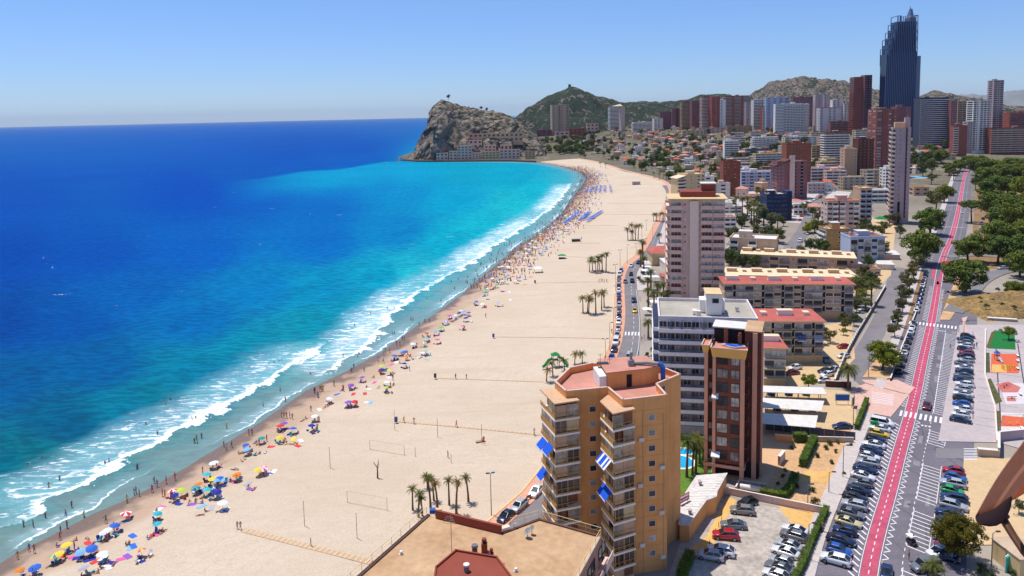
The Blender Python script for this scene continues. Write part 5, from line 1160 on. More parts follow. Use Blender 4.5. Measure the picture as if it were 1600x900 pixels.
# ---- brown brick tower with a roof pool
def brown_tower():
    a=math.radians(-22); c,s=math.cos(a),math.sin(a)
    O=(38.3,143.9); rt=root('apartment_tower','dark brown brick tower on pink pillars with a rooftop pool and ochre cornice','building',(O[0],O[1],GZ),a)
    # local: x along the front (to the right, nearer), y back
    T=solve_z(O[0],O[1],540)-GZ; W_=8.0; D=9.5
    lo=3.4
    mb=MB(); mb.box(1.15,.35,lo,W_-.9,D,T-.9,0); put('wall',mb.mesh('tower_body',[M['brown']]),rt)
    mb=MB(); mb.box(-.2,1.6,lo,1.14,D-1,T-1.2,0); put('wall',mb.mesh('side_body',[M['brown2']]),rt)
    X2=W_+2.2; Y0=2.6
    mb=MB(); mb.box(W_-.88,Y0,lo,X2,D+1,T+3.2,0); put('wall',mb.mesh('core_body',[M['brown2']]),rt)
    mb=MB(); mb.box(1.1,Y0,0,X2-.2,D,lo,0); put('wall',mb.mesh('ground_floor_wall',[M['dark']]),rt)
    for (x0,x1,y0,y1,zt) in ((-.55,.15,.6,1.4,T-.6),(1.15,1.75,-.02,.6,T-.95),(W_-1.5,W_-.7,-.1,.7,T-.95),(W_+.6,W_+1.5,Y0-.35,Y0+.4,T+3.1),(X2-.1,X2+.35,Y0+1.2,Y0+1.8,T+3.1)):
        mb=MB(); mb.box(x0,y0,-1,x1,y1,zt); put('pillar',mb.mesh('pillar',[M['pillar']]),rt)
    mb=MB(); mb.box(-.55,-.25,lo-.75,W_-.6,.05,lo-.15); mb.box(W_-.7,-.1,lo-.75,W_-.45,D,lo-.15); put('beam',mb.mesh('beam',[M['pillar']]),rt)
    # cornice trays
    def tray(x0,x1,y0,y1,z,h,nm):
        mb=MB(); b=.35
        mb.add([(x0+b,y0+b,z),(x1-b,y0+b,z),(x1-b,y1,z),(x0+b,y1,z),(x0,y0,z+h),(x1,y0,z+h),(x1,y1,z+h),(x0,y1,z+h)],[(3,2,1,0),(0,1,5,4),(1,2,6,5),(2,3,7,6),(3,0,4,7)],0)
        mb.box(x0-.05,y0-.05,z+h,x1+.05,y0+.15,z+h+.1,1); mb.box(x0-.05,y0+.15,z+h,x0+.15,y1,z+h+.1,1); mb.box(x1-.15,y0+.15,z+h,x1+.05,y1,z+h+.1,1)
        mb.box(x0+.1,y0+.1,z+h-.35,x1-.1,y1,z+h-.25,2)
        return put('cornice',mb.mesh(nm,[M['ochre'],M['pinkish'],M['pinktile']]),rt)
    tray(.75,W_-.2,-.45,5.5,T-1.7,1.95,'front_tray'); tray(-1.1,.45,.3,4.6,T-1.4,1.75,'side_tray')
    # roof pool with a kidney outline
    def blob(cx,cy,k,n=22):
        return [(cx+k*(1.9+.35*math.cos(2*t+.6))*math.cos(t),cy+k*(.95+.3*math.sin(3*t))*math.sin(t)+.0) for t in [2*math.pi*i/n for i in range(n)]]
    mb=MB(); mb.prism(blob(5.0,2.0,1.08),T-.05,T+.38,0); mb.prism(blob(5.0,2.0,.88),T+.381,T+.39,1); put('pool',mb.mesh('pool',[M['pinkish'],rgb('pool_water',(30,100,200),var=.15,rough=.1)]),rt)
    for x,y,h in ((3.0,2.9,2.9),(5.7,2.7,2.2)):
        mb=MB(); mb.box(x,y,T,x+.75,y+.75,T+h); mb.box(x+.12,y+.12,T+h,x+.63,y+.63,T+h+.5); put('chimney',mb.mesh('chimney',[M['brown']]),rt)
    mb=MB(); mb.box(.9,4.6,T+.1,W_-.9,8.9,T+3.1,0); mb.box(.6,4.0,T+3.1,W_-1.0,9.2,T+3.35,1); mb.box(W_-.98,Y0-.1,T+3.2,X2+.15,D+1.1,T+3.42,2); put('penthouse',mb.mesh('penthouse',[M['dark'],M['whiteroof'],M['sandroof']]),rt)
    mb=MB()
    for i in range(2): mb.box(.8,2.0+i*.9,T+.4,.86,4.5,T+1.3)
    mb.box(.75,1.0,T+1.25,.85,4.6,T+1.35); mb.box(W_-.25,.2,T+.3,W_-.17,5.4,T+1.15); put('screen',mb.mesh('screen',[M['slate']]),rt)
    # windows
    n=8; fh=(T-1.2-lo)/n; kinds=0
    stripeg=cached('strg',lambda:rgb('striped_blind',(176,150,136),var=.2,scale=3,rough=.6))
    for k in range(n):
        z=lo+k*fh+.75
        for x,w_ in ((1.95,2.15),(4.65,1.7)):
            put('window',cached(('bw',w_),lambda:win_mesh(w_,1.95,M['pillar'] if False else M['dgrey'],GLW if False else GLW,True,.1)),rt,(x,.35,z))
        put('window',cached('bwn',lambda:win_mesh(.8,1.4,M['dgrey'],GLW,True)),rt,(.2,1.6,z))
        mb=MB()
        put('window',cached('bws',lambda:win_mesh(.7,1.0,M['dgrey'],GLD,True)),rt,(W_-.9,1.2,z),math.pi/2)
        put('window',cached('bws',None),rt,(X2,Y0+3.4,z),math.pi/2)
        put('balcony',cached('bwb',lambda:MB().box(0,-.9,-.1,1.0,0,.0).box(0,-.9,0,1.0,-.82,.8).mesh('balcony',[M['brown']])),rt,(W_-.9+.001,1.1,z-.1),math.pi/2)
    awnings(rt,(1.2,.3),(3.2,.3),lo+5.1*fh,M['whitec'],1.3,.9,.6,.25); awnings(rt,(1.2,.3),(4.4,.3),lo+.8*fh,M['whitec'],1.7,1.2,.6,.2)
brown_tower()
# ---- nearer roof at the bottom of the view
def near_roof():
    rt=root('apartment_block','flat sandy roof of the nearest block, with a rust red stair house and thin railings','building',(0,0,0)); Z=33.
    L1,L2=(-19.5,62.),(-10.4,79.7); a,b=(-9.6,79.3),(-1.9,75.7); c_=(-1.6,76.6); d_=(2.2,78.3); e=(8.7,74.6); f=(2.3,60.)
    poly=[L1,L2,b,d_,e,f,(-2,54),(-24,54)]
    mb=MB(); mb.prism(poly,GZ-2,Z,0,1); put('wall',mb.mesh('block_body',[rgb('mauve_pink_render',(176,128,112),var=.08,scale=.6),M['sandroof']]),rt)
    def wallseg(nm,p,q,h,m_,t=.28,z=Z):
        dx,dy=q[0]-p[0],q[1]-p[1]; l=math.hypot(dx,dy); nx,ny=dy/l*t,-dx/l*t
        mb=MB(); mb.prism([p,q,(q[0]+nx,q[1]+ny),(p[0]+nx,p[1]+ny)],z+.001,z+h); return put(nm,mb.mesh(nm,[m_]),rt)
    dk=rgb('weathered_coping',(96,66,54),var=.2)
    wallseg('parapet',L1,L2,.16,dk,.35); wallseg('parapet',(-9.3,79.15),b,.95,M['rust'],.28); wallseg('parapet',b,d_,.14,dk); wallseg('parapet',d_,e,.16,dk); wallseg('parapet',e,f,.14,M['tan'],.3)
    # step between the two roof fields
    mb=MB(); mb.prism([(-1.95,75.6),(-1.0,76.1),(-1.25,76.6),(-2.15,76.0)],Z+.16,Z+.5); put('coping_block',mb.mesh('coping_block',[M['balpink']]),rt)
    def railing(p,q,out=.15,h=.95):
        dx,dy=q[0]-p[0],q[1]-p[1]; l=math.hypot(dx,dy); n=max(2,int(l/1.6)); mb=MB()
        for i in range(n+1): x,y=p[0]+dx*i/n,p[1]+dy*i/n; mb.tube((x,y,Z),(x,y,Z+h),.025,.025,5)
        mb.tube((p[0],p[1],Z+h),(q[0],q[1],Z+h),.03,.03,5); mb.tube((p[0],p[1],Z+h*.55),(q[0],q[1],Z+h*.55),.02,.02,5)
        return put('railing',mb.mesh('railing',[rgb('cream_metal',(226,196,140),var=.05)]),rt)
    railing((L1[0]-.1,L1[1]),(L2[0]-.1,L2[1])); railing((-1,77.),(d_[0],d_[1]+.1)); railing((d_[0]+.3,d_[1]),(e[0],e[1]+.1)); railing((e[0]-.1,e[1]-.2),(f[0]-.1,f[1]))
    # rust red stair house
    mb=MB(); q=[G(681,874,35.),G(712,863,35.),G(777,874,35.),G(762,915,35.),G(650,915,35.)]; q=[G(680,889,35.2),G(712,862,35.2),G(777,873,35.2),(1,60.5),(-8,60.5)]
    mb.prism(q,Z+.01,35.2,0); mb.prism([(x+(0),y) for x,y in q],35.2,35.32,0); put('stair_house',mb.mesh('stair_house',[M['rust']]),rt)
    ctr=(sum(x for x,_ in q)/5,sum(y for _,y in q)/5)
    mb=MB()
    for p_,q_ in zip(q,q[1:]+q[:1]):
        dx,dy=q_[0]-p_[0],q_[1]-p_[1]; l=math.hypot(dx,dy); n_=(dy/l*.16,-dx/l*.16)
        if (ctr[0]-p_[0])*n_[0]+(ctr[1]-p_[1])*n_[1]<0: n_=(-n_[0],-n_[1])
        mb.prism([p_,q_,(q_[0]+n_[0],q_[1]+n_[1]),(p_[0]+n_[0],p_[1]+n_[1])],35.321,35.5)
    put('parapet',mb.mesh('stair_parapet',[M['rust']]),rt)
    x,y=G(779,886,34); mb=MB(); mb.box(x-.4,y-2,Z+.01,x+.6,y,34.4); put('side_cabin',mb.mesh('side_cabin',[rgb('bright_rust',(180,72,56),var=.06)]),rt)
    def chim(px,py,w,h,cap,m_):
        x,y=G(px,py,Z+.5); mb=MB(); mb.tube((x,y,Z),(x,y,Z+h),w,w,12,0)
        if cap: mb.tube((x,y,Z+h),(x,y,Z+h+.12),w*.6,w*.6,10,2); mb.tube((x,y,Z+h+.12),(x,y,Z+h+.35),w*1.25,w*1.1,12,1)
        return put('chimney',mb.mesh('chimney',[m_,M['steel'],M['dark']]),rt)
    def bch(px,py,w,h):
        x,y=G(px,py,Z+.0); mb=MB(); mb.box(x-w,y-w,Z+.01,x+w,y+w,Z+h,0); mb.tube((x,y,Z+h),(x,y,Z+h+.25),w*.6,w*.6,10,1); mb.tube((x,y,Z+h+.25),(x,y,Z+h+.45),w*.9,w*.8,10,0); put('chimney',mb.mesh('chimney',[M['rust'],M['dark']]),rt)
    chim(742,868,.28,1.3,True,M['rust']); bch(757,862,.3,1.0); bch(768,870,.22,.45)
    x,y=G(729,893,35.3); mb=MB(); mb.tube((x,y,35.3),(x,y,35.9),.25,.25,12,0); mb.tube((x,y,35.9),(x,y,36.05),.3,.3,12,1); put('roof_vent',mb.mesh('roof_vent',[M['steel'],M['offw']]),rt)
    for px,py in ((627,866),(806,893)):
        x,y=G(px,py,Z); mb=MB(); mb.tube((x,y,Z),(x,y,Z+.25),.1,.1,8); mb.tube((x,y,Z+.25),(x,y,Z+.36),.2,.16,10); mb.tube((x,y,Z),(x,y,Z+.06),.24,.24,10); put('roof_vent',mb.mesh('roof_vent',[M['offw']]),rt)
    # aerial mast with guy wires
    x,y=G(706,866,Z); mb=MB(); mb.tube((x,y,Z),(x,y,Z+4.2),.04,.03,6)
    for k in range(5): mb.tube((x-.9+k*.1,y+.25,Z+3.3+k*.18),(x+.5-k*.06,y-.1,Z+3.3+k*.18),.018,.018,4)
    for dx,dy in ((3,-1.2),(-1.4,-2.6),(.8,3)): mb.tube((x,y,Z+2.4),(x+dx,y+dy,Z+.02),.008,.008,3)
    put('antenna',mb.mesh('antenna',[M['tan']]),rt)
    for (px,py,r) in ((824,832,.42),(831,827,.32)):
        x,y=G(px,py,Z+.6); mb=MB(); n=14; o=len(mb.v); dv=Vector((-.55,-.35,.75)).normalized(); u=dv.orthogonal().normalized(); w=dv.cross(u); c0=Vector((x,y,Z+.75))
        mb.v.append(tuple(c0-dv*.10))
        for ring in (.5,1.):
            for i in range(n): t=2*math.pi*i/n; mb.v.append(tuple(c0+(u*math.cos(t)+w*math.sin(t))*r*ring-dv*.10*(1-ring*ring)))
        for i in range(n): mb.f.append((o,o+1+i,o+1+(i+1)%n)); mb.m.append(0); mb.f.append((o+1+i,o+1+n+i,o+1+n+(i+1)%n,o+1+(i+1)%n)); mb.m.append(0)
        mb.tube((x,y,Z),(x,y,Z+.7),.04,.04,6); mb.tube(tuple(c0-dv*.1),tuple(c0+dv*.35),.015,.015,4)
        put('satellite_dish',mb.mesh('satellite_dish',[M['grey']]),rt)
    x,y=G(803,826,Z); mb=MB(); mb.path([(x,y,Z),(x,y,Z+.5),(x+.12,y,Z+.62),(x+.3,y,Z+.58)],[.06]*4,7); put('vent_pipe',mb.mesh('vent_pipe',[M['balpink']]),rt)
    x,y=G(676,803,Z); mb=MB(); mb.box(x-.3,y-.3,Z+.17,x+.3,y+.3,Z+.6,0); put('utility_box',mb.mesh('utility_box',[M['bluep']]),rt)
    x,y=G(686,804,Z); mb=MB(); mb.box(x-.3,y-.2,Z+.17,x+.3,y+.2,Z+.7,0); put('utility_box',mb.mesh('utility_box_cream',[M['cream']]),rt)
    # windows of the side wall
    dx,dy=f[0]-e[0],f[1]-e[1]; l=math.hypot(dx,dy); ang=math.atan2(dy,dx)+math.pi
    for fl in range(9):
        for k in range(4):
            u=(k+.3)/4.2; me=cached('nrw',lambda:win_mesh(2.4,1.3,M['dgrey'],GLD,True)); uu=1-u
            put('window',me,rt,(f[0]-dx*uu*1+.0,f[1]-dy*uu,Z-2.2-fl*2.9),ang)
            put('balcony',cached('nrb',lambda:MB().box(0,-.9,-.15,2.6,0,0).box(0,-.9,0,2.6,-.8,.9).mesh('balcony',[M['pinkish']])),rt,(f[0]-dx*uu,f[1]-dy*uu,Z-3.1-fl*2.9),ang)
near_roof()

# ================================================================== HEADLAND AND HILLSIDE HOUSES
WW=rgb('warm_white_render',(230,182,160),var=.08,scale=.2)
hl=[('long tan terraced block under the cliff with a row of dark openings',733,817,209,('P',1318,30),3,12,M['peach'],'wwwwwwwwwwww',M['sandroof'],2),
('white block perched above the shore houses under the cliff',733,753,219,('P',1300,20),3,10,WW,'www',M['redroof'],2),
('white shore house with a pink roof, nearest the point of the headland',682,700,239,('P',1270,3),3,9,WW,'www',M['pinktile'],2),
('narrow pink-roofed white shore house second from the point',702,714,236,('P',1268,3),3,9,WW,'ww',M['pinktile'],3),
('tall white arcaded shore building of five storeys on the headland',715,737,228,('P',1266,3),3,9,WW,'wwww',M['offw'],5),
('square white shore house between the tall white and the peach building',738,752,239,('P',1266,3),3,9,WW,'www',M['offw'],3),
('wide peach shore building with a stepped roof',753,780,237,('P',1264,3),3,9,M['cream'],'wwwww',M['peach'],3),
('dull red shore building right of the peach one',781,812,234,('P',1266,3),3,10,M['pinkish'],'wwwww',M['terra'],3),
('small brown shore house beside the dark pine clump',820,836,236,('P',1258,4),3,9,M['peach'],'www',M['terra'],3),
('white patio house with dark windows above the shore buildings',757,775,227,('P',1292,14),3,9,WW,'www',M['whiteroof'],2),
('low white house above the dull red shore building',782,800,226,('P',1296,15),3,9,WW,'www',M['whiteroof'],1),
('dark banded apartment house left of the three-shaft tan tower',838,862,203,('b',214),3,12,M['purple'],'www',M['greyroof'],3),
('white house with terraces at the foot of the three-shaft tan tower',868,889,206,('b',218),3,10,WW,'www',M['whiteroof'],2),
('maroon low block right of the three-shaft tan tower',889,915,201,('b',214),3,12,M['redbrown'],'wwww',M['terra'],3),
('pale block with a slanting white roof under the green hill',917,935,193,('b',210),3,12,WW,'www',M['whiteroof'],3),
('cream house with a balcony row near the head of the beach',828,850,218,('b',226),3,9,M['cream'],'wwww',M['terra'],1)]
for lb,xl,xr,yt,bs,rot,D,wm,pat,rm,st in hl:
    building('house',lb,xl,xr,yt,bs,rot,D,wm,front=pat,left='w',roof=rm,bits=0,stair=False,g0=0,sp=V(glass=GLD,frame=wm),cat='house',maxn=st,parapet=.5)
def house_mesh(kind,w,d,h,wm,rm):
    a=MB(); b=MB()
    if kind==0:
        a.box(-w/2,-d/2,-4,w/2,d/2,h,0); b.box(-w/2-.15,-d/2-.15,h,w/2+.15,d/2+.15,h+.35,0); a.box(w*.1,-d*.1,h+.35,w*.45,d*.4,h+2.9,0); b.box(w*.1-.1,-d*.1-.1,h+2.9,w*.45+.1,d*.4+.1,h+3.1,0)
    elif kind==1:
        a.box(-w/2,-d/2,-4,w/2,d/2,h,0); e=.5; x,y=w/2+e,d/2+e; r=max(0,x-y)
        b.add([(-x,-y,h),(x,-y,h),(x,y,h),(-x,y,h),(-r,0,h+2.1),(r,0,h+2.1),(-x,-y,h-.18),(x,-y,h-.18),(x,y,h-.18),(-x,y,h-.18)],[(0,1,5,4),(1,2,5),(2,3,4,5),(3,0,4),(0,6,7,1),(1,7,8,2),(2,8,9,3),(3,9,6,0),(9,8,7,6)],0)
    elif kind==2:
        a.box(-w/2,-d/2,-4,w*.15,d/2,h,0); a.box(w*.15+.01,-d*.3,-4,w/2,d/2,h*.55,0)
        for (x0,x1,y0,y1,z) in ((-w/2-.4,w*.15+.4,-d/2-.4,d/2+.4,h),(w*.15+.42,w/2+.4,-d*.3-.4,d/2+.4,h*.55)):
            ym=(y0+y1)/2; b.add([(x0,y0,z),(x1,y0,z),(x1,y1,z),(x0,y1,z),(x0,ym,z+1.6),(x1,ym,z+1.6)],[(0,1,5,4),(2,3,4,5),(1,2,5),(3,0,4),(3,2,1,0)],0)
    else:
        a.box(-w/2,-d/2,-4,w/2,d/2,h*.5,0); a.box(-w/2,-d*.15,h*.5,w*.2,d/2,h,0)
        b.box(-w/2-.2,-d*.15-.2,h,w*.2+.2,d/2+.2,h+.3,0); b.box(-w/2,-d/2,h*.5,w/2,-d*.15-.21,h*.5+.15,0); a.box(-w/2,-d/2,h*.5+.15,w/2,-d/2+.15,h*.5+1,0)
    return a.mesh('wall',[wm]),b.mesh('roof',[rm])
HV=[]
wallc=[('white',M['white']),('cream',M['cream']),('peach',M['peach']),('tan',M['tan']),('off-white',M['offw']),('pink',M['pinkish'])]
roofc={0:[('pale flat',M['whiteroof']),('grey flat',M['greyroof']),('pinkish flat',M['pinkish'])],1:[('terracotta hipped',M['terra']),('pink hipped',M['pinktile'])],2:[('terracotta gabled',M['terra']),('orange gabled',M['terra'])],3:[('stepped white',M['whiteroof']),('stepped sandy',M['sandroof'])]}
hw=cached('hwin',lambda:win_mesh(1.5,1.3,M['offw'],GLD,False)); hwl=cached('hwin2',lambda:win_mesh(2.6,1.9,M['offw'],GLD,False))
HOUSES=[]
placesH=['just above the sand','on the first street above the beach','half way up the slope','high on the slope','near the foot of the green hill','below the red towers']
def house(px,py,i):
    P=hit(px,py) if py>262 else march(px,py); dp,_=seg_d(P[0],P[1],PROM)
    if dp<14: return
    for (fx,fy,c,s,w,d) in FOOT:
        u=(P[0]-fx)*c+(P[1]-fy)*s; v=-(P[0]-fx)*s+(P[1]-fy)*c
        if -7<u<w+7 and -6<v<d+5: return
    for q in HOUSES:
        if (q[0]-P[0])**2+(q[1]-P[1])**2<10.5**2: return
    kind=R.choice([0,1,1,2,3,3,0]); wn,wm=R.choice(wallc); rn_,rm=R.choice(roofc[kind]); w=R.choice([9,11,13]); d=R.choice([8,10]); h=R.choice([3.2,5.8,6.2,8.6])
    if w==13 and kind==1: h=5.8
    wa,ro=cached(('h',kind,wn,rn_,w,d,h),lambda:house_mesh(kind,w,d,h,wm,rm))
    rz=math.radians(R.choice([-25,-12,-5,8,18,30])); st={3.2:'low',5.8:'two-storey',6.2:'two-storey',8.6:'tall'}[h]
    where='above the head of the beach' if px<985 else ('on the slope above the middle of the far beach' if px<1060 else ('on the hillside below the red towers' if px<1130 else 'among trees behind the beach-front blocks'))
    row='lowest street' if py>255 else ('middle street' if py>228 else 'highest street')
    rt=root('villa',lab_near(f'{st} {wn} villa, {rn_} roof',px,py,0,9,9).replace('small ','',1),'house',P,rz,'villas on the slope behind the beach')
    put('wall',wa,rt); put('roof',ro,rt)
    n=3 if w>10 else 2; fl=max(1,int(h/2.9))
    for k in range(fl):
        if kind in(2,3) and k==fl-1 and fl>1: xs=[-w*.38,-w*.12]
        else: xs=[-w/2+w*(j+.5)/n-.75 for j in range(n)]
        yf=-d/2 if not(kind==3 and k>=fl/2) else -d*.15
        for x in xs: 
            if kind==2 and x>w*.1: continue
            put('window',hw,rt,(x,yf,.9+k*2.85))
        put('window',hwl,rt,(-w/2,d*.2,.5+k*2.85),-math.pi/2)
    HOUSES.append((P[0],P[1]))
i=0
for py,x0,x1,st in ((200,905,1000,13),(206,900,1060,13),(212,898,1235,14),(218,905,1240,14),(225,912,1180,16),(232,925,1240,16),(240,940,1240,17),(249,955,1290,18),(259,975,1290,20),(270,1005,1130,22),(282,1045,1130,20),(215,1000,1200,15),(243,1000,1130,17),(254,985,1110,18),(298,1165,1290,20),(311,1140,1230,20),(275,1268,1330,18),(268,1385,1440,20),(330,1242,1290,18),(222,1290,1400,15),(246,1385,1470,18),(204,1060,1300,12),(262,1262,1320,24),(238,1440,1490,22),(250,1440,1480,22),(228,1380,1440,22)):
    x=x0
    while x<x1: house(x+R.uniform(-6,6),py+R.uniform(-3,3),i); x+=st*R.uniform(.8,1.25); i+=1
# ================================================================== VEGETATION
def leafmat(name,a,b,tr=.12):
    m,n,bs=newmat(name,.75,.15)
    oi=n.n.new('ShaderNodeObjectInfo'); f=n.noise(.9,3,None,.6); f2=n.noise(.25,3)
    c=n.mix(n.rng(f,.3,.7),tuple(a)+(1,),tuple(b)+(1,)); c=n.mix(n.rng(oi.outputs['Random'],0,1,0,.9),c,n.mix(1,c,(1.7,1.3,.8,1),'MULTIPLY'))
    n.l.new(c,bs.inputs['Base Color']); bs.inputs['Transmission Weight'].default_value=0
    tl=n.n.new('ShaderNodeBsdfTranslucent'); n.l.new(c,tl.inputs[0]); ms=n.n.new('ShaderNodeMixShader'); ms.inputs[0].default_value=tr*2
    out=[k for k in n.n if k.type=='OUTPUT_MATERIAL'][0]; n.l.new(bs.outputs[0],ms.inputs[1]); n.l.new(tl.outputs[0],ms.inputs[2]); n.l.new(ms.outputs[0],out.inputs[0])
    return m
LM=dict(pine=leafmat('pine_needles',(.045,.085,.018),(.17,.225,.04)),dark=leafmat('dark_evergreen_leaves',(.032,.06,.02),(.10,.14,.045)),bright=leafmat('bright_leaves',(.10,.15,.012),(.24,.27,.025),.2),olive=leafmat('olive_leaves',(.06,.075,.03),(.13,.14,.06)),
 palm=leafmat('palm_leaves',(.05,.075,.02),(.13,.15,.04)),drypalm=leafmat('dry_palm_leaves',(.10,.08,.025),(.22,.16,.05)),hedge=leafmat('hedge_leaves',(.05,.10,.012),(.13,.22,.03)))
bark=rgb('bark',(86,66,50),var=.25,scale=2); pbark=rgb('palm_bark',(112,84,62),var=.3,scale=3)
def clump_crown(seed,rx,rz,zc,ncl,nleaf,ls,cr,flat=.75,top=False):
    q=random.Random(seed); v=[];f=[]; LB=[(q.uniform(-.42,.42),q.uniform(-.42,.42),q.uniform(-.35,.45),q.uniform(.42,.66)) for _ in range(7)]
    for c in range(ncl):
        while True:
            p=Vector((q.uniform(-1,1),q.uniform(-1,1),q.uniform(-1,1)))
            if .35<p.length<1 and (not top or p.z>-.25): break
        p=p.normalized()*(p.length**.4)
        lb=LB[c%7]
        if not top and c%4: p=Vector((lb[0]+p.x*lb[3],lb[1]+p.y*lb[3],lb[2]+p.z*lb[3]))*1.12
        cx,cy,cz=p.x*(rx-cr*.6),p.y*(rx-cr*.6),zc+p.z*(rz-cr*.4*flat); r=cr*q.uniform(.65,1.15)
        for l in range(nleaf):
            d=Vector((q.gauss(0,1),q.gauss(0,1),q.gauss(0,1))); d.normalize(); rr=r*q.uniform(.55,1.0)
            o=Vector((cx+d.x*rr,cy+d.y*rr,cz+d.z*rr*flat)); nrm=(d+Vector((q.uniform(-.7,.7),q.uniform(-.7,.7),q.uniform(-.2,.9)))).normalized()
            u=nrm.orthogonal().normalized(); a=q.uniform(0,6.28); w=nrm.cross(u); u2=u*math.cos(a)+w*math.sin(a); w2=nrm.cross(u2); s=ls*q.uniform(.6,1.3)
            k=len(v); v+=[tuple(o-u2*s),tuple(o+w2*s*.55),tuple(o+u2*s),tuple(o-w2*s*.55)]; f.append((k,k+1,k+2,k+3))
    return v,f
def crown_mesh(seed,mat_,**k):
    v,f=clump_crown(seed,**k); me=bpy.data.meshes.new('crown'); me.from_pydata(v,[],f); me.materials.append(mat_); me.update(); return me
def trunk_mesh(seed,h,r,spread,lean=.3,nb=6,b0=.55):
    q=random.Random(seed); mb=MB(); x,y=q.uniform(-lean,lean),q.uniform(-lean,lean)
    ps=[(0,0,-.5),(x*.3,y*.3,h*.3),(x*.8,y*.7,h*.6),(x,y,h)]; mb.path(ps,[r*1.25,r,r*.8,r*.5],8)
    for i in range(nb):
        a=6.28*i/nb+q.uniform(-.4,.4); z=h*q.uniform(b0,.95); k=z/h
        mb.path([(x*k,y*k,z),(x*k+math.cos(a)*spread*.5,y*k+math.sin(a)*spread*.5,z+h*.12),(x*k+math.cos(a)*spread,y*k+math.sin(a)*spread,z+h*.24)],[r*.42,r*.3,r*.12],5)
    return mb.mesh('trunk',[bark])
TV={}
for i in range(3):
    TV['umbrella_pine',i]=(crown_mesh(10+i,LM['pine'],rx=5,rz=1.9,zc=7.6,ncl=34,nleaf=75,ls=.34,cr=1.35,flat=.6,top=True),trunk_mesh(i,7.4,.3,3.2),10.)
    TV['pine_tree',i]=(crown_mesh(20+i,LM['pine'],rx=5,rz=3.3,zc=5.0,ncl=64,nleaf=85,ls=.34,cr=1.5,flat=.7),trunk_mesh(5+i,4.6,.32,3.),10.)
    TV['broadleaf_tree',i]=(crown_mesh(30+i,LM['dark'],rx=3,rz=2.4,zc=4.4,ncl=26,nleaf=60,ls=.26,cr=1.05),trunk_mesh(9+i,4.0,.18,1.6),6.)
    TV['olive_tree',i]=(crown_mesh(40+i,LM['olive'],rx=3,rz=2.2,zc=4.0,ncl=24,nleaf=60,ls=.24,cr=1.0),trunk_mesh(12+i,3.6,.18,1.6),6.)
TV['bright_tree',0]=(crown_mesh(50,LM['bright'],rx=5,rz=3.2,zc=5.2,ncl=70,nleaf=110,ls=.26,cr=1.3),trunk_mesh(20,5,.3,3),10.)
TV['round_tree',0]=(crown_mesh(51,leafmat('street_tree_leaves',(.05,.06,.012),(.16,.15,.02),.2),rx=4.2,rz=3.1,zc=4.6,ncl=110,nleaf=150,ls=.15,cr=.95),trunk_mesh(21,4.5,.28,2.4),8.4)
TV['green_tree',0]=(crown_mesh(52,LM['bright'],rx=3,rz=1.6,zc=3.4,ncl=28,nleaf=90,ls=.2,cr=.9),trunk_mesh(22,3.,.16,1.6),6.)
TV['shrub',0]=(crown_mesh(53,LM['dark'],rx=1.3,rz=.9,zc=.9,ncl=14,nleaf=50,ls=.13,cr=.55),trunk_mesh(23,.9,.07,.5),2.6)
TV['shrub',1]=(crown_mesh(54,LM['olive'],rx=1.3,rz=.9,zc=.9,ncl=14,nleaf=50,ls=.13,cr=.55),trunk_mesh(24,.9,.07,.5),2.6)
def tree_at(kind,P,width,label,group=None,i=None,zs=1.):
    ks=[k for k in TV if k[0]==kind]; cm,tm,w0=TV[ks[(i if i is not None else R.randrange(99))%len(ks)]]; s=width/w0
    rt=root(kind,label,'shrub' if kind=='shrub' else 'tree',P,R.uniform(0,6.28),group)
    rt.scale=(s,s,s*zs); put('crown',cm,rt); put('trunk',tm,rt); return rt
def tree_px(kind,cx,cy,w,label,group=None,hr=.72,i=None):
    py=cy+hr*w; P=hit(cx,py) if py>262 else march(cx,py)
    return tree_at(kind,P,w*P[1]/F,label,group,i)
tree_px('umbrella_pine',1518,321,38,'small flat-topped pine standing alone beside the cars at the far avenue')
tree_px('pine_tree',1512,371,54,'dark pine right of the avenue just beyond the junction','pines at the avenue junction')
tree_px('pine_tree',1509,411,66,'broad dark pine on the corner island at the junction, nearest of the two','pines at the avenue junction')
tree_px('pine_tree',1438,366,66,'largest pine left of the avenue','pines left of the avenue'); tree_px('pine_tree',1453,330,52,'middle pine left of the avenue','pines left of the avenue')
tree_px('pine_tree',1475,292,34,'farthest bushy pine left of the avenue by the sandy wall','pines left of the avenue'); tree_px('olive_tree',1462,306,36,'dry yellowish pine left of the avenue')
tree_px('round_tree',1498,838,86,'round dense olive-green street tree shading the parked cars at the near corner',hr=.45)
tree_px('bright_tree',1379,547,58,'bright yellow-green tree on the corner of the side street',hr=.55)
tree_px('green_tree',1262,587,32,'light green low tree in the car park of the red-roofed blocks'); tree_px('green_tree',1318,514,14,'small green garden tree beside the palms')
tree_px('bright_tree',1273,345,26,'vivid green tree behind the navy office block'); tree_px('bright_tree',1262,352,18,'smaller vivid green tree against the vivid green one')
k=0
ordn=['first','second','third','fourth','fifth','sixth','seventh','eighth','ninth','tenth','eleventh','twelfth','thirteenth','fourteenth']
for cy,w,xs in ((250,34,(1532,1556,1578,1600,1625)),(262,38,(1541,1563,1588,1612,1640)),(280,44,(1548,1574,1602,1634)),(302,50,(1551,1582,1612,1650)),(324,52,(1560,1592,1626)),(347,58,(1556,1588,1624)),(372,60,(1562,1600,1640)),(396,50,(1598,1636))):
    for j,x in enumerate(xs):
        tree_px('pine_tree',x+R.uniform(-5,5),cy+R.uniform(-3,3),w*R.uniform(.9,1.15),f'park pine, {ordn[j]} from the avenue, row {["farthest back","beside the avenue bend","behind the brown kerb","level with the lone flat pine","beside the parked cars","just beyond the cross street","facing the cross street","over the roundabout road"][k]}','pines in the park')
    k+=1
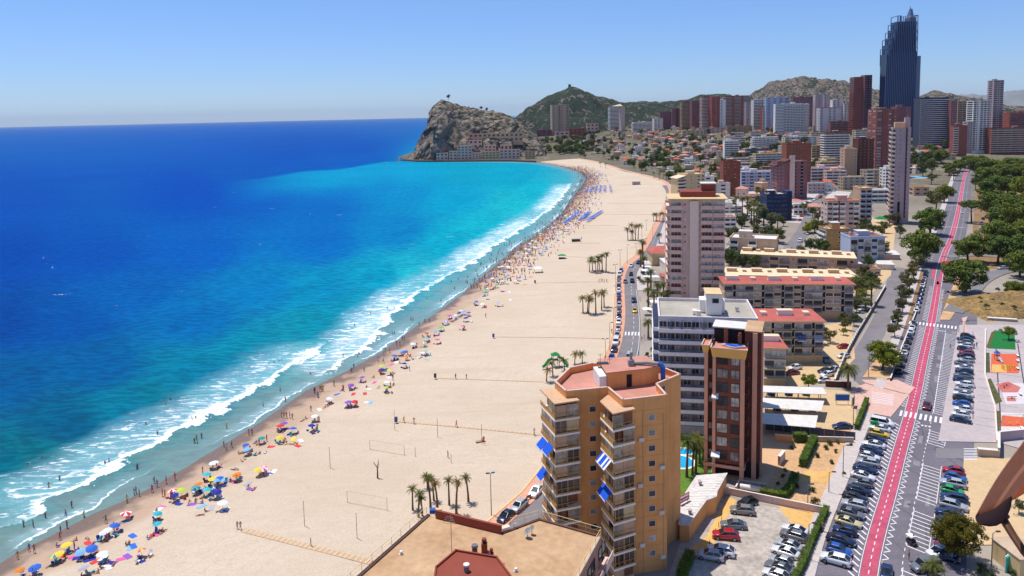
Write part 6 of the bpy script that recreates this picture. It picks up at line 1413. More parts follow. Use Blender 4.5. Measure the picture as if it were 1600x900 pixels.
tree_px('pine_tree',1584,441,36,'low bushy pine on the dry grass mound'); tree_px('shrub',1572,455,12,'small dark bush on the dry grass mound'); 
for j,(x,y,w) in enumerate(((1403,502,26),(1398,520,24),(1410,482,26),(1416,465,28),(1421,448,28),(1427,430,28),(1432,414,26),(1438,400,24),(1412,440,20),(1406,458,20))):
    tree_px('olive_tree',x,y-6,w,f'bushy verge tree beside the avenue, {ordn[j]} from the near end','verge trees beside the avenue',hr=.55)
for j,(x,y,w,kd) in enumerate(((1470,238,26,'pine_tree'),(1456,258,22,'broadleaf_tree'),(1442,262,20,'broadleaf_tree'),(1484,257,24,'pine_tree'),(1500,252,22,'pine_tree'),(1513,246,24,'pine_tree'),(1490,268,20,'olive_tree'),(1528,256,24,'pine_tree'),(1539,272,26,'pine_tree'),(1524,284,18,'broadleaf_tree'),(1534,246,22,'pine_tree'),(1455,275,18,'olive_tree'))):
    tree_px(kd,x,y,w,f'dark tree where the avenue bends, {ordn[j]} from the glass hotel','grove at the avenue bend')
# trees scattered among the villas and blocks
def scatter(n,reg,kinds,w0,w1,label,group,seed):
    q=random.Random(seed); c=0; tries=0
    while c<n and tries<n*8:
        tries+=1; x=q.uniform(reg[0],reg[2]); y=q.uniform(reg[1],reg[3]); P=hit(x,y) if y>262 else march(x,y)
        if seg_d(P[0],P[1],PROM)[0]<9 or seg_d(P[0],P[1],BR.p)[0] is None: continue
        bad=False
        for (fx,fy,cc,s,w,d) in FOOT:
            u=(P[0]-fx)*cc+(P[1]-fy)*s; v=-(P[0]-fx)*s+(P[1]-fy)*cc
            if -3<u<w+3 and -3<v<d+3: bad=True; break
        for h in HOUSES:
            if (h[0]-P[0])**2+(h[1]-P[1])**2<7.5**2: bad=True; break
        for pth in (BR,SV,BK,RD):
            if min((a-P[0])**2+(b-P[1])**2 for a,b in pth.p)<12**2 and abs(seg_d(P[0],P[1],pth.p)[0])<5.5: bad=True
        if bad: continue
        wd=q.uniform(w0,w1); tree_at(q.choice(kinds),P,wd,lab_near(label,x,y,wd,w0,w1),group,q.randrange(9)); c+=1
scatter(300,(895,205,1260,296),['broadleaf_tree','pine_tree','olive_tree','broadleaf_tree'],6,12.5,'leafy villa tree','trees between the villas',1)
scatter(60,(818,222,930,242),['broadleaf_tree','pine_tree'],9,14,'dark tree below the headland','clump at the foot of the headland',2)
scatter(110,(1120,203,1400,290),['broadleaf_tree','olive_tree','pine_tree'],7,12,'town tree','trees between the towers',3)
scatter(60,(1130,298,1295,425),['broadleaf_tree','olive_tree'],5,9,'garden tree','garden trees round the navy block',4)
scatter(36,(1325,300,1410,440),['broadleaf_tree','olive_tree'],5,8,'garden tree','trees near the mauve tower',5)
scatter(50,(1360,225,1480,268),['broadleaf_tree','pine_tree'],8,13,'dark tree','trees in front of the glass hotel',6)
scatter(22,(1200,500,1340,560),['broadleaf_tree','olive_tree'],3.5,5,'yard tree','trees in the yards',7)
scatter(16,(1330,440,1372,500),['broadleaf_tree','olive_tree'],3.5,5.5,'low garden tree','trees by the side street wall',8)
for j,(x,y,w) in enumerate(((701,152,7),(733,167,4),(752,169,6),(760,171,6))):
    P=atY(x,1428,CZ+ (ray(x,y+3)[2]/ray(x,y+3)[1])*1428)
    tree_at('broadleaf_tree',(P[0],P[1],P[2]-1),w*1.24,['lone tree on the summit of the headland rock','small bush on the headland ridge','wide bush in the middle of the headland ridge','bush beside the wide one on the headland ridge'][j])
for j,(x,y) in enumerate(((1530,470),(1545,462),(1560,456),(1578,470),(1590,458),(1540,482),(1565,480),(1586,484),(1552,474),(1572,462),(1596,472),(1535,476))):
    X,Y=G(x,y,GZ+2); tree_at('shrub',(X,Y,GZ+2.2),R.uniform(1.2,2.6),f'dry tuft on the mound, {ordn[j]} of the scattered ones','dry tufts on the mound',1)
# watch tower on the green hill
P=atY(890,2050,CZ+(ray(890,137)[2]/ray(890,137)[1])*2050); mb=MB(); mb.tube((0,0,-6),(0,0,8),4,3.6,10); mb.tube((0,0,8),(0,0,9),4.2,4.2,10); o=put('watchtower',mb.mesh('watchtower',[M['dgrey']]),None,P); tag(o,'tiny round stone tower on the summit of the green hill','tower')
# ---- palms
def palm_meshes(seed,h,crown,nf,leaf,droop,r=.2,thick=1.):
    q=random.Random(seed); mb=MB(); lx,ly=q.uniform(-.5,.5),q.uniform(-.5,.5)
    ps=[(0,0,-.4),(lx*.1,ly*.1,h*.3),(lx*.4,ly*.4,h*.65),(lx,ly,h)]; mb.path(ps,[r*1.5,r*1.1,r*.95,r*.9],8)
    mb.path([(lx,ly,h-.9),(lx,ly,h-.2),(lx,ly,h+.2)],[r*1.15,r*1.9,r*.9],8)
    tm=mb.mesh('trunk',[pbark]); v=[];f=[]
    for i in range(nf):
        a=i*2.399+q.uniform(-.2,.2); el=q.uniform(-.25,1.25)*(1 if i%3 else .7); L=crown*q.uniform(.85,1.1); c,s=math.cos(a),math.sin(a)
        pts=[]; n=7; x=0;z=0; e=el
        for k in range(n+1):
            pts.append((x,z)); e=el-droop*(k/n)**1.2; x+=L/n*math.cos(e); z+=L/n*math.sin(e)
        for k in range(n):
            x0,z0=pts[k]; x1,z1=pts[k+1]
            wd=(.25+.75*math.sin(math.pi*min(1,(k+1.2)/(n+.6))))*L*.17*thick
            for sd in (-1,1):
                for sub in (0,.5):
                    xa=x0+(x1-x0)*sub; za=z0+(z1-z0)*sub; xb=xa+(x1-x0)*.42; zb=za+(z1-z0)*.42
                    tx=xb+(x1-x0)*.9; tz=zb-wd*.45+(z1-z0)*.5
                    p=[(xa,0,za),(xb,0,zb),(tx,sd*wd,tz)]; k0=len(v)
                    v+=[(lx+c*X-s*Y,ly+s*X+c*Y,h+Z) for X,Y,Z in p]; f.append((k0,k0+1,k0+2))
    cm=bpy.data.meshes.new('crown'); cm.from_pydata(v,[],f); cm.materials.append(leaf); cm.update(); return cm,tm
PALM={('thin',i):palm_meshes(i,7,1.9,30,LM['palm'] if i<2 else LM['drypalm'],1.5,.2) for i in range(3)}
PALM.update({('date',i):palm_meshes(10+i,6.5,3.3,46,LM['palm'],1.9,.28) for i in range(2)})
PALM.update({('mid',i):palm_meshes(20+i,7,2.6,38,LM['palm'],1.7,.22) for i in range(2)})
def palm(top,base,kind,label,group,cs=None,z=None):
    P=hit(*base) if z is None else (*G(*base,z),z)
    h=(base[1]-top[1])*P[1]/F; cm,tm=PALM[(kind,R.randrange(3 if kind=='thin' else 2))]; h0={'thin':7,'date':6.5,'mid':7}[kind]
    s=h/h0; rt=root('palm_tree',label,'palm tree',P,R.uniform(0,6.28),group); 
    k=cs or 1.
    put('trunk',tm,rt,scale=(s**.5,s**.5,s)); o=put('crown',cm,rt,scale=(k,k,k)); o.location=(0,0,h-h0*k); return rt
def plist(L,kind,grp,lab,cs=None):
    for j,(a,b,c,d) in enumerate(L): palm((a,b),(c,d),kind,f'{lab}, {ordn[j]} from the sea side',grp,cs)
plist([(644,762,645,797),(652,766,654,808),(659,775,660,806),(669,744,668,764),(673,743,673,795),(677,744,678,782),(685,749,684,798),(701,748,702,789),(711,747,713,802),(732,741,732,784)],'thin','palms on the sand at the near end','slim palm on the sand beside the brown roof',.72)
plist([(853,576,854,596),(862,567,864,588),(881,561,882,578),(897,553,898,570),(910,552,910,568)],'thin','palms by the playground','slim palm beside the green playground slides')
plist([(911,465,911,489),(917,463,918,490),(920,467,920,491),(931,457,931,490),(940,458,940,485),(946,455,944,480)],'thin','palms on the sand opposite the yellow car','slim palm in the second group on the sand',1.25)
plist([(920,408,921,425),(926,404,926,423),(930,408,931,426),(934,402,934,424),(937,407,937,423),(941,399,941,425),(947,396,947,426)],'thin','palms on the sand in the third group','slim palm in the third group on the sand',1.35)
plist([(981,358,981,375),(986,362,986,375),(989,351,989,375),(993,353,993,375),(997,352,997,374),(1021,335,1021,346),(1026,335,1026,346),(1031,334,1031,347),(1036,334,1036,346)],'thin','palms on the sand beside the beach-front tower','slim far palm near the beach-front tower',1.5)
plist([(1001,392,1001,418),(1004,378,1004,414),(1013,452,1013,486),(1017,423,1017,452),(1022,456,1022,489),(1027,444,1027,470),(1033,458,1033,478),(1042,456,1042,474),(1029,367,1030,380),(1013,502,1013,528),(1006,402,1006,426),(1012,436,1012,462),(1037,444,1037,468)],'date','palms along the beach road gardens','bushy palm beside the beach road',.8)
plist([(1070,684,1073,746),(1081,697,1082,743),(1087,682,1087,740),(1094,690,1093,724),(1099,688,1099,718)],'mid','palms by the swimming pool','tall palm on the lawn by the swimming pool',.95)
palm((1322,574),(1325,608),'date','single date palm where the side street meets the car park wall',None,1.1)
plist([(1337,434,1338,467),(1346,455,1346,474),(1360,443,1361,478),(1352,470,1352,486)],'date','palms in the gardens by the side street','tall dark palm right of the long red-roofed block')
plist([(1150,308,1150,334),(1160,310,1160,336),(1168,309,1168,336),(1178,318,1178,346),(1186,320,1186,350),(1193,326,1193,353),(1182,330,1182,355),(1205,336,1205,358),(1215,338,1215,360),(1215,362,1215,378),(1257,320,1257,336),(1174,328,1174,352)],'date','palm grove by the navy block','bushy palm beside the navy block',1.15)
plist([(1002,264,1002,272),(1008,265,1008,273),(1022,270,1022,278),(1030,272,1030,280),(1036,273,1036,281),(938,254,938,261),(946,256,946,263)],'thin','palms at the head of the beach','tiny palm on the sand at the head of the beach',1.6)
# ---- hedges (trimmed, leafy)
def hedge(label,pts,w,h,dz=0):
    P=[G(*p) for p in pts]; q=random.Random(int(pts[0][0])); v=[];f=[]
    for (ax,ay),(bx,by) in zip(P,P[1:]):
        L=math.hypot(bx-ax,by-ay); ux,uy=(bx-ax)/L,(by-ay)/L; n=int(L*h*w*75)
        for i in range(n):
            t=q.uniform(-.3,L+.3); side=q.random(); cr=w/2
            if side<.42: o=Vector((t,q.uniform(-cr,cr),h+q.gauss(0,.07))); nr=Vector((0,0,1))
            elif side<.9: s=q.choice((-1,1)); o=Vector((t,s*(cr+q.gauss(0,.06)),q.uniform(0,h))); nr=Vector((0,s,.3))
            else: o=Vector((q.choice((-.3,L+.3)),q.uniform(-cr,cr),q.uniform(0,h))); nr=Vector((1,0,.2))
            nr=(nr+Vector((q.uniform(-.6,.6),q.uniform(-.6,.6),q.uniform(-.6,.6)))).normalized(); u=nr.orthogonal().normalized()*q.uniform(.08,.17); w2=nr.cross(u)*.7
            W_=lambda p:(ax+ux*p.x-uy*p.y,ay+uy*p.x+ux*p.y,GZ+dz+p.z); k=len(v); v+=[W_(o-u),W_(o+w2),W_(o+u),W_(o-w2)]; f.append((k,k+1,k+2,k+3))
    me=bpy.data.meshes.new('foliage'); me.from_pydata(v,[],f); me.materials.append(LM['hedge'])
    rt=root('hedge',label,'hedge'); put('foliage',me,rt)
    mb=MB()
    for (ax,ay),(bx,by) in zip(P,P[1:]):
        L=math.hypot(bx-ax,by-ay); nx,ny=-(by-ay)/L*(w/2-.12),(bx-ax)/L*(w/2-.12); mb.prism([(ax+nx,ay+ny),(bx+nx,by+ny),(bx-nx,by-ny),(ax-nx,ay-ny)],GZ,GZ+dz+h-.1)
    put('stems',mb.mesh('stems',[LM['dark']]),rt)
hedge('tall clipped hedge running away from the camera beside the sandy garden',[(1272,692),(1262,712),(1254,730)],1.5,1.8)
hedge('dark clipped hedge block at the far end of the brown tower yard',[(1241,690),(1258,690)],1.6,2.0)
hedge('low clipped hedge curving round the near corner of the brown tower yard',[(1242,748),(1234,768),(1222,780),(1190,774)],1.5,1.4)
hedge('long hedge between the near car park and the pavement',[(1291,800),(1280,824),(1268,850),(1256,882),(1240,915)],1.1,1.3)
hedge('narrow hedge along the carport yard beside the pavement',[(1354,630),(1346,652),(1338,672)],1.0,1.5)
hedge('dark hedge at the bottom beside the orange tower',[(1078,872),(1068,895),(1062,920)],1.6,1.4)
for j,(x,y,w,kd) in enumerate(((1272,786,20,1),(1268,765,14,0),(1292,700,12,0),(1278,712,12,0),(1306,706,10,1),(1300,722,11,0),(1310,692,9,1),(1330,695,8,1),(1296,692,14,0),(1318,740,8,1),(1238,700,9,0),(1222,744,10,0),(1228,735,9,0),(1216,756,9,1),(1246,760,12,0))):
    tree_px('shrub',x,y-w*.3,w,f'{"silvery" if kd else "dark"} garden shrub, {"large" if w>12 else "small"} one {["at the near corner","near the lamp","by the hedge","in the middle bed","by the kerb"][j%5]}','shrubs in the sandy garden',hr=.5,i=kd)
tree_px('olive_tree',1592,792,26,'leafy tree at the picture edge behind the brown awning',hr=.5)
for j,(x,y,w) in enumerate(((1535,890,26),(1552,897,20),(1586,896,18))): tree_px('shrub',x,y,w,['broad bush at the bottom beside the street lamp','second bush beside the bottom street lamp','bush beside the turquoise panel'][j],None,hr=.3,i=0)
# ================================================================== VEHICLES
def car_meshes(kind):
    # stations: x, half width, sill z, belt z ; greenhouse: x, half width, roof z
    if kind=='hatchback': L,Wd,hd=4.0,1.74,[(-2.0,.62,.32,.62),(-1.92,.80,.22,.72),(-1.2,.87,.2,.86),(-.6,.87,.2,.92),(1.2,.87,.2,.96),(1.85,.83,.22,.94),(2.0,.70,.3,.7)]; gh=[(-.95,.76,.90,0),(-.05,.60,1.42,1),(1.15,.57,1.44,1),(1.88,.70,.96,0)]
    elif kind=='saloon': L,Wd,hd=4.6,1.8,[(-2.3,.62,.34,.6),(-2.2,.82,.22,.7),(-1.4,.90,.2,.84),(-.7,.90,.2,.9),(1.2,.90,.2,.95),(2.15,.86,.22,.92),(2.3,.70,.3,.7)]; gh=[(-1.05,.78,.88,0),(-.1,.60,1.37,1),(.8,.60,1.37,1),(1.75,.74,.95,0)]
    elif kind=='suv': L,Wd,hd=4.6,1.88,[(-2.3,.70,.42,.75),(-2.2,.88,.3,.92),(-1.35,.94,.28,1.04),(-.8,.94,.28,1.08),(1.9,.94,.28,1.14),(2.2,.90,.3,1.1),(2.3,.78,.4,.8)]; gh=[(-1.1,.83,1.06,0),(-.3,.66,1.56,1),(1.4,.64,1.60,1),(2.15,.78,1.12,0)]
    else: L,Wd,hd=4.9,1.9,[(-2.45,.70,.42,.75),(-2.35,.90,.3,.95),(-1.7,.95,.28,1.06),(-1.2,.95,.28,1.1),(2.2,.95,.28,1.15),(2.42,.94,.3,1.12),(2.45,.90,.4,.9)]; gh=[(-1.3,.84,1.11,0),(-.75,.76,1.80,1),(2.2,.78,1.86,1),(2.42,.86,1.16,0)]
    mb=MB(); ring=[]
    for x,w,z0,z1 in hd:
        ring.append([(x,-w*.92,z0),(x,-w,z0+.15),(x,-w,(z0+z1)/2+.05),(x,-w*.95,z1-.05),(x,-w*.80,z1),(x,w*.80,z1),(x,w*.95,z1-.05),(x,w,(z0+z1)/2+.05),(x,w,z0+.15),(x,w*.92,z0)])
    n=10; vs=[v for r in ring for v in r]; fs=[]
    for i in range(len(ring)-1):
        for k in range(n): fs.append((i*n+k,i*n+(k+1)%n,(i+1)*n+(k+1)%n,(i+1)*n+k))
    fs+=[tuple(range(n))[::-1],tuple(range((len(ring)-1)*n,len(ring)*n))]
    mb.add(vs,fs,0); nsm=(len(ring)-1)*n
    # roof and pillars in body colour
    (x0,w0,z0,_),(x1,w1,z1,_),(x2,w2,z2,_),(x3,w3,z3,_)=gh
    t=.05
    mb.add([(x1,-w1,z1),(x2,-w2,z2),(x2,w2,z2),(x1,w1,z1),(x1+.12,-w1+.1,z1+t),(x2-.12,-w2+.1,z2+t),(x2-.12,w2-.1,z2+t),(x1+.12,w1-.1,z1+t)],[(0,1,5,4),(1,2,6,5),(2,3,7,6),(3,0,4,7),(4,5,6,7)],0)
    for s in(-1,1):
        for a,b in (((x0,s*w0,z0),(x1,s*w1,z1)),((x3,s*w3,z3),(x2,s*w2,z2)),(((x0+x3)/2+.1,s*(w0+w3)/2,(z0+z3)/2),((x1+x2)/2,s*(w1+w2)/2,(z1+z2)/2))): mb.tube(a,b,.05,.05,4,0)
    # wheel arches
    body=mb
    g=MB(); g.add([(x0,-w0,z0),(x3,-w3,z3),(x3,w3,z3),(x0,w0,z0),(x1,-w1,z1),(x2,-w2,z2),(x2,w2,z2),(x1,w1,z1)],[(0,1,5,4),(1,2,6,5),(2,3,7,6),(3,0,4,7),(4,5,6,7)],0)
    wh=MB(); r=.33 if kind in('hatchback','saloon') else .37
    wh.tube((0,-.11,0),(0,.11,0),r,r,14,0); wh.tube((0,-.125,0),(0,.125,0),r*.62,r*.62,10,1)
    hl=MB(); hl.box(-.03,-.17,-.07,.14,.17,.07); 
    W0=hd[1][1]
    bm_=body.mesh('body',[PAINT]); bm_.polygons.foreach_set('use_smooth',[i<nsm for i in range(len(bm_.polygons))])
    return dict(L=L,body=bm_,g=g.mesh('windows',[GLC]),wh=wh.mesh('wheel',[M['tyre'],M['rim']]),hl=hl.mesh('headlight',[M['lamp']]),tl=hl.mesh('tail_light',[M['tail']]),wb=L*.31,hw=hd[2][1],r=r,hz=(hd[1][3]-.1),x0=hd[1][0],x1=hd[-2][0],
        far=None)
CM={k:car_meshes(k) for k in('hatchback','saloon','suv','van')}
def far_mesh(kind):
    c=CM[kind]; v=[];f=[];m=[]
    def app(me,off,mi):
        o=len(v)
        for q in me.vertices: v.append((q.co.x+off[0],q.co.y+off[1],q.co.z+off[2]))
        for p in me.polygons: f.append(tuple(i+o for i in p.vertices)); m.append(mi)
    app(c['body'],(0,0,0),0); app(c['g'],(0,0,0),1)
    for sx in(-1,1):
        for sy in(-1,1): app(c['wh'],(sx*c['wb'],sy*(c['hw']-.09),c['r']),2)
    me=bpy.data.meshes.new('parked_car'); me.from_pydata(v,[],f); me.materials.append(PAINT); me.materials.append(GLC); me.materials.append(M['tyre']); me.polygons.foreach_set('material_index',m); me.update(); return me
CARC=dict(white=(.78,.78,.79),silver=(.42,.44,.47),grey=(.16,.17,.19),black=(.012,.013,.016),navy=(.012,.03,.10),blue=(.02,.10,.42),red=(.42,.015,.02),maroon=(.16,.012,.03),beige=(.55,.47,.30),yellow=(.75,.50,.02),green=(.03,.38,.08),bronze=(.25,.22,.19),darkblue=(.01,.02,.06),paleyellow=(.62,.56,.30))
CARC['dark blue']=CARC.pop('darkblue'); CARC['pale yellow']=CARC.pop('paleyellow')
def car(x,y,ang,colr,kind,label,group=None,near=True,z=None):
    z=GZ+.006 if z is None else z; c=CM[kind]; sc=R.uniform(.97,1.04)
    if not near:
        o=put('parked_car',cached(('far',kind),lambda:far_mesh(kind)),None,(x,y,z),ang,color=CARC[colr]); return tag(o,label,'van' if kind=='van' else 'car',group)
    rt=root('parked_car',label,'van' if kind=='van' else 'car',(x,y,z),ang,group); rt.scale=(sc,sc,sc)
    put('body',c['body'],rt,color=CARC[colr]); put('windows',c['g'],rt)
    for sx in(-1,1):
        for sy in(-1,1):
            put('wheel',c['wh'],rt,(sx*c['wb'],sy*(c['hw']-.09),c['r'])); 
    for sy in(-1,1): put('headlight',c['hl'],rt,(c['x0']-.02,sy*(c['hw']-.26),c['hz'])); put('tail_light',c['tl'],rt,(c['x1']+.04,sy*(c['hw']-.24),c['hz']))
    return rt
nth=['nearest','second','third','fourth','fifth','sixth','seventh','eighth','ninth','tenth','eleventh','twelfth','thirteenth','fourteenth','fifteenth','sixteenth','seventeenth','eighteenth','nineteenth','twentieth','twenty-first']
# perpendicular row left of the pink lane, near to far
row=[('white','suv'),('blue','hatchback'),('dark blue','saloon'),('navy','hatchback'),('pale yellow','saloon'),('grey','saloon'),('silver','suv'),('black','saloon'),('dark blue','saloon'),('grey','hatchback'),('white','saloon'),('navy','saloon'),('silver','suv'),('white','hatchback'),('navy','saloon'),('white','saloon'),('dark blue','hatchback'),('yellow','hatchback'),('white','saloon'),('white','van')]
d0=RD.s_of_py(893); d1=RD.s_of_py(671)
for i,(cc,kd) in enumerate(row):
    d=d0+(d1-d0)*i/(len(row)-1); x,y,a=RD.at(d,-4.9+R.uniform(-.25,.25))
    car(x,y,a-math.pi/2+math.pi*(i%3!=0)+R.uniform(-.03,.03),cc,kd,f'{cc} {kd}, {nth[i]} in the row left of the pink cycle lane','cars parked left of the cycle lane')
rowR=[('dark blue','saloon'),('white','hatchback'),('white','hatchback'),('blue','hatchback'),('black','suv'),('white','saloon'),('silver','hatchback'),('white','suv'),('navy','saloon'),('grey','saloon'),('dark blue','suv'),('white','saloon'),('grey','saloon'),('silver','hatchback'),('black','suv'),('red','hatchback'),('navy','hatchback'),('white','hatchback'),('grey','hatchback'),('navy','saloon'),('black','hatchback')]
d0=RD.s_of_py(645); d1=RD.s_of_py(521)
for i,(cc,kd) in enumerate(rowR):
    d=d0+(d1-d0)*i/(len(rowR)-1); x,y,a=RD.at(d,10.5+R.uniform(-.35,.35))
    car(x,y,a-math.pi/2+math.pi*(i%4==0)+R.uniform(-.03,.03),cc,kd,f'{cc} {kd}, {nth[i]} in the long row beside the plaza','cars parked beside the plaza')
rowC=[('dark blue','hatchback'),('maroon','hatchback'),('white','saloon'),('silver','suv'),('black','saloon'),('navy','saloon'),('silver','suv'),('navy','suv'),('green','hatchback'),('silver','suv'),('blue','hatchback'),('red','hatchback')]
d0=RD.s_of_py(846); d1=RD.s_of_py(721)
for i,(cc,kd) in enumerate(rowC):
    d=d0+(d1-d0)*i/(len(rowC)-1); x,y,a=RD.at(d,10.5+R.uniform(-.3,.3))
    car(x,y,a-math.pi/2+math.pi*(i%2==0),cc,kd,f'{cc} {kd}, {nth[i]} in the short row beyond the round tree','cars in the short row by the beige paving')
rowL=[('black','saloon'),('navy','hatchback'),('black','suv'),('white','saloon'),('grey','hatchback'),('black','hatchback'),('dark blue','saloon'),('white','suv'),('white','saloon'),('grey','hatchback')]
d0=RD.s_of_py(586); d1=RD.s_of_py(510)
for i,(cc,kd) in enumerate(rowL):
    d=d0+(d1-d0)*i/(len(rowL)-1); x,y,a=RD.at(d,-5.0); car(x,y,a+math.pi,cc,kd,f'{cc} {kd}, {nth[i]} in the kerbside line between the two zebra crossings','cars parked along the left kerb')
rowF=[('white','suv'),('silver','hatchback'),('blue','hatchback'),('navy','saloon'),('dark blue','suv'),('navy','saloon'),('white','saloon'),('black','saloon'),('silver','hatchback'),('navy','suv'),('dark blue','hatchback')]
d0=RD.s_of_py(490); d1=RD.s_of_py(428)
for i,(cc,kd) in enumerate(rowF):
    d=d0+(d1-d0)*i/(len(rowF)-1); x,y,a=RD.at(d,-5.2); car(x,y,a+math.pi,cc,kd,f'{cc} {kd}, {nth[i]} in the kerbside line beyond the second zebra crossing','cars parked along the left kerb, far line',near=i<4)
far_=[(1536,343),(1534,350),(1533,356),(1531,362),(1540,318),(1541,312),(1539,306),(1530,290),(1528,283),(1527,277),(1530,370)]
for i,(px,py) in enumerate(far_):
    x,y=G(px,py); _,_,a=RD.at(RD.s_of_py(py)); car(x,y,a,R.choice(['silver','grey','white','navy','black']),R.choice(['saloon','suv','hatchback']),f'tiny parked car, {nth[i]} along the park edge of the far avenue','cars by the park',near=False)
for (px,py,cc,kd,t,lb) in ((1448,637,'maroon','saloon',0,'dark red car driving toward the camera just past the zebra crossing'),(1477,440,'maroon','van',0,'dark red van driving away just below the junction'),(1482,425,'grey','van',0,'grey van with a red kiosk behind it at the junction'),(1504,333,'white','hatchback',0,'white car driving beside the lone flat-topped pine'),(1529,435,'maroon','saloon',1,'dark red car shaded by the corner pine on the side road'),(1566,421,'silver','suv',1,'silver car on the roundabout road by the dry mound'),(1496,292,'white','hatchback',0,'tiny white car at the far crossing of the avenue'),(1528,258,'silver','van',0,'tiny pale van where the avenue disappears behind the pines'),(1385,900,'navy','hatchback',0,'navy car cut by the bottom edge on the avenue'),(1402,352,'black','suv',1,'black car on the yard by the mauve tower'),(1385,394,'dark blue','hatchback',1,'dark blue car beside the low white sheds')):
    x,y=G(px,py); _,_,a=RD.at(RD.s_of_py(py)); car(x,y,(a if t==0 else .15),cc,kd,lb,None,near=py>400)
x,y=G(1467,868); car(x,y,.35,'white','suv','white suv with a dark glass roof parked under the round street tree'); x,y=G(1446,890); car(x,y,.2,'grey','van','grey car at the bottom edge beside the fan palm')
x,y=G(1473,893); 
palm((1460,884),(1458,905),'date','fan palm crown at the bottom edge in front of the grey car',None,.7)
# near car park
lot=[(1168,789,'black','hatchback',.35,'black hatchback with a red tail nearest the shed in the near car park'),(1160,802,'bronze','suv',-.25,'bronze suv parked beside the black hatchback in the near car park'),(1146,824,'grey','saloon',-.2,'dark grey saloon parked above the red car in the near car park'),(1134,841,'red','suv',-.2,'bright red car in the near car park'),(1126,866,'white','suv',-.35,'white car behind the pale silver one in the near car park'),(1110,873,'silver','suv',-.35,'pale silver car with dark windows at the corner of the near car park')]
for px,py,cc,kd,a,lb in lot: x,y=G(px,py); car(x,y,a,cc,kd,lb)
lr=[(1242,832,'white','saloon'),(1240,842,'grey','suv'),(1232,856,'silver','saloon'),(1227,867,'white','saloon'),(1220,881,'silver','hatchback'),(1218,892,'grey','saloon'),(1212,903,'white','hatchback')]
for i,(px,py,cc,kd) in enumerate(lr): x,y=G(px,py); car(x,y,math.radians(-38),cc,kd,f'{cc} {kd}, {nth[len(lr)-1-i]} in the right-hand row of the near car park','right-hand row of the near car park')
# beach road
for (px,py,cc,kd,t,lb) in ((790,811,'dark blue','hatchback',-2.,'dark blue car nearest the camera on the beach road'),(811,795,'silver','suv',-2.,'silver car second on the beach road by the promenade'),(838,771,'white','saloon',-2.,'white car with a motorbike behind it on the beach road'),(976,583,'dark blue','hatchback',0,'dark blue car nearest the orange tower duct on the beach road')): 
    x,y=G(px,py); d=min(range(int(BR.L[-1])),key=lambda k:math.dist(BR.at(k)[:2],(x,y))); a=BR.at(d)[2]; car(x,y,a,cc,kd,lb)
line=[('blue','hatchback'),('dark blue','suv'),('white','van'),('silver','hatchback'),('silver','saloon'),('white','suv'),('navy','hatchback'),('grey','saloon'),('silver','suv'),('maroon','saloon'),('blue','hatchback'),('white','suv'),('dark blue','saloon'),('silver','saloon'),('grey','hatchback'),('white','van'),('blue','suv')]
def br_s(py):
    return min(range(int(BR.L[-1])),key=lambda k:abs(proj(*BR.at(k)[:2],GZ)[1]-py))
a0,a1=br_s(563),br_s(425)
for i,(cc,kd) in enumerate(line):
    d=a0+(a1-a0)*i/(len(line)-1)
    x,y,a=BR.at(d,-4.3); car(x,y,a,cc,kd,f'{cc} {kd}, {nth[i]} in the line parked on the sea side of the beach road','cars parked along the beach road',near=i<8,z=GZ+.0)
for (py,t,cc,kd,lb) in ((487,1.5,'yellow','saloon','yellow taxi coming along the beach road'),(471,1.5,'navy','suv','navy car ahead of the yellow taxi on the beach road'),(441,1.5,'black','suv','black car on the inland lane of the far beach road'),(442,-1.5,'grey','saloon','grey car on the seaward lane of the far beach road'),(430,0.8,'black','hatchback','black car second on the inland lane of the far beach road'),(417,-1,'white','hatchback','white car at the bend of the far beach road'),(412,1.2,'dark blue','suv','dark blue car at the bend of the far beach road'),(561,1.0,'silver','van','pale van on the beach road behind the orange tower chimney')):
    x,y,a=BR.at(br_s(py),t); car(x,y,a,cc,kd,lb,None,near=py>465)
# side street
ss=[('black','van'),('white','suv'),('maroon','hatchback'),('grey','saloon'),('navy','hatchback'),('maroon','saloon'),('navy','saloon'),('dark blue','hatchback'),('white','saloon'),('red','hatchback'),('maroon','hatchback'),('white','suv')]
for i,(cc,kd) in enumerate(ss):
    k=SV.L[-1]*(.60-.52*i/(len(ss)-1)); x,y,a=SV.at(k,-3.2-1.0); car(x,y,a,cc,kd,f'{cc} {kd}, {nth[i]} in the line along the side street','cars parked along the side street',near=i<6)
yard=[(1318,544,'red','hatchback',.1,'bright red car in the corner of the red-roofed block yard'),(1318,559,'white','hatchback',.1,'white car below the bright red one in the yard'),(1237,585,'maroon','saloon',.2,'dark red car beside the light green tree'),(1242,577,'white','hatchback',.2,'white car beside the dark red one by the light green tree'),(1290,582,'dark blue','saloon',.3,'dark blue car, first of the yard group by the wall'),(1292,588,'white','hatchback',.3,'white car, second of the yard group by the wall'),(1286,597,'white','hatchback',.1,'white hatchback nearest the carports in the yard'),(1303,580,'silver','hatchback',.5,'silver car beside the yard wall'),(1316,669,'navy','saloon',0,'navy car parked below the carports'),(1350,485,'white','saloon',.2,'white car under the dark palms'),(1290,565,'grey','suv',1.5,'grey car in the shade of the near red-roofed block'),(1360,360,'white','van',.2,'white van beside the green market canopy'),(1352,352,'silver','saloon',.2,'silver car near the green market canopy'),(1325,410,'dark blue','suv',.1,'dark blue car below the pale blue block'),(1357,424,'silver','saloon',.1,'silver car in front of the pale blue block'),(1202,398,'blue','hatchback',.1,'blue car by the palms of the curved-balcony block'),(1143,410,'dark blue','saloon',.1,'dark blue car left of the curved-balcony block'),(1131,425,'white','saloon',.1,'white car between the beach tower and the cream roofs'),(1250,378,'white','van',1,'white van on the street behind the cream blocks'),(1262,366,'silver','saloon',1,'silver car on the street behind the cream blocks')]
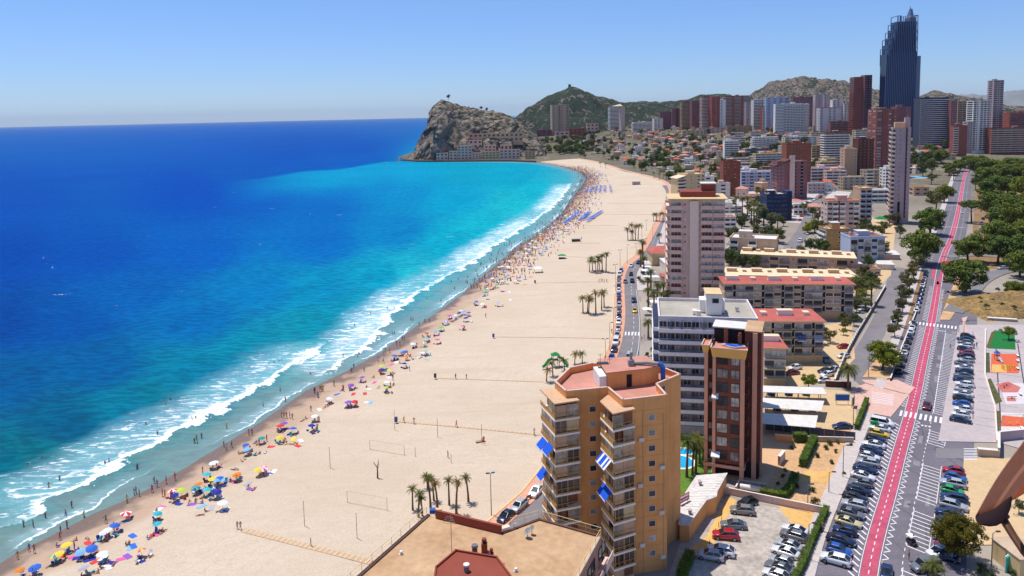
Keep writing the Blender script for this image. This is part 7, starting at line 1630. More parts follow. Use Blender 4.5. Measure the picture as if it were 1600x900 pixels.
for px,py,cc,kd,a,lb in yard: x,y=G(px,py); car(x,y,a,cc,kd,lb,None,near=py>480)
i=0
for (x0,y0,x1,y1,n,nm) in ((1262,318,1330,286,13,'the street running up to the towers'),(1012,386,1020,380,0,''),(1250,345,1265,325,4,'the market lane behind the navy block')):
    for k in range(n):
        t=k/max(1,n-1); x,y=G(x0+(x1-x0)*t+R.uniform(-3,3),y0+(y1-y0)*t); car(x,y,R.uniform(.7,1.0),R.choice(['white','white','silver','grey','red']),R.choice(['saloon','hatchback','van']),f'tiny car, {nth[k]} along {nm}',f'cars on {nm}',near=False,z=H(x,y)+.05)
# motorbike and covered scooters
def scooter(px,py,a,label,col,z=GZ):
    x,y=G(px,py,z); rt=root('motorbike',label,'motorbike',(x,y,z),a); mb=MB(); mb.tube((0,-.05,.3),(0,.05,.3),.3,.3,12); me=mb.mesh('wheel',[M['tyre']])
    put('wheel',me,rt,(-.65,0,0)); put('wheel',me,rt,(.65,0,0)); mb=MB(); mb.path([(-.6,0,.45),(-.3,0,.7),(.1,0,.75),(.7,0,.85)],[.1,.17,.16,.08],8); put('body',mb.mesh('body',[PAINT]),rt,color=CARC[col])
    mb=MB(); mb.tube((-.5,-.3,.98),(-.5,.3,.98),.02,.02,6); mb.tube((-.62,0,.35),(-.48,0,.98),.03,.03,6); put('handlebar',mb.mesh('handlebar',[M['dgrey']]),rt)
scooter(826,781,.7,'motorbike between the silver and the white car on the beach road','black'); scooter(1284,829,1.2,'dark motorbike on the pavement beside the long hedge','black')
# ================================================================== STREET AND YARD THINGS
def walls(label,px,h,th,m,name='wall',cat='wall',z=GZ):
    P=[G(*p,z) for p in px]; rt=root(name,label,cat); 
    for i,(a,b) in enumerate(zip(P,P[1:])):
        dx,dy=b[0]-a[0],b[1]-a[1]; l=math.hypot(dx,dy); nx,ny=-dy/l*th,dx/l*th
        mb=MB(); mb.prism([a,b,(b[0]+nx,b[1]+ny),(a[0]+nx,a[1]+ny)],z-.3,z+h); put('panel',mb.mesh('panel',[m]),rt)
        mb=MB(); k=.05; mb.prism([(a[0]-nx*k*3,a[1]-ny*k*3),(b[0]-nx*k*3,b[1]-ny*k*3),(b[0]+nx*1.15,b[1]+ny*1.15),(a[0]+nx*1.15,a[1]+ny*1.15)],z+h+.001,z+h+.06); put('coping',mb.mesh('coping',[M['offw']]),rt)
walls('long pinkish wall behind the near car park',[(1126,770),(1285,803)],1.3,.25,M['pinkish'])
walls('ochre wall at the back of the brown tower yard',[(1211,690),(1238,692)],1.7,.2,M['orange'])
walls('short pillar-like wall in the brown tower yard',[(1219,728),(1227,718)],2.0,.5,M['pinkish'])
walls('low wall closing the sandy garden along the carports',[(1258,690),(1334,692)],1.2,.2,M['tan'])
walls('brown wall between the yard and the side street',[(1305,600),(1320,562),(1340,524),(1368,478),(1384,450)],1.3,.3,rgb('brown_wall',(110,78,66),var=.15))
walls('brown wall behind the carports',[(1290,604),(1330,606)],1.6,.3,M['brown2'])
walls('pavement edge wall along the planted verge',[(1392,596),(1410,545),(1430,495),(1447,440)],.9,.25,M['brown2'])
walls('beige retaining wall at the end of the plaza',[(1482+46,713),(1562,716)],1.6,.8,M['tan'])
walls('grey boundary wall beside the last playground',[(1562,716),(1562,690),(1600,686)],2.2,.4,M['greyp'])
walls('low planter wall at the far end of the plaza',[(1543,500),(1590,503)],.8,1.2,M['greyp'])
walls('kerb wall of the playgrounds toward the avenue',[(1559,692),(1556,640),(1540,588),(1540,548),(1541,515)],.5,.25,M['white'])
# dark mesh fence below the carports
def fence(label,px,h,m,step,name='fence',pan=True):
    P=[G(*p) for p in px]; rt=root(name,label,'fence'); 
    for a,b in zip(P,P[1:]):
        l=math.dist(a,b); n=max(1,int(l/step)); ang=math.atan2(b[1]-a[1],b[0]-a[0])
        pst=cached(('post',h,m.name),lambda:MB().box(-.04,-.04,-.3,.04,.04,h+.05).mesh('post',[m]))
        for i in range(n+1): put('post',pst,rt,(a[0]+(b[0]-a[0])*i/n,a[1]+(b[1]-a[1])*i/n,GZ))
        if pan:
            w=round(l/n-.1,2); me=cached(('pan',w,h,m.name),lambda:MB().box(.05,-.02,.1,w+.03,.02,h).mesh('panel',[m]))
            for i in range(n): put('panel',me,rt,(a[0]+(b[0]-a[0])*i/n,a[1]+(b[1]-a[1])*i/n,GZ),ang)
        else:
            w=round(l/n,2); me=cached(('rails',w,h),lambda:MB().box(0,-.02,h-.05,w,.02,h).box(0,-.015,h*.5,w,.015,h*.5+.04).mesh('rail',[m]))
            for i in range(n): put('rail',me,rt,(a[0]+(b[0]-a[0])*i/n,a[1]+(b[1]-a[1])*i/n,GZ),ang)
fence('dark slatted fence in front of the white carports',[(1196,672),(1336,688)],1.9,M['slate'],2.)
fence('white railing on the brown wall of the side street',[(1307,598),(1322,560),(1342,522),(1370,476)],2.2,M['poleg'],3.,pan=False)
fence('thin bollard line along the plaza edge',[(1520,655),(1520,520)],.5,M['dgrey'],2.5,name='railing',pan=False)
# carports
def carport(label,quad,h):
    P=[G(x,y,GZ+h) for x,y in quad]; rt=root('carport',label,'carport'); mb=MB(); mb.prism(P,GZ+h,GZ+h+.12); put('roof',mb.mesh('roof',[M['whiteroof']]),rt)
    pm=cached('cpost',lambda:MB().box(-.06,-.06,-.2,.06,.06,2.6).mesh('post',[M['poleg']]))
    for i in range(6):
        for s in (0,1):
            a,b=(P[3],P[2]) if s==0 else (P[0],P[1]); t=(i+.5)/6; put('post',pm,rt,(a[0]+(b[0]-a[0])*t,a[1]+(b[1]-a[1])*t+(.5 if s==0 else -.5),GZ-.01+h-2.6))
carport('farthest of the three white carport roofs',[(1190,603),(1286,606),(1292,617),(1190,613)],2.6)
carport('middle one of the three white carport roofs',[(1190,622),(1288,627),(1283,643),(1190,637)],2.6)
carport('nearest and widest of the three white carport roofs',[(1190,646),(1278,650),(1274,669),(1190,662)],2.6)
for i in range(8):
    x,y=G(1205+i*9,[612,635,660][i%3]+3); car(x,y,1.2,R.choice(['grey','maroon','navy']),'hatchback',f'{nth[i]} car half hidden under the white carports','cars under the carports',near=False)
# hoarding
def board(label,px,py,w,h,z0,m1,m2,a=-.1,name='signboard'):
    x,y=G(px,py,GZ); rt=root(name,label,'sign',(x,y,GZ),a); mb=MB(); mb.box(-w/2,-.06,z0,w/2,.06,z0+h,0); put('panel',mb.mesh('panel',[m1]),rt); mb=MB(); mb.box(-w/2+.15,-.08,z0+.2,w/2-.15,-.061,z0+h-.35,0); put('face',mb.mesh('face',[m2]),rt)
    for s in(-1,1): put('post',cached('bpost',lambda:MB().box(-.05,.07,-.2,.05,.15,3).mesh('post',[M['poleg']])),rt,(s*w*.4,0,0))
board('white framed blue hoarding at the corner of the carport yard',1316,632,3.6,2.0,.9,M['white'],M['bluep']); board('dark hoarding seen edge-on beside the blue one',1333,636,2.2,2.4,.4,M['white'],M['slate'],.9)
# flat-roofed shed with a tiled white roof and red sign
def shed():
    rt=root('restaurant','long low building with a whitewashed roof and a red sign beside the near car park','building',(0,0,0)); z=GZ+3.2
    top=[(1074,806),(1052,812),(1064,768),(1087,746),(1137,741),(1122,770),(1116,780),(1103,782),(1076,821)]
    top=[(1060,820),(1064,790),(1071,770),(1088,744),(1137,740),(1121,769),(1120,777),(1104,783),(1076,822)]
    P=[G(x,y,z) for x,y in top]; c=(sum(p[0] for p in P)/len(P),sum(p[1] for p in P)/len(P)); Q=[(c[0]+(x-c[0])*.95,c[1]+(y-c[1])*.95) for x,y in P]
    mb=MB(); mb.prism(Q,GZ-.3,z); put('wall',mb.mesh('wall',[M['orange']]),rt)
    mb=MB(); mb.prism(P,z+.001,z+.18); put('roof',mb.mesh('roof',[rgb('patched_whitewash',(214,206,200),var=.16,scale=1.2,fine=(3,.2))]),rt)
    q=random.Random(4); k=0
    # roof sheets, a little uneven
    xs=[p[0] for p in P]; ys=[p[1] for p in P]
    def inside(x,y):
        c_=False
        for (x0,y0),(x1,y1) in zip(P,P[1:]+P[:1]):
            if (y0>y)!=(y1>y) and x<(x1-x0)*(y-y0)/(y1-y0)+x0: c_=not c_
        return c_
    sh=cached('sheet',lambda:MB().box(-.62,-.42,0,.62,.42,.035).mesh('roof_sheet',[M['whiteroof']])); y=min(ys)
    while y<max(ys):
        x=min(xs)+(k%2)*.6
        while x<max(xs):
            if all(inside(x+dx,y+dy) for dx in(-.7,.7) for dy in(-.5,.5)): put('roof_sheet',sh,rt,(x,y,z+.182+q.random()*.03))
            x+=1.3
        y+=.9; k+=1
    for px,py in ((1094,757),(1078,802)):
        x,y=G(px,py,z+.3); mb=MB(); mb.box(x-.25,y-.25,z+.18,x+.25,y+.25,z+.9); mb.box(x-.35,y-.35,z+.9,x+.35,y+.35,z+1.0); put('roof_vent',mb.mesh('roof_vent',[M['greyp']]),rt)
    x,y=G(1110,790,GZ+1.2); mb=MB(); mb.box(-1,-.1,0,1,.1,2.3,0); mb.box(-.9,-.13,.1,.9,-.101,2.1,1); o=put('door',mb.mesh('door',[M['cream'],GLD]),rt,(x,y,GZ),math.radians(-60))
    x,y=G(1092,808,GZ+1.2); mb=MB(); mb.box(-2,-.1,.6,2,.1,2.6,0); mb.box(-1.9,-.13,.7,1.9,-.101,1.6,1); put('shopfront',mb.mesh('shopfront',[M['white'],M['rust']]),rt,(x,y,GZ),math.radians(58))
    s=root('signboard','red and white roof sign standing on the whitewashed restaurant roof','sign',(*G(1069,786,z+.2),z+.2),math.radians(38)); mb=MB(); mb.box(-1.4,-.06,.3,1.4,.06,1.7); put('panel',mb.mesh('panel',[M['red']]),s); mb=MB(); mb.box(-1.2,-.075,1.15,1.2,-.061,1.6); put('face',mb.mesh('face',[M['white']]),s)
    for k in range(7): put('letter_bar',cached(('lb',k%3),lambda:MB().box(0,-.075,0,.22,-.061,[.35,.28,.35][k%3]).mesh('letter_bar',[M['white']])),s,(-1.15+k*.34,0,.55))
    for e in(-1,1): put('post',cached('spost',lambda:MB().box(-.04,.07,0,.04,.13,1.4).mesh('post',[M['dgrey']])),s,(e*1.1,0,0))
    for i in range(7):
        x,y=G(1099+i*4.8,870-i*9.3); o=put('bollard',cached('boll',lambda:MB().tube((0,0,-.1),(0,0,.9),.06,.05,7).mesh('bollard',[M['dgrey']])),None,(x,y,GZ)); tag(o,f'thin dark bollard, {nth[i]} in the line on the yellow paving','bollard','bollards on the yellow paving')
    t=put('storage_tank',MB().tube((-1.9,0,.55),(1.9,0,.55),.5,.5,14).tube((-.1,0,1.0),(.1,0,1.25),.15,.15,8).mesh('storage_tank',[M['white']]),None,(*G(1172,767),GZ+.1),math.radians(-22)); tag(t,'white horizontal gas tank in the walled pit behind the near car park','tank')
    walls('low wall round the white gas tank',[(1150,768),(1156,757),(1198,764)],.9,.2,M['tan'])
shed()
# swimming pool by the lawn
def ell(cx,cy,rx,ry,n=20,z=GZ): 
    X,Y=G(cx,cy); return [(X+rx*math.cos(6.283*i/n),Y+ry*math.sin(6.283*i/n)) for i in range(n)]
rt=root('swimming_pool','kidney-shaped blue swimming pool with a white rim on the lawn','pool',(0,0,0)); mb=MB(); mb.prism(ell(1064,722,3.1,3.4),GZ,GZ+.10,0); mb.prism(ell(1069,706,2.6,2.0),GZ,GZ+.12,0); put('rim',mb.mesh('rim',[M['white']]),rt); mb=MB(); mb.prism(ell(1064,722,2.5,2.8),GZ+.121,GZ+.13,0); mb.prism(ell(1069,706,2.0,1.5),GZ+.122,GZ+.134,0); put('water',mb.mesh('water',[rgb('pool_blue',(40,165,215),var=.1,rough=.1)]),rt)
# playgrounds on the right
def play():
    turf=rgb('green_turf',(20,110,42),var=.2,scale=1.5); orang=rgb('orange_rubber',(206,96,60),var=.08); whitr=rgb('pale_rubber',(205,196,196),var=.06); pk=rgb('pink_rubber',(190,110,100),var=.08)
    area('play_area',[(1556,517),(1585,518),(1587,547),(1543,545)],.15,turf); area('planted_bed',[(1541,543),(1549,520),(1556,516),(1546,545)],.165,LM['olive'])
    area('play_area',[(1549,553),(1590,554),(1592,584),(1548,583)],.15,orang); area('play_area',[(1550,570),(1572,571),(1573,583),(1549,582)],.16,soil2); area('planted_bed',[(1540,552),(1546,552),(1547,583),(1541,583)],.165,LM['olive'])
    area('play_area',[(1560,598),(1600,600),(1606,632),(1572,632)],.15,whitr); area('play_area',[(1556,601),(1575,597),(1595,606),(1590,614),(1566,614)],.16,pk); area('play_area',[(1572,622),(1586,622),(1588,628),(1574,628)],.162,pk); area('planted_bed',[(1541,594),(1548,592),(1566,628),(1556,632)],.168,LM['olive'])
    area('play_area',[(1564,645),(1620,648),(1620,685),(1564,684)],.15,whitr); area('play_area',[(1565,650),(1602,653),(1603,668),(1564,667)],.16,orang); area('planted_bed',[(1556,643),(1562,643),(1562,690),(1556,690)],.168,LM['olive'])
    x,y=G(1576,532); tree_at('green_tree',(x,y,GZ+.1),5,'round dark bush in the middle of the green play area')
    def kit(px,py,label,fn):
        x,y=G(px,py); rt=root('play_equipment',label,'playground',(x,y,GZ+.16)); fn(rt)
    def slide(rt):
        put('slide',MB().box(-.3,-1.8,.0,.3,-1.7,.2).add([(-.3,-1.8,.15),(.3,-1.8,.15),(.3,.2,1.5),(-.3,.2,1.5),(-.3,-1.8,.25),(.3,-1.8,.25),(.3,.2,1.6),(-.3,.2,1.6)],[(0,1,2,3),(7,6,5,4),(0,4,5,1),(3,7,4,0),(1,5,6,2)]).mesh('slide',[M['bluew']]),rt)
        put('tower',MB().box(-.5,.22,0,-.4,.3,2.2).box(.4,.22,0,.5,.3,2.2).box(-.5,1.1,0,-.4,1.2,2.2).box(.4,1.1,0,.5,1.2,2.2).box(-.5,.22,1.45,.5,1.2,1.55).mesh('tower',[M['wood']]),rt); put('roof',MB().add([(-.7,0,2.2),(.7,0,2.2),(.7,1.4,2.2),(-.7,1.4,2.2),(0,.7,3)],[(0,1,4),(1,2,4),(2,3,4),(3,0,4),(3,2,1,0)]).mesh('roof',[M['bluep']]),rt)
    kit(1560,565,'blue-roofed slide tower on the orange play area',slide)
    def swing(rt):
        mb=MB()
        for s in(-2.3,2.3): mb.tube((s,-.9,0),(s,0,2.3),.05,.05,6); mb.tube((s,.9,0),(s,0,2.3),.05,.05,6)
        mb.tube((-2.3,0,2.3),(2.3,0,2.3),.05,.05,6); put('frame',mb.mesh('frame',[M['tan']]),rt)
        for s in(-.9,.9): mb=MB(); mb.tube((s-.2,0,2.3),(s-.2,0,.55),.012,.012,4); mb.tube((s+.2,0,2.3),(s+.2,0,.55),.012,.012,4); mb.box(s-.24,-.12,.48,s+.24,.12,.54); put('seat',mb.mesh('seat',[M['yellow']]),rt)
    kit(1583,664,'frame swing with yellow seats on the nearest orange play area',swing)
    def seesaw(rt):
        put('beam',MB().box(-1.2,-.12,.5,1.2,.12,.6).mesh('beam',[M['red']]),rt); put('base',MB().tube((0,0,0),(0,0,.5),.15,.1,8).mesh('base',[M['green']]),rt)
    kit(1573,604,'red seesaw on the pink play area',seesaw); kit(1581,624,'small red spring seat on the pink dot',seesaw); kit(1569,607,'green and grey climbing piece beside the red seesaw',seesaw)
    kit(1575,578,'low wooden climbing frame on the orange play area',lambda rt:put('frame',MB().box(-1.5,-.6,0,-1.4,.6,1.2).box(1.4,-.6,0,1.5,.6,1.2).box(-1.4,-.6,1.1,1.4,-.5,1.2).box(-1.4,.5,1.1,1.4,.6,1.2).box(-.05,-.6,0,.05,.6,1.1).mesh('frame',[M['yellow']]),rt))
    for j,(px,py) in enumerate(((1588,535),(1590,558),(1590,566),(1590,578),(1594,618),(1597,672))):
        x,y=G(px,py); rt=root('bench',f'white bench by the play areas, {nth[5-j]} from the camera','bench',(x,y,GZ+.15),1.2,'benches by the play areas'); put('seat',cached('bs',lambda:MB().box(-.8,-.25,.4,.8,.25,.48).mesh('seat',[M['white']])),rt)
        for s in(-.6,.6): put('leg',cached('bl',lambda:MB().box(-.05,-.2,0,.05,.2,.4).mesh('leg',[M['dgrey']])),rt,(s,0,0))
play()
# street lamps
def lamp(top,base,label,group=None,z=None,double=False,blue=False,arm=1.2):
    P=hit(*base); h=(base[1]-top[1])*P[1]/F; rt=root('street_lamp',label,'street lamp',P,R.uniform(-.3,.3),group)
    put('pole',MB().tube((0,0,-.3),(0,0,h),.10,.06,8).mesh('pole',[M['poleg']]),rt)
    for s in((1,-1) if double else (1,)):
        put('arm',MB().path([(0,0,h-.1),(s*arm*.5,0,h+.15),(s*arm,0,h+.15)],[.05,.045,.04],6).mesh('arm',[M['poleg']]),rt)
        put('lamp_head',MB().box(s*arm-.35,-.16,h+.08,s*arm+.35,.16,h+.24).mesh('lamp_head',[M['bluep'] if blue and s>0 else M['dgrey']]),rt)
lamp((767,733),(768,809),'tall double-headed lamp on the promenade edge near the parked cars',None,blue=True,double=True,arm=.5)
for j,(a,b,c,d) in enumerate(((946,528,946,563),(953,502,953,549),(959,479,959,526),(960,458,961,500),(968,390,969,419),(980,382,980,412),(994,380,994,400),(1003,352,1003,392),(1009,344,1010,360),(1020,350,1020,374),(962,412,962,456))):
    lamp((a,b),(c,d),f'slender promenade lamp, {ordn[j]} from the orange tower','lamps along the promenade',double=j%2==0,arm=.7)
for a,b,c,d,lb in ((1318,692,1317,746,'tall lamp standing in the sandy garden'),(1335,608,1333,668,'thin lamp at the corner of the carport yard'),(1261,755,1262,792,'wooden post lamp at the near end of the sandy garden'),(1266,812,1263,875,'slim lamp in the hedge by the near car park'),(1551,826,1549,886,'dark lamp post at the bottom below the brown awning'),(1357,530,1357,590,'lamp at the side street corner'),(1497,502,1498,520,'lamp at the head of the plaza'),(1504,500,1505,543,'lamp beside the long plaza row of cars'),(1576,395,1576,425,'pale lamp by the park cross street'),(1508,438,1509,462,'lamp on the corner island'),(1296,735,1295,770,'thin lamp above the silvery garden shrub'),(1429,287,1429,300,'lamp by the sandy wall')):
    lamp((a,b),(c,d),lb,None,arm=.9)
# kiosk, covered scooter, bins, market canopy
def thing(name,label,cat,px,py,parts,a=0,z=GZ,group=None):
    x,y=G(px,py,z); rt=root(name,label,cat,(x,y,z),a,group)
    for nm,mb,m in parts: put(nm,mb.mesh(nm,[m]),rt)
    return rt
thing('kiosk','red roofed kiosk beside the avenue at the junction','kiosk',1482,418,[('wall',MB().box(-2,-1.5,0,2,1.5,2.2),M['redroof']),('roof',MB().add([(-2.6,-2.1,2.2),(2.6,-2.1,2.2),(2.6,2.1,2.2),(-2.6,2.1,2.2),(0,0,3.3)],[(0,1,4),(1,2,4),(2,3,4),(3,0,4),(3,2,1,0)]),M['red'])])
thing('market_canopy','green and white market canopy near the mauve tower','canopy',1377,348,[('roof',MB().add([(-4,-3,2.6),(4,-3,2.6),(4,3,2.6),(-4,3,2.6),(-1.6,0,4.2),(1.6,0,4.2)],[(0,1,5,4),(1,2,5),(2,3,4,5),(3,0,4),(3,2,1,0)]),M['green']),('frame',MB().box(-3.9,-2.9,0,-3.8,-2.8,2.6).box(3.8,-2.9,0,3.9,-2.8,2.6).box(3.8,2.8,0,3.9,2.9,2.6).box(-3.9,2.8,0,-3.8,2.9,2.6),M['white'])])
thing('mobility_scooter','dark three-wheeler with a white hood on the hatched island','scooter',1423,850,[('hood',MB().prism([(-.5,-.6),(.5,-.6),(.6,0),(.5,.7),(-.5,.7),(-.6,0)],1.35,1.6),M['white']),('body',MB().prism([(-.5,-.6),(.5,-.6),(.5,.6),(-.5,.6)],.2,.9).box(-.45,.2,.9,.45,.35,1.35).box(-.4,-1.0,.2,.4,-.6,.6),M['dgrey'])],.3)
for j,(px,py,lb) in enumerate(((1369,662,'green recycling bin at the corner of the avenue, left one'),(1366,668,'green recycling bin nearest the white van'))):
    thing('recycling_bin',lb,'bin',px,py,[('body',MB().prism([(-.7,-.5),(.7,-.5),(.6,.5),(-.6,.5)],0,1.2),M['green']),('lid',MB().tube((-.68,0,1.15),(.68,0,1.15),.48,.48,10),M['green'])])
thing('wheelie_bins','grey flat skip beside the green recycling bins','bin',1383,663,[('body',MB().box(-1.2,-.6,0,1.2,.6,1.0),M['grey']),('lid',MB().box(-1.25,-.65,1.0,1.25,.65,1.1),M['offw'])])
thing('swimming_pool','long pale blue pool beside the mauve tower','pool',1434,278,[('rim',MB().box(-11,-9,0,16,14,.3),M['pinkish']),('water',MB().box(-9,-7,.301,14,12,.34),rgb('pale_pool',(110,180,205),var=.08))],.35)
thing('shed','low white-roofed shed beside the verge trees','shed',1381,418,[('wall',MB().box(-3.5,-5,0,3.5,6,2.3),M['offw']),('roof',MB().box(-3.7,-5.2,2.301,3.7,6.2,2.5),M['whiteroof'])],-.3)
thing('shed','long white-roofed shed behind the pale blue block','shed',1390,402,[('wall',MB().box(-3.5,-6,0,3.5,6,2.3),M['greyp']),('roof',MB().box(-3.7,-6.2,2.301,3.7,6.2,2.5),M['whiteroof'])],-.3)
thing('restaurant','red-tiled beach restaurant beside the beach-front tower','building',1033,412,[('wall',MB().box(-5,-4,-.2,7,10,6),M['cream']),('roof',MB().add([(-5.6,-4.6,6),(7.6,-4.6,6),(7.6,10.6,6),(-5.6,10.6,6),(-1,3,8.4),(3,3,8.4)],[(0,1,5,4),(1,2,5),(2,3,4,5),(3,0,4),(3,2,1,0)]),M['redroof']),('canopy',MB().box(-2,-18,3.6,6.6,-4.01,3.9),M['whiteroof']),('annex',MB().box(-1.8,-17.8,-.2,6.4,-4.02,3.55),M['offw'])])
thing('restaurant','small red-roofed hut between the palms below the beach-front tower','building',1043,446,[('wall',MB().box(-2.4,-2,-.2,2.6,4,4),M['tan']),('roof',MB().box(-2.8,-2.4,4,3,4.4,4.4),M['redroof'])])
for j,(px,py) in enumerate(((1008,430),(1013,424),(1011,440),(1010,416),(1019,432),(1024,440),(1022,480),(1011,492))):
    x,y=G(px,py); rt=root('terrace_parasol',f'pale square parasol on the beach road terrace, {nth[j]} one','parasol',(x,y,GZ),0,'parasols on the terraces'); put('canopy',cached('tp',lambda:MB().add([(-1.6,-1.6,2.3),(1.6,-1.6,2.3),(1.6,1.6,2.3),(-1.6,1.6,2.3),(0,0,2.9)],[(0,1,4),(1,2,4),(2,3,4),(3,0,4),(3,2,1,0)]).mesh('canopy',[M['whitec']])),rt); put('pole',cached('tpp',lambda:MB().tube((0,0,0),(0,0,2.4),.04,.04,6).mesh('pole',[M['wood']])),rt)
for j,(px,py,lb) in enumerate(((1004,424,'clipped bush row'),(1005,440,'flowering bush'),(1000,434,'bush'),(1012,470,'hedge bush'),(1010,553,'garden bush'),(1015,562,'garden bush'),(1022,556,'bush'),(1018,545,'dry bush'),(1040,462,'shrub'),(1036,470,'shrub'))):
    tree_px('shrub',px,py,11,f'{lb} in the beach road gardens, {nth[j]} planted',None,hr=.4,i=j%2)
# ================================================================== BEACH: parasols, towels, people
UC=dict(blue=(.02,.12,.55),navy=(.01,.02,.30),cyan=(.03,.45,.52),white=(.75,.77,.80),yellow=(.80,.60,.04),red=(.65,.03,.03),orange=(.75,.22,.02),green=(.10,.50,.12),purple=(.25,.08,.45),pink=(.72,.10,.30),mint=(.25,.55,.42),teal=(.02,.30,.32),grey=(.40,.38,.42),lime=(.45,.62,.05),skyblue=(.20,.45,.70))
UC['light blue']=UC.pop('skyblue')
def umb_mesh(r,stripe=None):
    mb=MB(); n=8; top=1.8; o=[(0,0,top)]
    for ring,(rr,z) in enumerate(((.5,.16),(1.,.46))):
        for i in range(n): o.append((r*rr*math.cos(6.283*i/n),r*rr*math.sin(6.283*i/n),top-z*r/1.1))
    fs=[];ms=[]
    for i in range(n): fs.append((0,1+i,1+(i+1)%n)); ms.append(0 if stripe is None else i%2)
    for i in range(n): fs.append((1+i,1+n+i,1+n+(i+1)%n,1+(i+1)%n)); ms.append(0 if stripe is None else i%2)
    mb.v=o; mb.f=fs; mb.m=ms
    return mb.mesh('canopy',[CLOTH,stripe] if stripe else [CLOTH])
UM={}
def umat(name,c): return mat('cloth_'+name,c,rough=.85,var=.05)
UM['plain']=umb_mesh(.95); UM['white']=umb_mesh(.95,umat('white',(.78,.78,.78))); UM['yellow']=umb_mesh(.95,umat('yellow',(.8,.6,.05))); UM['blue']=umb_mesh(.95,umat('blue',(.03,.15,.6)))
UPOLE=MB().tube((0,0,-.3),(0,0,1.9),.03,.03,6).mesh('pole',[M['offw']])
def joined(ms):
    v=[];f=[];m=[];mats=[]
    for me in ms:
        o=len(v); v+=[tuple(q.co) for q in me.vertices]
        for p in me.polygons:
            mt=me.materials[p.material_index]
            if mt not in mats: mats.append(mt)
            f.append(tuple(i+o for i in p.vertices)); m.append(mats.index(mt))
    me=bpy.data.meshes.new('beach_parasol'); me.from_pydata(v,[],f)
    for t in mats: me.materials.append(t)
    me.polygons.foreach_set('material_index',m); me.update(); return me
FARU=joined([UM['plain'],UPOLE]); FARW=joined([UM['white'],UPOLE])
PAR=[]
def zone(px,py):
    if py>790: return 'at the near beach end'
    if py>720: return 'below the long breaker'
    if py>650: return 'seaward of the nets'
    if py>590: return 'near the long walkway'
    if py>545: return 'opposite the slides'
    if py>500: return 'just past the slides'
    if py>455: return 'opposite the second palms'
    if py>410: return 'opposite the third palms'
    if py>360: return 'before the blue rows'
    if py>310: return 'around the blue rows'
    return 'at the far bay head'
LABN={}
def uniq(lb,alts):
    # prefer the first wording not used before
    for a in alts:
        if lb+a not in LABN: LABN[lb+a]=1; return lb+a
    k=lb+alts[-1]; return k
def shpos(P):
    d,s=seg_d(P[0],P[1],SHORE); return 'close to the water' if d<10 else ('amid the crowd' if d<20 else 'on dry sand')
def parasol(px,py,cc,stripe=None,near=True,tilt=None,P=None,z0=2.3):
    if P is None:
        # px,py = canopy centre in the photo
        x,y=G(px,py,2.7); P=(x,y,H(x,y))
    PAR.append((P[0],P[1],cc)); nb=[(math.dist((P[0],P[1]),q[:2]),q[2]) for q in PAR[:-1][-40:]]
    nbc=min(nb)[1] if nb and min(nb)[0]<9 else None
    st=f'{cc} and {stripe} striped' if stripe else cc
    lb=uniq(f'{st} beach parasol {zone(px,py)}',['',', '+shpos(P),(f', by a {nbc} one' if nbc else ', set apart'),(f', {shpos(P)}, by a {nbc} one' if nbc else f', {shpos(P)}, set apart')])
    a=R.uniform(0,6.28); tl=R.uniform(0,.22) if tilt is None else tilt; sc=R.uniform(.9,1.15)
    if near:
        rt=root('beach_parasol',lb,'parasol',P,a,'parasols on the beach'); rt.rotation_euler=(tl,0,a); rt.scale=(sc,sc,1)
        put('canopy',UM[stripe or 'plain'],rt,color=UC[cc]); put('pole',UPOLE,rt)
    else:
        o=put('beach_parasol',FARW if stripe else FARU,None,P,a,color=UC[cc]); o.rotation_euler=(tl,0,a); o.scale=(sc,sc,1); tag(o,lb,'parasol','parasols on the beach')
nearU=[(55,883,'blue'),(84,868,'teal','yellow'),(92,863,'yellow'),(104,848,'yellow'),(142,857,'blue'),(128,861,'light blue'),(162,831,'white'),(168,827,'white'),(177,819,'blue'),(196,798,'red','white'),(134,890,'grey'),(222,863,'pink','yellow'),(244,803,'cyan'),(246,821,'cyan'),(270,763,'red','white'),(282,764,'lime'),(274,771,'navy'),(322,739,'cyan'),(306,761,'green','blue'),(310,755,'orange'),(333,748,'yellow'),(343,748,'blue'),(337,752,'light blue'),(322,767,'cyan'),(337,770,'navy'),(334,719,'white'),(385,692,'blue'),(387,700,'light blue'),(408,682,'teal'),(437,683,'yellow'),(371,743,'orange'),(404,736,'yellow'),(411,734,'pink','white'),(457,670,'blue'),(438,663,'red'),(443,659,'purple'),(486,667,'navy'),(492,651,'white'),(514,622,'white'),(545,630,'purple'),(554,629,'red'),(548,601,'purple'),(567,589,'purple'),(609,580,'yellow'),(597,571,'lime'),(596,577,'navy'),(631,570,'navy'),(636,556,'orange'),(616,554,'blue'),(633,548,'blue'),(625,547,'light blue'),(664,550,'mint'),(645,535,'white'),(604,608,'lime'),(605,599,'white'),(665,519,'red'),(666,528,'light blue'),(663,535,'green','white'),(683,532,'pink'),(680,517,'light blue'),(690,511,'green'),(723,511,'pink'),(705,495,'purple','white'),(701,491,'pink'),(697,501,'blue','white'),(729,498,'navy'),(778,475,'light blue'),(756,457,'cyan'),(758,451,'green'),(743,472,'blue'),(724,486,'light blue'),(718,488,'navy'),(732,489,'purple'),(712,492,'white'),(754,476,'white'),(766,447,'red'),(347,789,'white'),(30,886,'orange'),(160,868,'white')]
for u in nearU: parasol(u[0],u[1],u[2],u[3] if len(u)>3 else None)
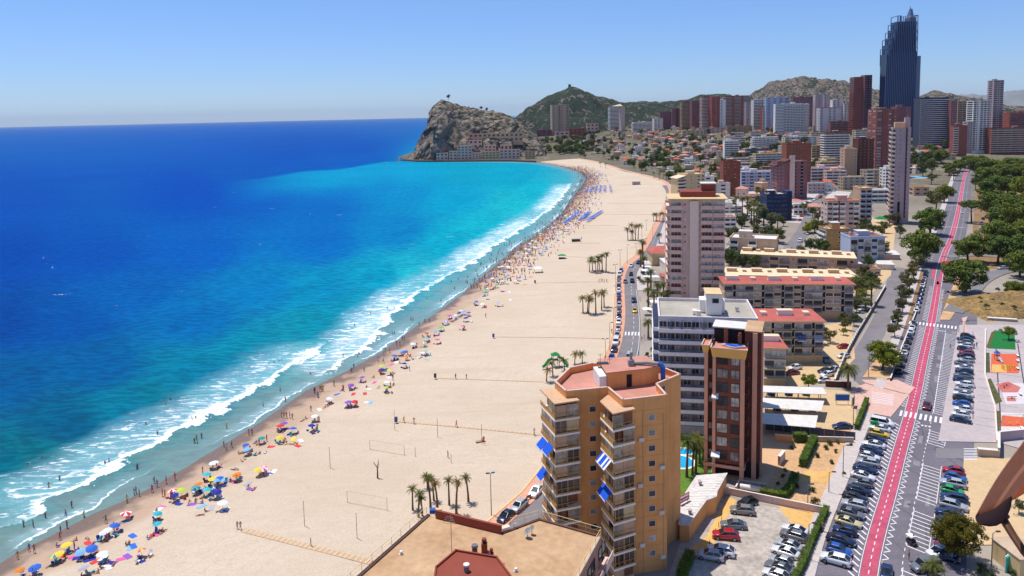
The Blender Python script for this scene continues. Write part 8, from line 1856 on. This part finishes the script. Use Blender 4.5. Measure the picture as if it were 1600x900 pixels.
# what lies in the shade of the near parasols
CH=MB().box(-.28,-.3,.22,.28,.3,.28).add([(-.28,.3,.25),(.28,.3,.25),(.28,.62,.85),(-.28,.62,.85),(-.28,.34,.22),(.28,.34,.22),(.28,.66,.82),(-.28,.66,.82)],[(0,1,2,3),(7,6,5,4),(0,4,5,1),(3,7,4,0),(1,5,6,2),(2,6,7,3)]).box(-.28,-.3,0,-.23,-.25,.22).box(.23,-.3,0,.28,-.25,.22).box(-.28,.25,0,-.23,.3,.22).box(.23,.25,0,.28,.3,.22).mesh('beach_chair',[CLOTH])
BG=MB().prism([(-.25,-.15),(.25,-.15),(.28,0),(.25,.15),(-.25,.15),(-.28,0)],0,.32).mesh('beach_bag',[CLOTH])
SITTERS=[]
for k,(x_,y_,c_) in enumerate(list(PAR)):
    pp=proj(x_,y_,1.)
    for j in range(R.choice((1,2,2))):
        a=R.uniform(0,6.28); d=R.uniform(.5,1.5); X,Y=x_+.5+math.cos(a)*d,y_-.2+math.sin(a)*d; o=put('beach_chair',CH,None,(X,Y,H(X,Y)),R.uniform(0,6.28),color=UC[R.choice(['blue','white','navy','red','grey','teal'])]); tag(o,uniq(f'beach chair under the {c_} parasol {zone(*pp)}',['',', second one',', '+shpos((X,Y))]),'beach chair','beach chairs under parasols')
        SITTERS.append((x_+math.cos(a+2)*.9+.4,y_+math.sin(a+2)*.9))
    a=R.uniform(0,6.28); X,Y=x_+math.cos(a)*1.1,y_+math.sin(a)*1.1; o=put('beach_bag',BG,None,(X,Y,H(X,Y)),a,color=UC[R.choice(['navy','grey','teal','red','orange'])]); tag(o,uniq(f'beach bag beside the {c_} parasol {zone(*pp)}',['',', second one',', '+shpos((X,Y))]),'bag','bags beside parasols')
# blue hire parasols in rows, and crowd farther on
q=random.Random(5)
def beach_pt(py,dm,dM):
    # random point on the crowd strip at photo row py
    best=None
    for _ in range(30):
        pass
SHW=Path(SHORE[2:30]); 
def sh_s(py): return min(range(0,int(SHW.L[-1]),2),key=lambda k:abs(proj(*SHW.at(k)[:2],0)[1]-py))
cols=['blue','white','red','yellow','green','purple','pink','orange','light blue','cyan','navy','lime','white','white','blue']
sA,sB,sC=sh_s(455),sh_s(330),sh_s(268)
cnt=0
for i in range(150):
    s_=sA+(sB-sA)*q.random(); t=q.uniform(4,22); x,y,_=SHW.at(s_,t); pp=proj(x,y,2)
    parasol(pp[0],pp[1],q.choice(cols),('white' if q.random()<.3 else None),near=False,P=(x,y,H(x,y)))
for i in range(60):
    s_=sB+(sC-sB)*q.random(); t=q.uniform(5,30); x,y,_=SHW.at(s_,t); pp=proj(x,y,2)
    parasol(pp[0],pp[1],q.choice(cols),None,near=False,P=(x,y,H(x,y)))
rowsU=[((883,348),(904,331),12),((912,342),(921,331),6),((906,344),(917,334),6),((925,340),(940,331),8),((918,345),(928,339),5),((915,300),(919,291),6),((922,300),(926,291),6),((930,300),(933,291),6),((937,300),(939,291),6),((944,300),(946,291),6),((955,300),(953,290),6),((920,276),(924,271),4),((932,276),(938,273),4)]
for ri,((x0,y0),(x1,y1),n) in enumerate(rowsU):
    for k in range(n):
        t=k/(n-1); x,y=G(x0+(x1-x0)*t,y0+(y1-y0)*t,2.6); lb=f'blue hire parasol, {nth[k]} of {"slanting " if ri<5 else "upright "}row {["one","two","three","four","five","six","seven","eight","nine","ten","eleven","twelve","thirteen"][ri]} counted from the sea'
        o=put('beach_parasol',FARU,None,(x,y,H(x,y)),q.uniform(0,6),color=UC['blue'] if (ri+k)%3 else (.01,.10,.58)); o.scale=(1.75,1.75,1.05); tag(o,lb,'parasol','parasols on the beach')
# towels
def towel(px,py,cc,a,label=None):
    x,y=G(px,py,2.2); z=H(x,y)+.03; mb=cached('towel',lambda:MB().prism([(-.95,-.5),(-.3,-.52),(.4,-.48),(.97,-.5),(.93,.5),(.2,.53),(-.5,.48),(-.96,.5)],0,.035).mesh('towel',[CLOTH]))
    o=put('towel',mb,None,(x,y,z),a,color=UC[cc]); tag(o,label or uniq(f'{cc} towel spread on the sand {zone(px,py)}',['',', '+shpos((x,y)),', second one',', third one']),'towel','towels on the sand')
for t in ((207,832,'blue'),(203,851,'light blue'),(208,849,'blue'),(161,867,'white'),(199,865,'purple'),(190,869,'pink'),(172,875,'navy'),(168,882,'white'),(280,781,'navy'),(253,784,'pink'),(247,788,'white'),(424,692,'red'),(420,736,'white'),(428,733,'white'),(345,741,'white'),(347,744,'light blue'),(364,748,'pink'),(387,752,'grey'),(392,761,'purple'),(470,685,'white'),(458,682,'yellow'),(465,693,'red'),(315,787,'light blue'),(300,783,'purple'),(352,793,'white'),(330,790,'grey'),(527,610,'blue'),(552,612,'red'),(499,634,'white'),(574,626,'white'),(579,626,'light blue'),(585,594,'pink'),(575,605,'white'),(570,612,'red'),(607,587,'white'),(619,561,'white'),(612,564,'pink'),(655,556,'white'),(668,559,'mint'),(660,548,'white'),(140,869,'navy'),(150,872,'red'),(116,861,'pink'),(122,864,'navy'),(104,857,'red'),(145,842,'grey'),(137,839,'red'),(178,826,'white'),(196,806,'grey'),(220,872,'navy'),(242,831,'red'),(247,829,'pink')):
    towel(t[0],t[1],t[2],R.uniform(0,3.1))
q2=random.Random(8)
for i in range(70):
    s_=sh_s(500)+(sB-sh_s(500))*q2.random(); x,y,_=SHW.at(s_,q2.uniform(7,26)); pp=proj(x,y,2); towel(pp[0],pp[1],q2.choice(cols),q2.uniform(0,3))
# ---- people: one continuous skinned body per pose
def body_mesh(name,J,E,rad,rootv,swim,zcut,hair):
    me=bpy.data.meshes.new(name); me.from_pydata(J,E,[]); o=bpy.data.objects.new(name,me); COL.objects.link(o)
    sk=o.modifiers.new('s','SKIN'); sk.use_smooth_shade=True
    for i,r in enumerate(rad): me.skin_vertices[0].data[i].radius=(r,r*.85)
    me.skin_vertices[0].data[rootv].use_root=True
    sb=o.modifiers.new('b','SUBSURF'); sb.levels=1; sb.render_levels=1
    dg=bpy.context.evaluated_depsgraph_get(); m2=bpy.data.meshes.new_from_object(o.evaluated_get(dg)); m2.name=name
    bpy.data.objects.remove(o); bpy.data.meshes.remove(me)
    m2.materials.clear()
    for t in (SKIN,CLOTH,HAIR): m2.materials.append(t)
    for p in m2.polygons:
        c=p.center
        p.material_index=2 if hair(c) else (1 if swim(c) else 0)
    return m2
SKIN=rgb('tanned_skin',(170,112,82),var=.12,objrand=.35); HAIR=rgb('hair',(48,32,24),var=.3)
def humanoid(pose):
    # joints: 0 pelvis 1 belly 2 chest 3 neck 4 head 5 crown; arms 6-11; legs 12-19
    P={}
    if pose=='stand': P=dict(pel=(0,0,.92),bel=(0,0,1.08),che=(0,0,1.32),nec=(0,-.0,1.48),hea=(0,-.02,1.60),cro=(0,-.01,1.72),ls=(-.19,0,1.42),le=(-.27,.03,1.14),lh=(-.27,-.08,.90),rs=(.19,0,1.42),re=(.28,.02,1.14),rh=(.26,-.12,.92),lk=(-.11,-.02,.50),la=(-.12,.03,.08),lt=(-.13,-.14,.03),rk=(.11,-.03,.50),ra=(.13,.02,.08),rt=(.14,-.15,.03))
    if pose=='walk': P=dict(pel=(0,0,.92),bel=(0,-.02,1.08),che=(0,-.05,1.32),nec=(0,-.07,1.48),hea=(0,-.1,1.60),cro=(0,-.09,1.72),ls=(-.19,-.03,1.42),le=(-.26,.14,1.18),lh=(-.24,.05,.95),rs=(.19,-.05,1.42),re=(.26,-.16,1.17),rh=(.22,-.34,1.04),lk=(-.1,-.2,.52),la=(-.1,-.26,.09),lt=(-.1,-.42,.05),rk=(.1,.08,.5),ra=(.1,.36,.14),rt=(.1,.3,.02))
    if pose=='arms': P=dict(pel=(0,0,.92),bel=(0,0,1.08),che=(0,0,1.32),nec=(0,0,1.48),hea=(0,-.02,1.60),cro=(0,-.01,1.72),ls=(-.19,0,1.42),le=(-.42,-.02,1.30),lh=(-.30,-.10,1.08),rs=(.19,0,1.42),re=(.44,0,1.50),rh=(.40,-.05,1.74),lk=(-.15,-.02,.5),la=(-.2,.03,.08),lt=(-.22,-.13,.03),rk=(.14,-.03,.5),ra=(.18,.02,.08),rt=(.2,-.14,.03))
    if pose=='sit': P=dict(pel=(0,.1,.12),bel=(0,.14,.28),che=(0,.12,.50),nec=(0,.08,.66),hea=(0,.04,.77),cro=(0,.05,.89),ls=(-.19,.12,.60),le=(-.28,.05,.36),lh=(-.2,-.2,.35),rs=(.19,.12,.60),re=(.3,.25,.36),rh=(.28,.32,.06),lk=(-.14,-.30,.42),la=(-.13,-.50,.07),lt=(-.13,-.64,.05),rk=(.16,-.38,.14),ra=(.14,-.80,.07),rt=(.15,-.86,.16))
    if pose=='lie': P=dict(pel=(0,0,.12),bel=(0,.17,.12),che=(0,.42,.13),nec=(0,.58,.13),hea=(0,.70,.14),cro=(0,.82,.13),ls=(-.19,.5,.12),le=(-.34,.34,.08),lh=(-.26,.1,.07),rs=(.19,.5,.12),re=(.38,.62,.08),rh=(.22,.82,.08),lk=(-.12,-.42,.14),la=(-.13,-.84,.07),lt=(-.14,-.9,.14),rk=(.1,-.38,.32),ra=(.12,-.66,.06),rt=(.13,-.80,.05))
    k=['pel','bel','che','nec','hea','cro','ls','le','lh','rs','re','rh','lk','la','lt','rk','ra','rt']
    J=[P[a] for a in k]; E=[(0,1),(1,2),(2,3),(3,4),(4,5),(2,6),(6,7),(7,8),(2,9),(9,10),(10,11),(0,12),(12,13),(13,14),(0,15),(15,16),(16,17)]
    rad=[.15,.125,.15,.055,.10,.075,.065,.045,.032,.065,.045,.032,.072,.042,.035,.072,.042,.035]
    pel,che,cro,nec,hea=map(Vector,(P['pel'],P['che'],P['cro'],P['nec'],P['hea'])); ax=(che-pel).normalized()
    def swim(c,full):
        d=(Vector(c)-pel).dot(ax); lim=.10 if not full else .48
        return -.26<d<lim and abs(c[0])<.24 and ((Vector(c)-pel).length<(.30 if not full else .55))
    def hair(c):
        v=Vector(c); return (v-cro).length<.115 or ((v-hea).length<.15 and v.y>hea.y+.02 and pose!='lie') or (pose=='lie' and (v-cro).length<.14)
    return [body_mesh('person',J,E,rad,0,lambda c,f=f:swim(c,f),0,hair) for f in (False,True)]
BODY={p:humanoid(p) for p in('stand','walk','arms','sit','lie')}
pv={'stand':'standing','walk':'walking','arms':'raising an arm','sit':'sitting','lie':'lying down'}
def person(px,py,pose=None,z=None,P=None,where=None,col=None,sub=0,label=None,grp='people on the beach'):
    pose=pose or R.choice(['stand','walk','arms','stand']); 
    if P is None:
        if where=='sea': x,y=G(px,py,.4); P=(x,y,-sub)
        else: P=hit(px,py+.3) if z is None else (*G(px,py,z),z)
    cc=col or R.choice(['navy','red','white','blue','pink','teal','grey','yellow','purple','orange']); f=R.random()<.4
    if label is None:
        wl_='in the shallows' if where=='sea' else ('at the water\'s edge' if where=='edge' else 'on the sand')
        label=uniq(f'person {pv[pose]} {wl_} in {cc} {"one-piece" if f else "swimwear"} {zone(px,py)}',['',', facing away'])
    s=R.uniform(.92,1.08); o=put('person',BODY[pose][1 if f else 0],None,P,R.uniform(0,6.28),scale=s,color=UC[cc]); tag(o,label,'person',grp)
edge=[(28,870),(46,858),(54,860),(95,829),(94,840),(105,822),(199,782),(210,770),(213,768),(218,772),(238,766),(241,752),(246,758),(260,752),(274,747),(254,772),(258,774),(166,814),(350,695),(354,700),(362,696),(389,676),(394,676),(440,649),(444,650),(448,650),(453,650),(457,652),(492,611),(497,617),(501,608),(505,608),(522,600),(497,618),(503,608),(500,609),(491,611),(548,579),(553,573),(550,578),(591,562),(599,564),(600,552),(602,548),(609,548),(632,528),(629,529),(620,537),(625,537),(655,505),(664,501),(671,501),(537,608),(536,606)]
for x,y in edge: person(x,y+3,where='edge')
seap=[(112,790,.1),(103,803,.2),(37,820,.2),(52,820,.3),(76,758,.6),(93,747,.6),(131,805,.4),(164,722,.8),(170,719,.8),(214,731,.4),(71,806,.5),(66,713,1.2),(43,725,1.2),(228,662,.7),(246,676,.7),(266,622,1.1),(259,630,1.2),(300,654,.7),(306,653,.7),(304,690,.3),(308,690,.3),(315,682,.4),(307,684,.4),(354,667,.4),(411,633,.3),(438,609,.4),(446,626,.1),(536,556,.5),(561,553,.5),(559,557,.6),(554,507,1.),(579,488,1.),(485,583,1.),(605,480,.9),(616,481,.9),(667,466,.6),(689,470,.6),(725,452,.5),(642,499,.4),(645,499,.4),(613,521,.4),(616,521,.4),(215,729,.4),(420,567,1.1),(428,565,1.1),(436,563,1.1),(440,562,1.1),(705,440,.6),(716,436,.5),(744,423,.5),(752,412,.4),(765,404,.4),(790,372,.6),(797,378,.5),(812,360,.6),(832,341,.7),(850,325,.8),(860,330,.4),(780,380,.7),(820,350,.7),(875,292,.8),(868,300,.8),(885,300,.4),(858,310,.9),(844,333,.8),(838,352,.4),(800,385,.4),(771,409,.2),(730,440,.3),(742,437,.2)]
for x,y,s in seap: person(x,y,pose=R.choice(['stand','walk','arms']),where='sea',sub=s)
for x,y,p in ((417,687,'stand'),(317,737,'stand'),(486,640,'stand'),(515,630,'sit'),(512,633,'sit'),(360,750,'sit'),(170,878,'sit'),(178,880,'lie'),(198,850,'sit'),(202,848,'sit'),(147,853,'sit'),(118,862,'sit'),(122,858,'sit'),(140,866,'lie'),(232,840,'sit'),(240,835,'sit'),(245,797,'sit'),(249,812,'sit'),(153,893,'sit'),(158,886,'sit'),(102,870,'sit'),(119,842,'sit'),(137,840,'lie'),(145,848,'lie'),(90,852,'sit'),(296,784,'sit'),(306,782,'sit'),(316,784,'sit'),(380,706,'sit'),(374,707,'sit'),(405,694,'stand'),(400,690,'sit'),(382,715,'lie'),(378,718,'lie'),(406,707,'sit'),(415,705,'lie'),(447,692,'sit'),(455,692,'lie'),(462,690,'lie'),(473,655,'lie'),(478,652,'sit'),(496,670,'stand'),(490,675,'sit'),(434,683,'sit'),(445,686,'sit'),(436,672,'sit'),(366,731,'lie'),(369,732,'lie'),(313,803,'lie'),(321,797,'sit'),(388,760,'sit'),(397,762,'lie'),(412,740,'sit'),(640,577,'stand'),(512,628,'sit'),(508,635,'sit'),(535,608,'sit'),(556,605,'sit'),(573,604,'sit'),(584,588,'sit'),(592,604,'sit'),(615,600,'sit'),(614,592,'stand'),(625,566,'sit'),(612,563,'sit'),(569,579,'stand'),(657,557,'lie'),(664,555,'sit')):
    person(x,y+2,p)
for k,(x,y) in enumerate(((631,660),(647,662),(713,667),(835,680),(712,592),(729,592),(759,496),(939,440),(941,440),(944,441),(936,441),(948,441),(756,692),(700,715))):
    person(x,y,R.choice(['stand','walk']),label=f'{["first","second","third","fourth","lone left","lone right","solitary","tall","short","stooping","left-most of five","right-most of five","lounging","distant"][k]} person walking on the dry sand {"by the long walkway" if k<4 else ("by the playground walkway" if k<6 else "between the walkways")}')
for k,(x,y) in enumerate(((371,826),(376,827),(486,853))): person(x,y,'stand',label=f'person standing by the wide boardwalk, {["left of the pair","right of the pair","alone at its middle"][k]}',col='grey')
q3=random.Random(12)
for X,Y in SITTERS[:95]:
    pp=proj(X,Y,.5); person(pp[0],pp[1],q3.choice(['sit','sit','lie','stand']),P=(X,Y,H(X,Y)))
npeo=300-len([o for o in bpy.data.objects if o.name.startswith('person')])
for i in range(max(0,npeo)):
    e=q3.random(); s_=sh_s(520)+(sB+40-sh_s(520))*q3.random()**.9; t=q3.uniform(-6,3) if e<.35 else q3.uniform(3,27); x,y,_=SHW.at(s_,t); pp=proj(x,y,1)
    P=(x,y,max(-.6,H(x,y))); person(pp[0],pp[1],q3.choice(['stand','walk','arms']) if e<.6 else q3.choice(['sit','sit','lie']),P=P,where='edge' if e<.35 else None)
# the far crowd, past counting
mb=MB(); 
for i in range(2200):
    s_=sA+(sh_s(262)-sA)*q3.random(); t=q3.gauss(9,8); 
    if t<-9: continue
    x,y,_=SHW.at(s_,t); z=max(0,H(x,y)); k=q3.random(); c=q3.randrange(5); h=1.65 if k<.6 else .8; w=.22 if k<.6 else .35
    mb.tube((x,y,z-.1),(x,y,z+h*.5),w*.6,w*.8,5,c); mb.tube((x,y,z+h*.5),(x,y,z+h*.86),w*.9,w*.35,5,0); mb.tube((x,y,z+h*.86),(x,y,z+h),.11,.09,5,0)
o=put('crowd',mb.mesh('crowd',[SKIN,umat('dark',(.03,.04,.08)),umat('red',(.5,.05,.05)),umat('white',(.7,.7,.7)),umat('blue',(.03,.15,.6))])); o['kind']='stuff'
for k,(px,py,lb) in enumerate(((1420,875,'person in dark clothes crouching by the white suv'),(1485,545,'person in black standing between the hatching and the parked cars'),(1286,830,'person beside the dark motorbike by the long hedge'),(1522,545,'person walking on the plaza, first of the pair'),(1526,543,'person walking on the plaza, second of the pair'),(956,521,'person on the promenade by the white car line'),(962,522,'person in dark clothes on the promenade'),(966,521,'third person on the promenade'),(1003,533,'person on the pavement near the beach road palm'),(1007,531,'second person near the beach road palm'),(998,556,'person on the inland pavement behind the orange tower'),(965,478,'person on the promenade by the red car'),(1000,470,'person waiting on the inland pavement of the beach road'),(1427,850,'person standing beside the white-hooded three-wheeler'))):
    person(px,py,'stand',z=GZ+.14,label=lb,col=R.choice(['navy','grey','white']),grp=None or 'people in the streets')
# ---- beach furniture
def pole(label,a,b,col=M['wood'],r=.05):
    P=hit(*b); h=(b[1]-a[1])*P[1]/F; o=put('pole',MB().tube((0,0,-.3),(0,0,h),r*1.3,r,6).mesh('pole',[col]),None,P); tag(o,label,'pole','poles on the sand')
for j,(a,b,c,d,lb) in enumerate(((514,695,516,731,'leftmost tall pole, seaward of the first net'),(475,778,476,822,'tall pole left of the lower beach net'),(557,797,558,841,'tall pole right of the lower beach net'),(617,638,617,672,'pole at the seaward end of the long walkway'),(684,650,684,683,'pole in the middle of the long walkway'),(753,660,753,694,'third pole along the long walkway'),(703,708,705,723,'short pole near the bare palm'),(648,697,649,713,'short pole right of the upper net'),(889,348,889,358,'far pole by the walkway'),(908,370,908,379,'far pole beside the hut row'))):
    pole('thin weathered '+lb,(a,b),(c,d))
def net(label,p0,p1,htop):
    A,B=hit(*p0),hit(*p1); rt=root('beach_net',label,'sports net'); h=htop*A[1]/F; me=MB().tube((0,0,-.3),(0,0,h),.05,.04,6).mesh('post',[M['wood']]); put('post',me,rt,A); put('post',me,rt,B)
    mb=MB(); mb.tube((A[0],A[1],A[2]+h),(B[0],B[1],B[2]+h),.03,.03,4); mb.tube((A[0],A[1],A[2]+h*.02),(B[0],B[1],B[2]+h*.02),.02,.02,4)
    for i in range(1,14): t=i/14; X=A[0]+(B[0]-A[0])*t; Y=A[1]+(B[1]-A[1])*t; Z=A[2]+(B[2]-A[2])*t; mb.tube((X,Y,Z+.05),(X,Y,Z+h),.008,.008,3)
    put('net',mb.mesh('net',[M['cream']]),rt)
net('upper beach goal frame with a pale net',(578,702),(632,711),16); net('lower beach goal frame with a pale net',(543,785),(605,797),20)
P=hit(590,747); rt=root('driftwood_post','bare forked trunk standing in the sand between the two nets','post',P); put('trunk',MB().path([(0,0,-.2),(.05,0,1.6),(0,0,2.6)],[.2,.14,.12],7).path([(0,0,2.4),(-.5,0,3.1),(-.7,0,3.6)],[.1,.08,.05],6).path([(0,0,2.5),(.3,0,3.3),(.35,0,4.1)],[.1,.08,.04],6).mesh('trunk',[pbark]),rt); put('branch',MB().path([(0,0,2.0),(.4,.1,2.6),(.3,.1,3.1)],[.07,.05,.03],5).mesh('branch',[pbark]),rt)
# lifeguard chair / wooden deck chair, green slides, dark parasol pair, beach kiosk
thing('lounger_stack','stack of grey wooden loungers beside the long walkway','loungers',750,692,[('frame',MB().box(-1,-.4,.1,1,.4,.25).box(-1,-.4,.4,1,.4,.5),M['wood']),('backrest',MB().add([(.3,-.4,.5),(1.1,-.4,1.3),(1.1,.4,1.3),(.3,.4,.5),(.3,-.4,.42),(1.15,-.4,1.22),(1.15,.4,1.22),(.3,.4,.42)],[(0,1,2,3),(7,6,5,4),(0,4,5,1),(3,7,4,0),(1,5,6,2),(2,6,7,3)]),M['wood'])],.4,z=2.5)
def slides():
    x,y=G(868,572,3); rt=root('playground_slide','green plastic tube slide tower on the sand beside the palms','playground',(x,y,2.9),.2)
    put('slide',MB().path([(-1,-.2,2.6),(-2.2,-.4,2.3),(-3.2,-.8,1.2),(-4.2,-1.,.5)],[.4,.42,.42,.4],10).mesh('slide',[M['green']]),rt); put('slide',MB().path([(1,.1,2.8),(2.2,.2,2.2),(2.8,-.8,1.1),(3.4,-1.6,.4)],[.4,.42,.42,.4],10).mesh('slide',[M['green']]),rt)
    put('tower',MB().box(-1,-1,0,-.85,-.85,3.6).box(.85,-1,0,1,-.85,3.6).box(-1,.85,0,-.85,1,3.6).box(.85,.85,0,1,1,3.6).box(-.84,-.84,2.0,.84,.84,2.15).mesh('tower',[M['wood']]),rt); put('roof',MB().add([(-1.3,-1.3,3.6),(1.3,-1.3,3.6),(1.3,1.3,3.6),(-1.3,1.3,3.6),(0,0,4.5)],[(0,1,4),(1,2,4),(2,3,4),(3,0,4),(3,2,1,0)]).mesh('roof',[M['green']]),rt)
slides()
thing('beach_kiosk','dark green parasol shelter with bags alone on the sand','shelter',878,404,[('canopy',MB().add([(-2.2,-1.6,1.7),(2.2,-1.6,1.7),(2.2,1.6,1.7),(-2.2,1.6,1.7),(0,0,2.5)],[(0,1,4),(1,2,4),(2,3,4),(3,0,4),(3,2,1,0)]),M['green']),('base',MB().box(-1.6,-1,0,1.6,1,.5),M['dgrey'])],z=2)
thing('beach_kiosk','white tent with dark legs behind the crowd','tent',841,425,[('canopy',MB().add([(-2,-1.8,1.9),(2,-1.8,1.9),(2,1.8,1.9),(-2,1.8,1.9),(0,0,2.8)],[(0,1,4),(1,2,4),(2,3,4),(3,0,4),(3,2,1,0)]),M['whitec']),('frame',MB().box(-1.9,-1.7,0,-1.8,-1.6,1.9).box(1.8,-1.7,0,1.9,-1.6,1.9).box(-1.9,1.6,0,-1.8,1.7,1.9).box(1.8,1.6,0,1.9,1.7,1.9),M['dgrey'])],z=2)
thing('beach_kiosk','grey beach kiosk beside the farthest walkway','kiosk',994,288,[('wall',MB().box(-4,-2,0,4,2,3),M['greyp']),('roof',MB().box(-4.3,-2.3,3,4.3,2.3,3.3),M['offw'])],z=2.8)
thing('beach_hut','row of low dark huts near the tall far pole','hut',900,377,[('wall',MB().box(-2.5,-1,0,2.5,1,1.4),M['dgrey']),('roof',MB().box(-2.7,-1.2,1.4,2.7,1.2,1.55),M['grey'])],z=2)
for j,(px,py,lb) in enumerate(((680,590,'dark bin at the seaward end of the playground walkway'),(771,527,'blue bin at the seaward end of the next walkway'),(619,659,'blue bin beside the first long walkway pole'),(836,442,'dark bin at the seaward end of the walkway by the third palms'))):
    thing('litter_bin',lb,'bin',px,py,[('body',MB().tube((0,0,0),(0,0,1.1),.35,.4,10),M['bluep'] if 'blue' in lb else M['dgrey']),('lid',MB().tube((0,0,1.1),(0,0,1.25),.42,.3,10),M['dgrey'])],z=2.3)
x,y=G(884,565,3)
# buoys / small whitecap floats
for j,(px,py,cc) in enumerate(((68,404,'white'),(82,419,'white'),(485,335,'yellow'))):
    x,y=G(px,py,0); o=put('buoy',MB().tube((0,0,-.2),(0,0,.5),.5,.4,10).tube((0,0,.5),(0,0,1.3),.12,.05,6).mesh('buoy',[CLOTH]),None,(x,y,0),color=UC[cc]); tag(o,['white buoy, left one of the near pair','white buoy, right one of the near pair','small yellow buoy far out in the bay'][j],'buoy')
# headland quay
mb=MB(); pts=[G(x,y,0) for x,y in ((628,251),(650,253),(700,253),(760,252.5),(800,252.5),(838,254))]; top=[(x,y+9) for x,y in pts]
o=len(mb.v)
for (x,y) in pts: mb.v+=[(x,y-2,-2),(x,y-1.5,2.6),(x,y+14,2.9)]
for i in range(len(pts)-1): a=o+3*i; mb.f+=[(a,a+3,a+4,a+1),(a+1,a+4,a+5,a+2)]; mb.m+=[0,0]
struct(put('rock_shore',mb.mesh('rock_shore',[rgb('dark_shore_rock',(96,74,62),var=.3,scale=.3)])))
# ---- brown awning of the balcony the view is taken from
def awning_near():
    rt=root('awning','brown patio awning corner with an orange stripe, close to the camera at the right edge','awning',(0,0,0))
    def at(px,py,d): r=ray(px,py); return Vector((r[0],r[1],r[2]))*d+Vector((0,0,CZ))
    # cloth: outer edge runs from the upper right to the hem; it curls over a roller at the hem
    n=10; v=[];f=[]
    A0,A1=at(1640,620,2.35),at(1524,806,2.15); B0,B1=at(1780,640,3.0),at(1640,742,2.75)
    cols=16; rows=12; 
    for side in (0,1):
        for i in range(rows+1):
            t=i/rows
            for j in range(cols+1):
                u=j/cols; p=(A0.lerp(A1,t)).lerp(B0.lerp(B1,t),u); sag=-.012*math.sin(math.pi*u)-.012*math.sin(math.pi*t*2); p=p+Vector((0,0,sag-.006*side)); v.append(tuple(p))
    W1=cols+1; off=(rows+1)*W1; ms=[]
    for i in range(rows):
        for j in range(cols):
            a=i*W1+j; f.append((a,a+1,a+W1+1,a+W1)); ms.append(1 if j==7 else (2 if j==3 else 0)); f.append((off+a,off+a+W1,off+a+W1+1,off+a+1)); ms.append(ms[-1])
    for j in range(cols): a=rows*W1+j; f.append((a,a+1,off+a+1,off+a)); ms.append(0)
    me=bpy.data.meshes.new('cloth'); me.from_pydata(v,[],f); cl=rgb('brown_awning_cloth',(206,150,122),var=.08,scale=30,fine=(400,.15)); og=rgb('orange_stripe',(226,120,40),var=.05,scale=30); lb=rgb('light_brown_stripe',(228,178,148),var=.05,scale=30)
    for m_ in(cl,og,lb):
        k_=m_.node_tree; b_=k_.nodes['Principled BSDF']; t_=k_.nodes.new('ShaderNodeBsdfTranslucent'); k_.links.new(b_.inputs['Base Color'].links[0].from_socket,t_.inputs[0]); x_=k_.nodes.new('ShaderNodeMixShader'); x_.inputs[0].default_value=.5
        o_=[n_ for n_ in k_.nodes if n_.type=='OUTPUT_MATERIAL'][0]; k_.links.new(b_.outputs[0],x_.inputs[1]); k_.links.new(t_.outputs[0],x_.inputs[2]); k_.links.new(x_.outputs[0],o_.inputs[0]); me.materials.append(m_)
    me.polygons.foreach_set('material_index',ms); me.polygons.foreach_set('use_smooth',[True]*len(f)); me.update(); put('cloth',me,rt)
    # curled valance hanging at the hem
    v=[];f=[]; C0,C1=A1,at(1580,774,2.38)
    for side in (0,1):
        for i in range(9):
            a=i/8*1.5; 
            for j in range(7):
                u=j/6; p=C0.lerp(C1,u); r=.022*math.sin(math.pi*min(1,.12+u*.9))**.7+.004; dn=Vector((.5,-.6,0)).normalized(); p=p+dn*(r*(1-math.cos(a)))+Vector((.0,0,-r*1.2*math.sin(a)-.012*math.sin(math.pi*u)))+Vector((0,0,-.004*side)); v.append(tuple(p))
    for s in(0,1):
        for i in range(8):
            for j in range(6): a=s*63+i*7+j; f.append((a,a+1,a+8,a+7))
    me=bpy.data.meshes.new('valance'); me.from_pydata(v,[],f); me.materials.append(rgb('dark_brown_lining',(104,56,44),var=.1,scale=20)); me.polygons.foreach_set('use_smooth',[True]*len(f)); put('valance',me,rt)
    q=[at(1556,800,2.45),at(1568,812,2.45),at(1584,838,2.4),at(1600,862,2.35),at(1640,905,2.3)]
    put('arm',MB().path(q,[.012,.013,.012,.012,.012],10).mesh('arm',[rgb('bronze_metal',(92,56,30),rough=.4,var=.1,scale=20)]),rt)
    put('joint',MB().tube(tuple(at(1555,795,2.47)),tuple(at(1570,812,2.44)),.02,.02,10).mesh('joint',[M['dark']]),rt)
awning_near()
thing('advert_panel','turquoise upright panel at the bottom right corner','sign',1574,893,[('panel',MB().box(-.5,-.1,0,.5,.1,2.6),rgb('turquoise_panel',(60,190,175),var=.05)),('frame',MB().box(-.6,.101,-.1,.6,.2,2.7),M['white'])],.6)
thing('wall_block','yellowish rendered block at the bottom right corner','wall',1592,892,[('wall',MB().box(-1.6,-2,0,3,4,3.2),M['cream']),('coping',MB().box(-1.7,-2.1,3.2,3.1,4.1,3.35),M['tan'])],.1)
# ---- haze (one closed box of thin air round the whole place)
def haze():
    mb=MB(); mb.box(-46500,-600,-30,17500,43500,520); m=bpy.data.materials.new('haze_air'); m.use_nodes=True; n=m.node_tree; n.nodes.clear()
    v=n.nodes.new('ShaderNodeVolumePrincipled'); v.inputs['Color'].default_value=(.62,.78,1,1); v.inputs['Density'].default_value=HZD; v.inputs['Anisotropy'].default_value=.1
    o=n.nodes.new('ShaderNodeOutputMaterial'); n.links.new(v.outputs[0],o.inputs['Volume']); ob=put('haze',mb.mesh('haze',[m])); ob['kind']='stuff'
HZD=2.2e-5
haze()
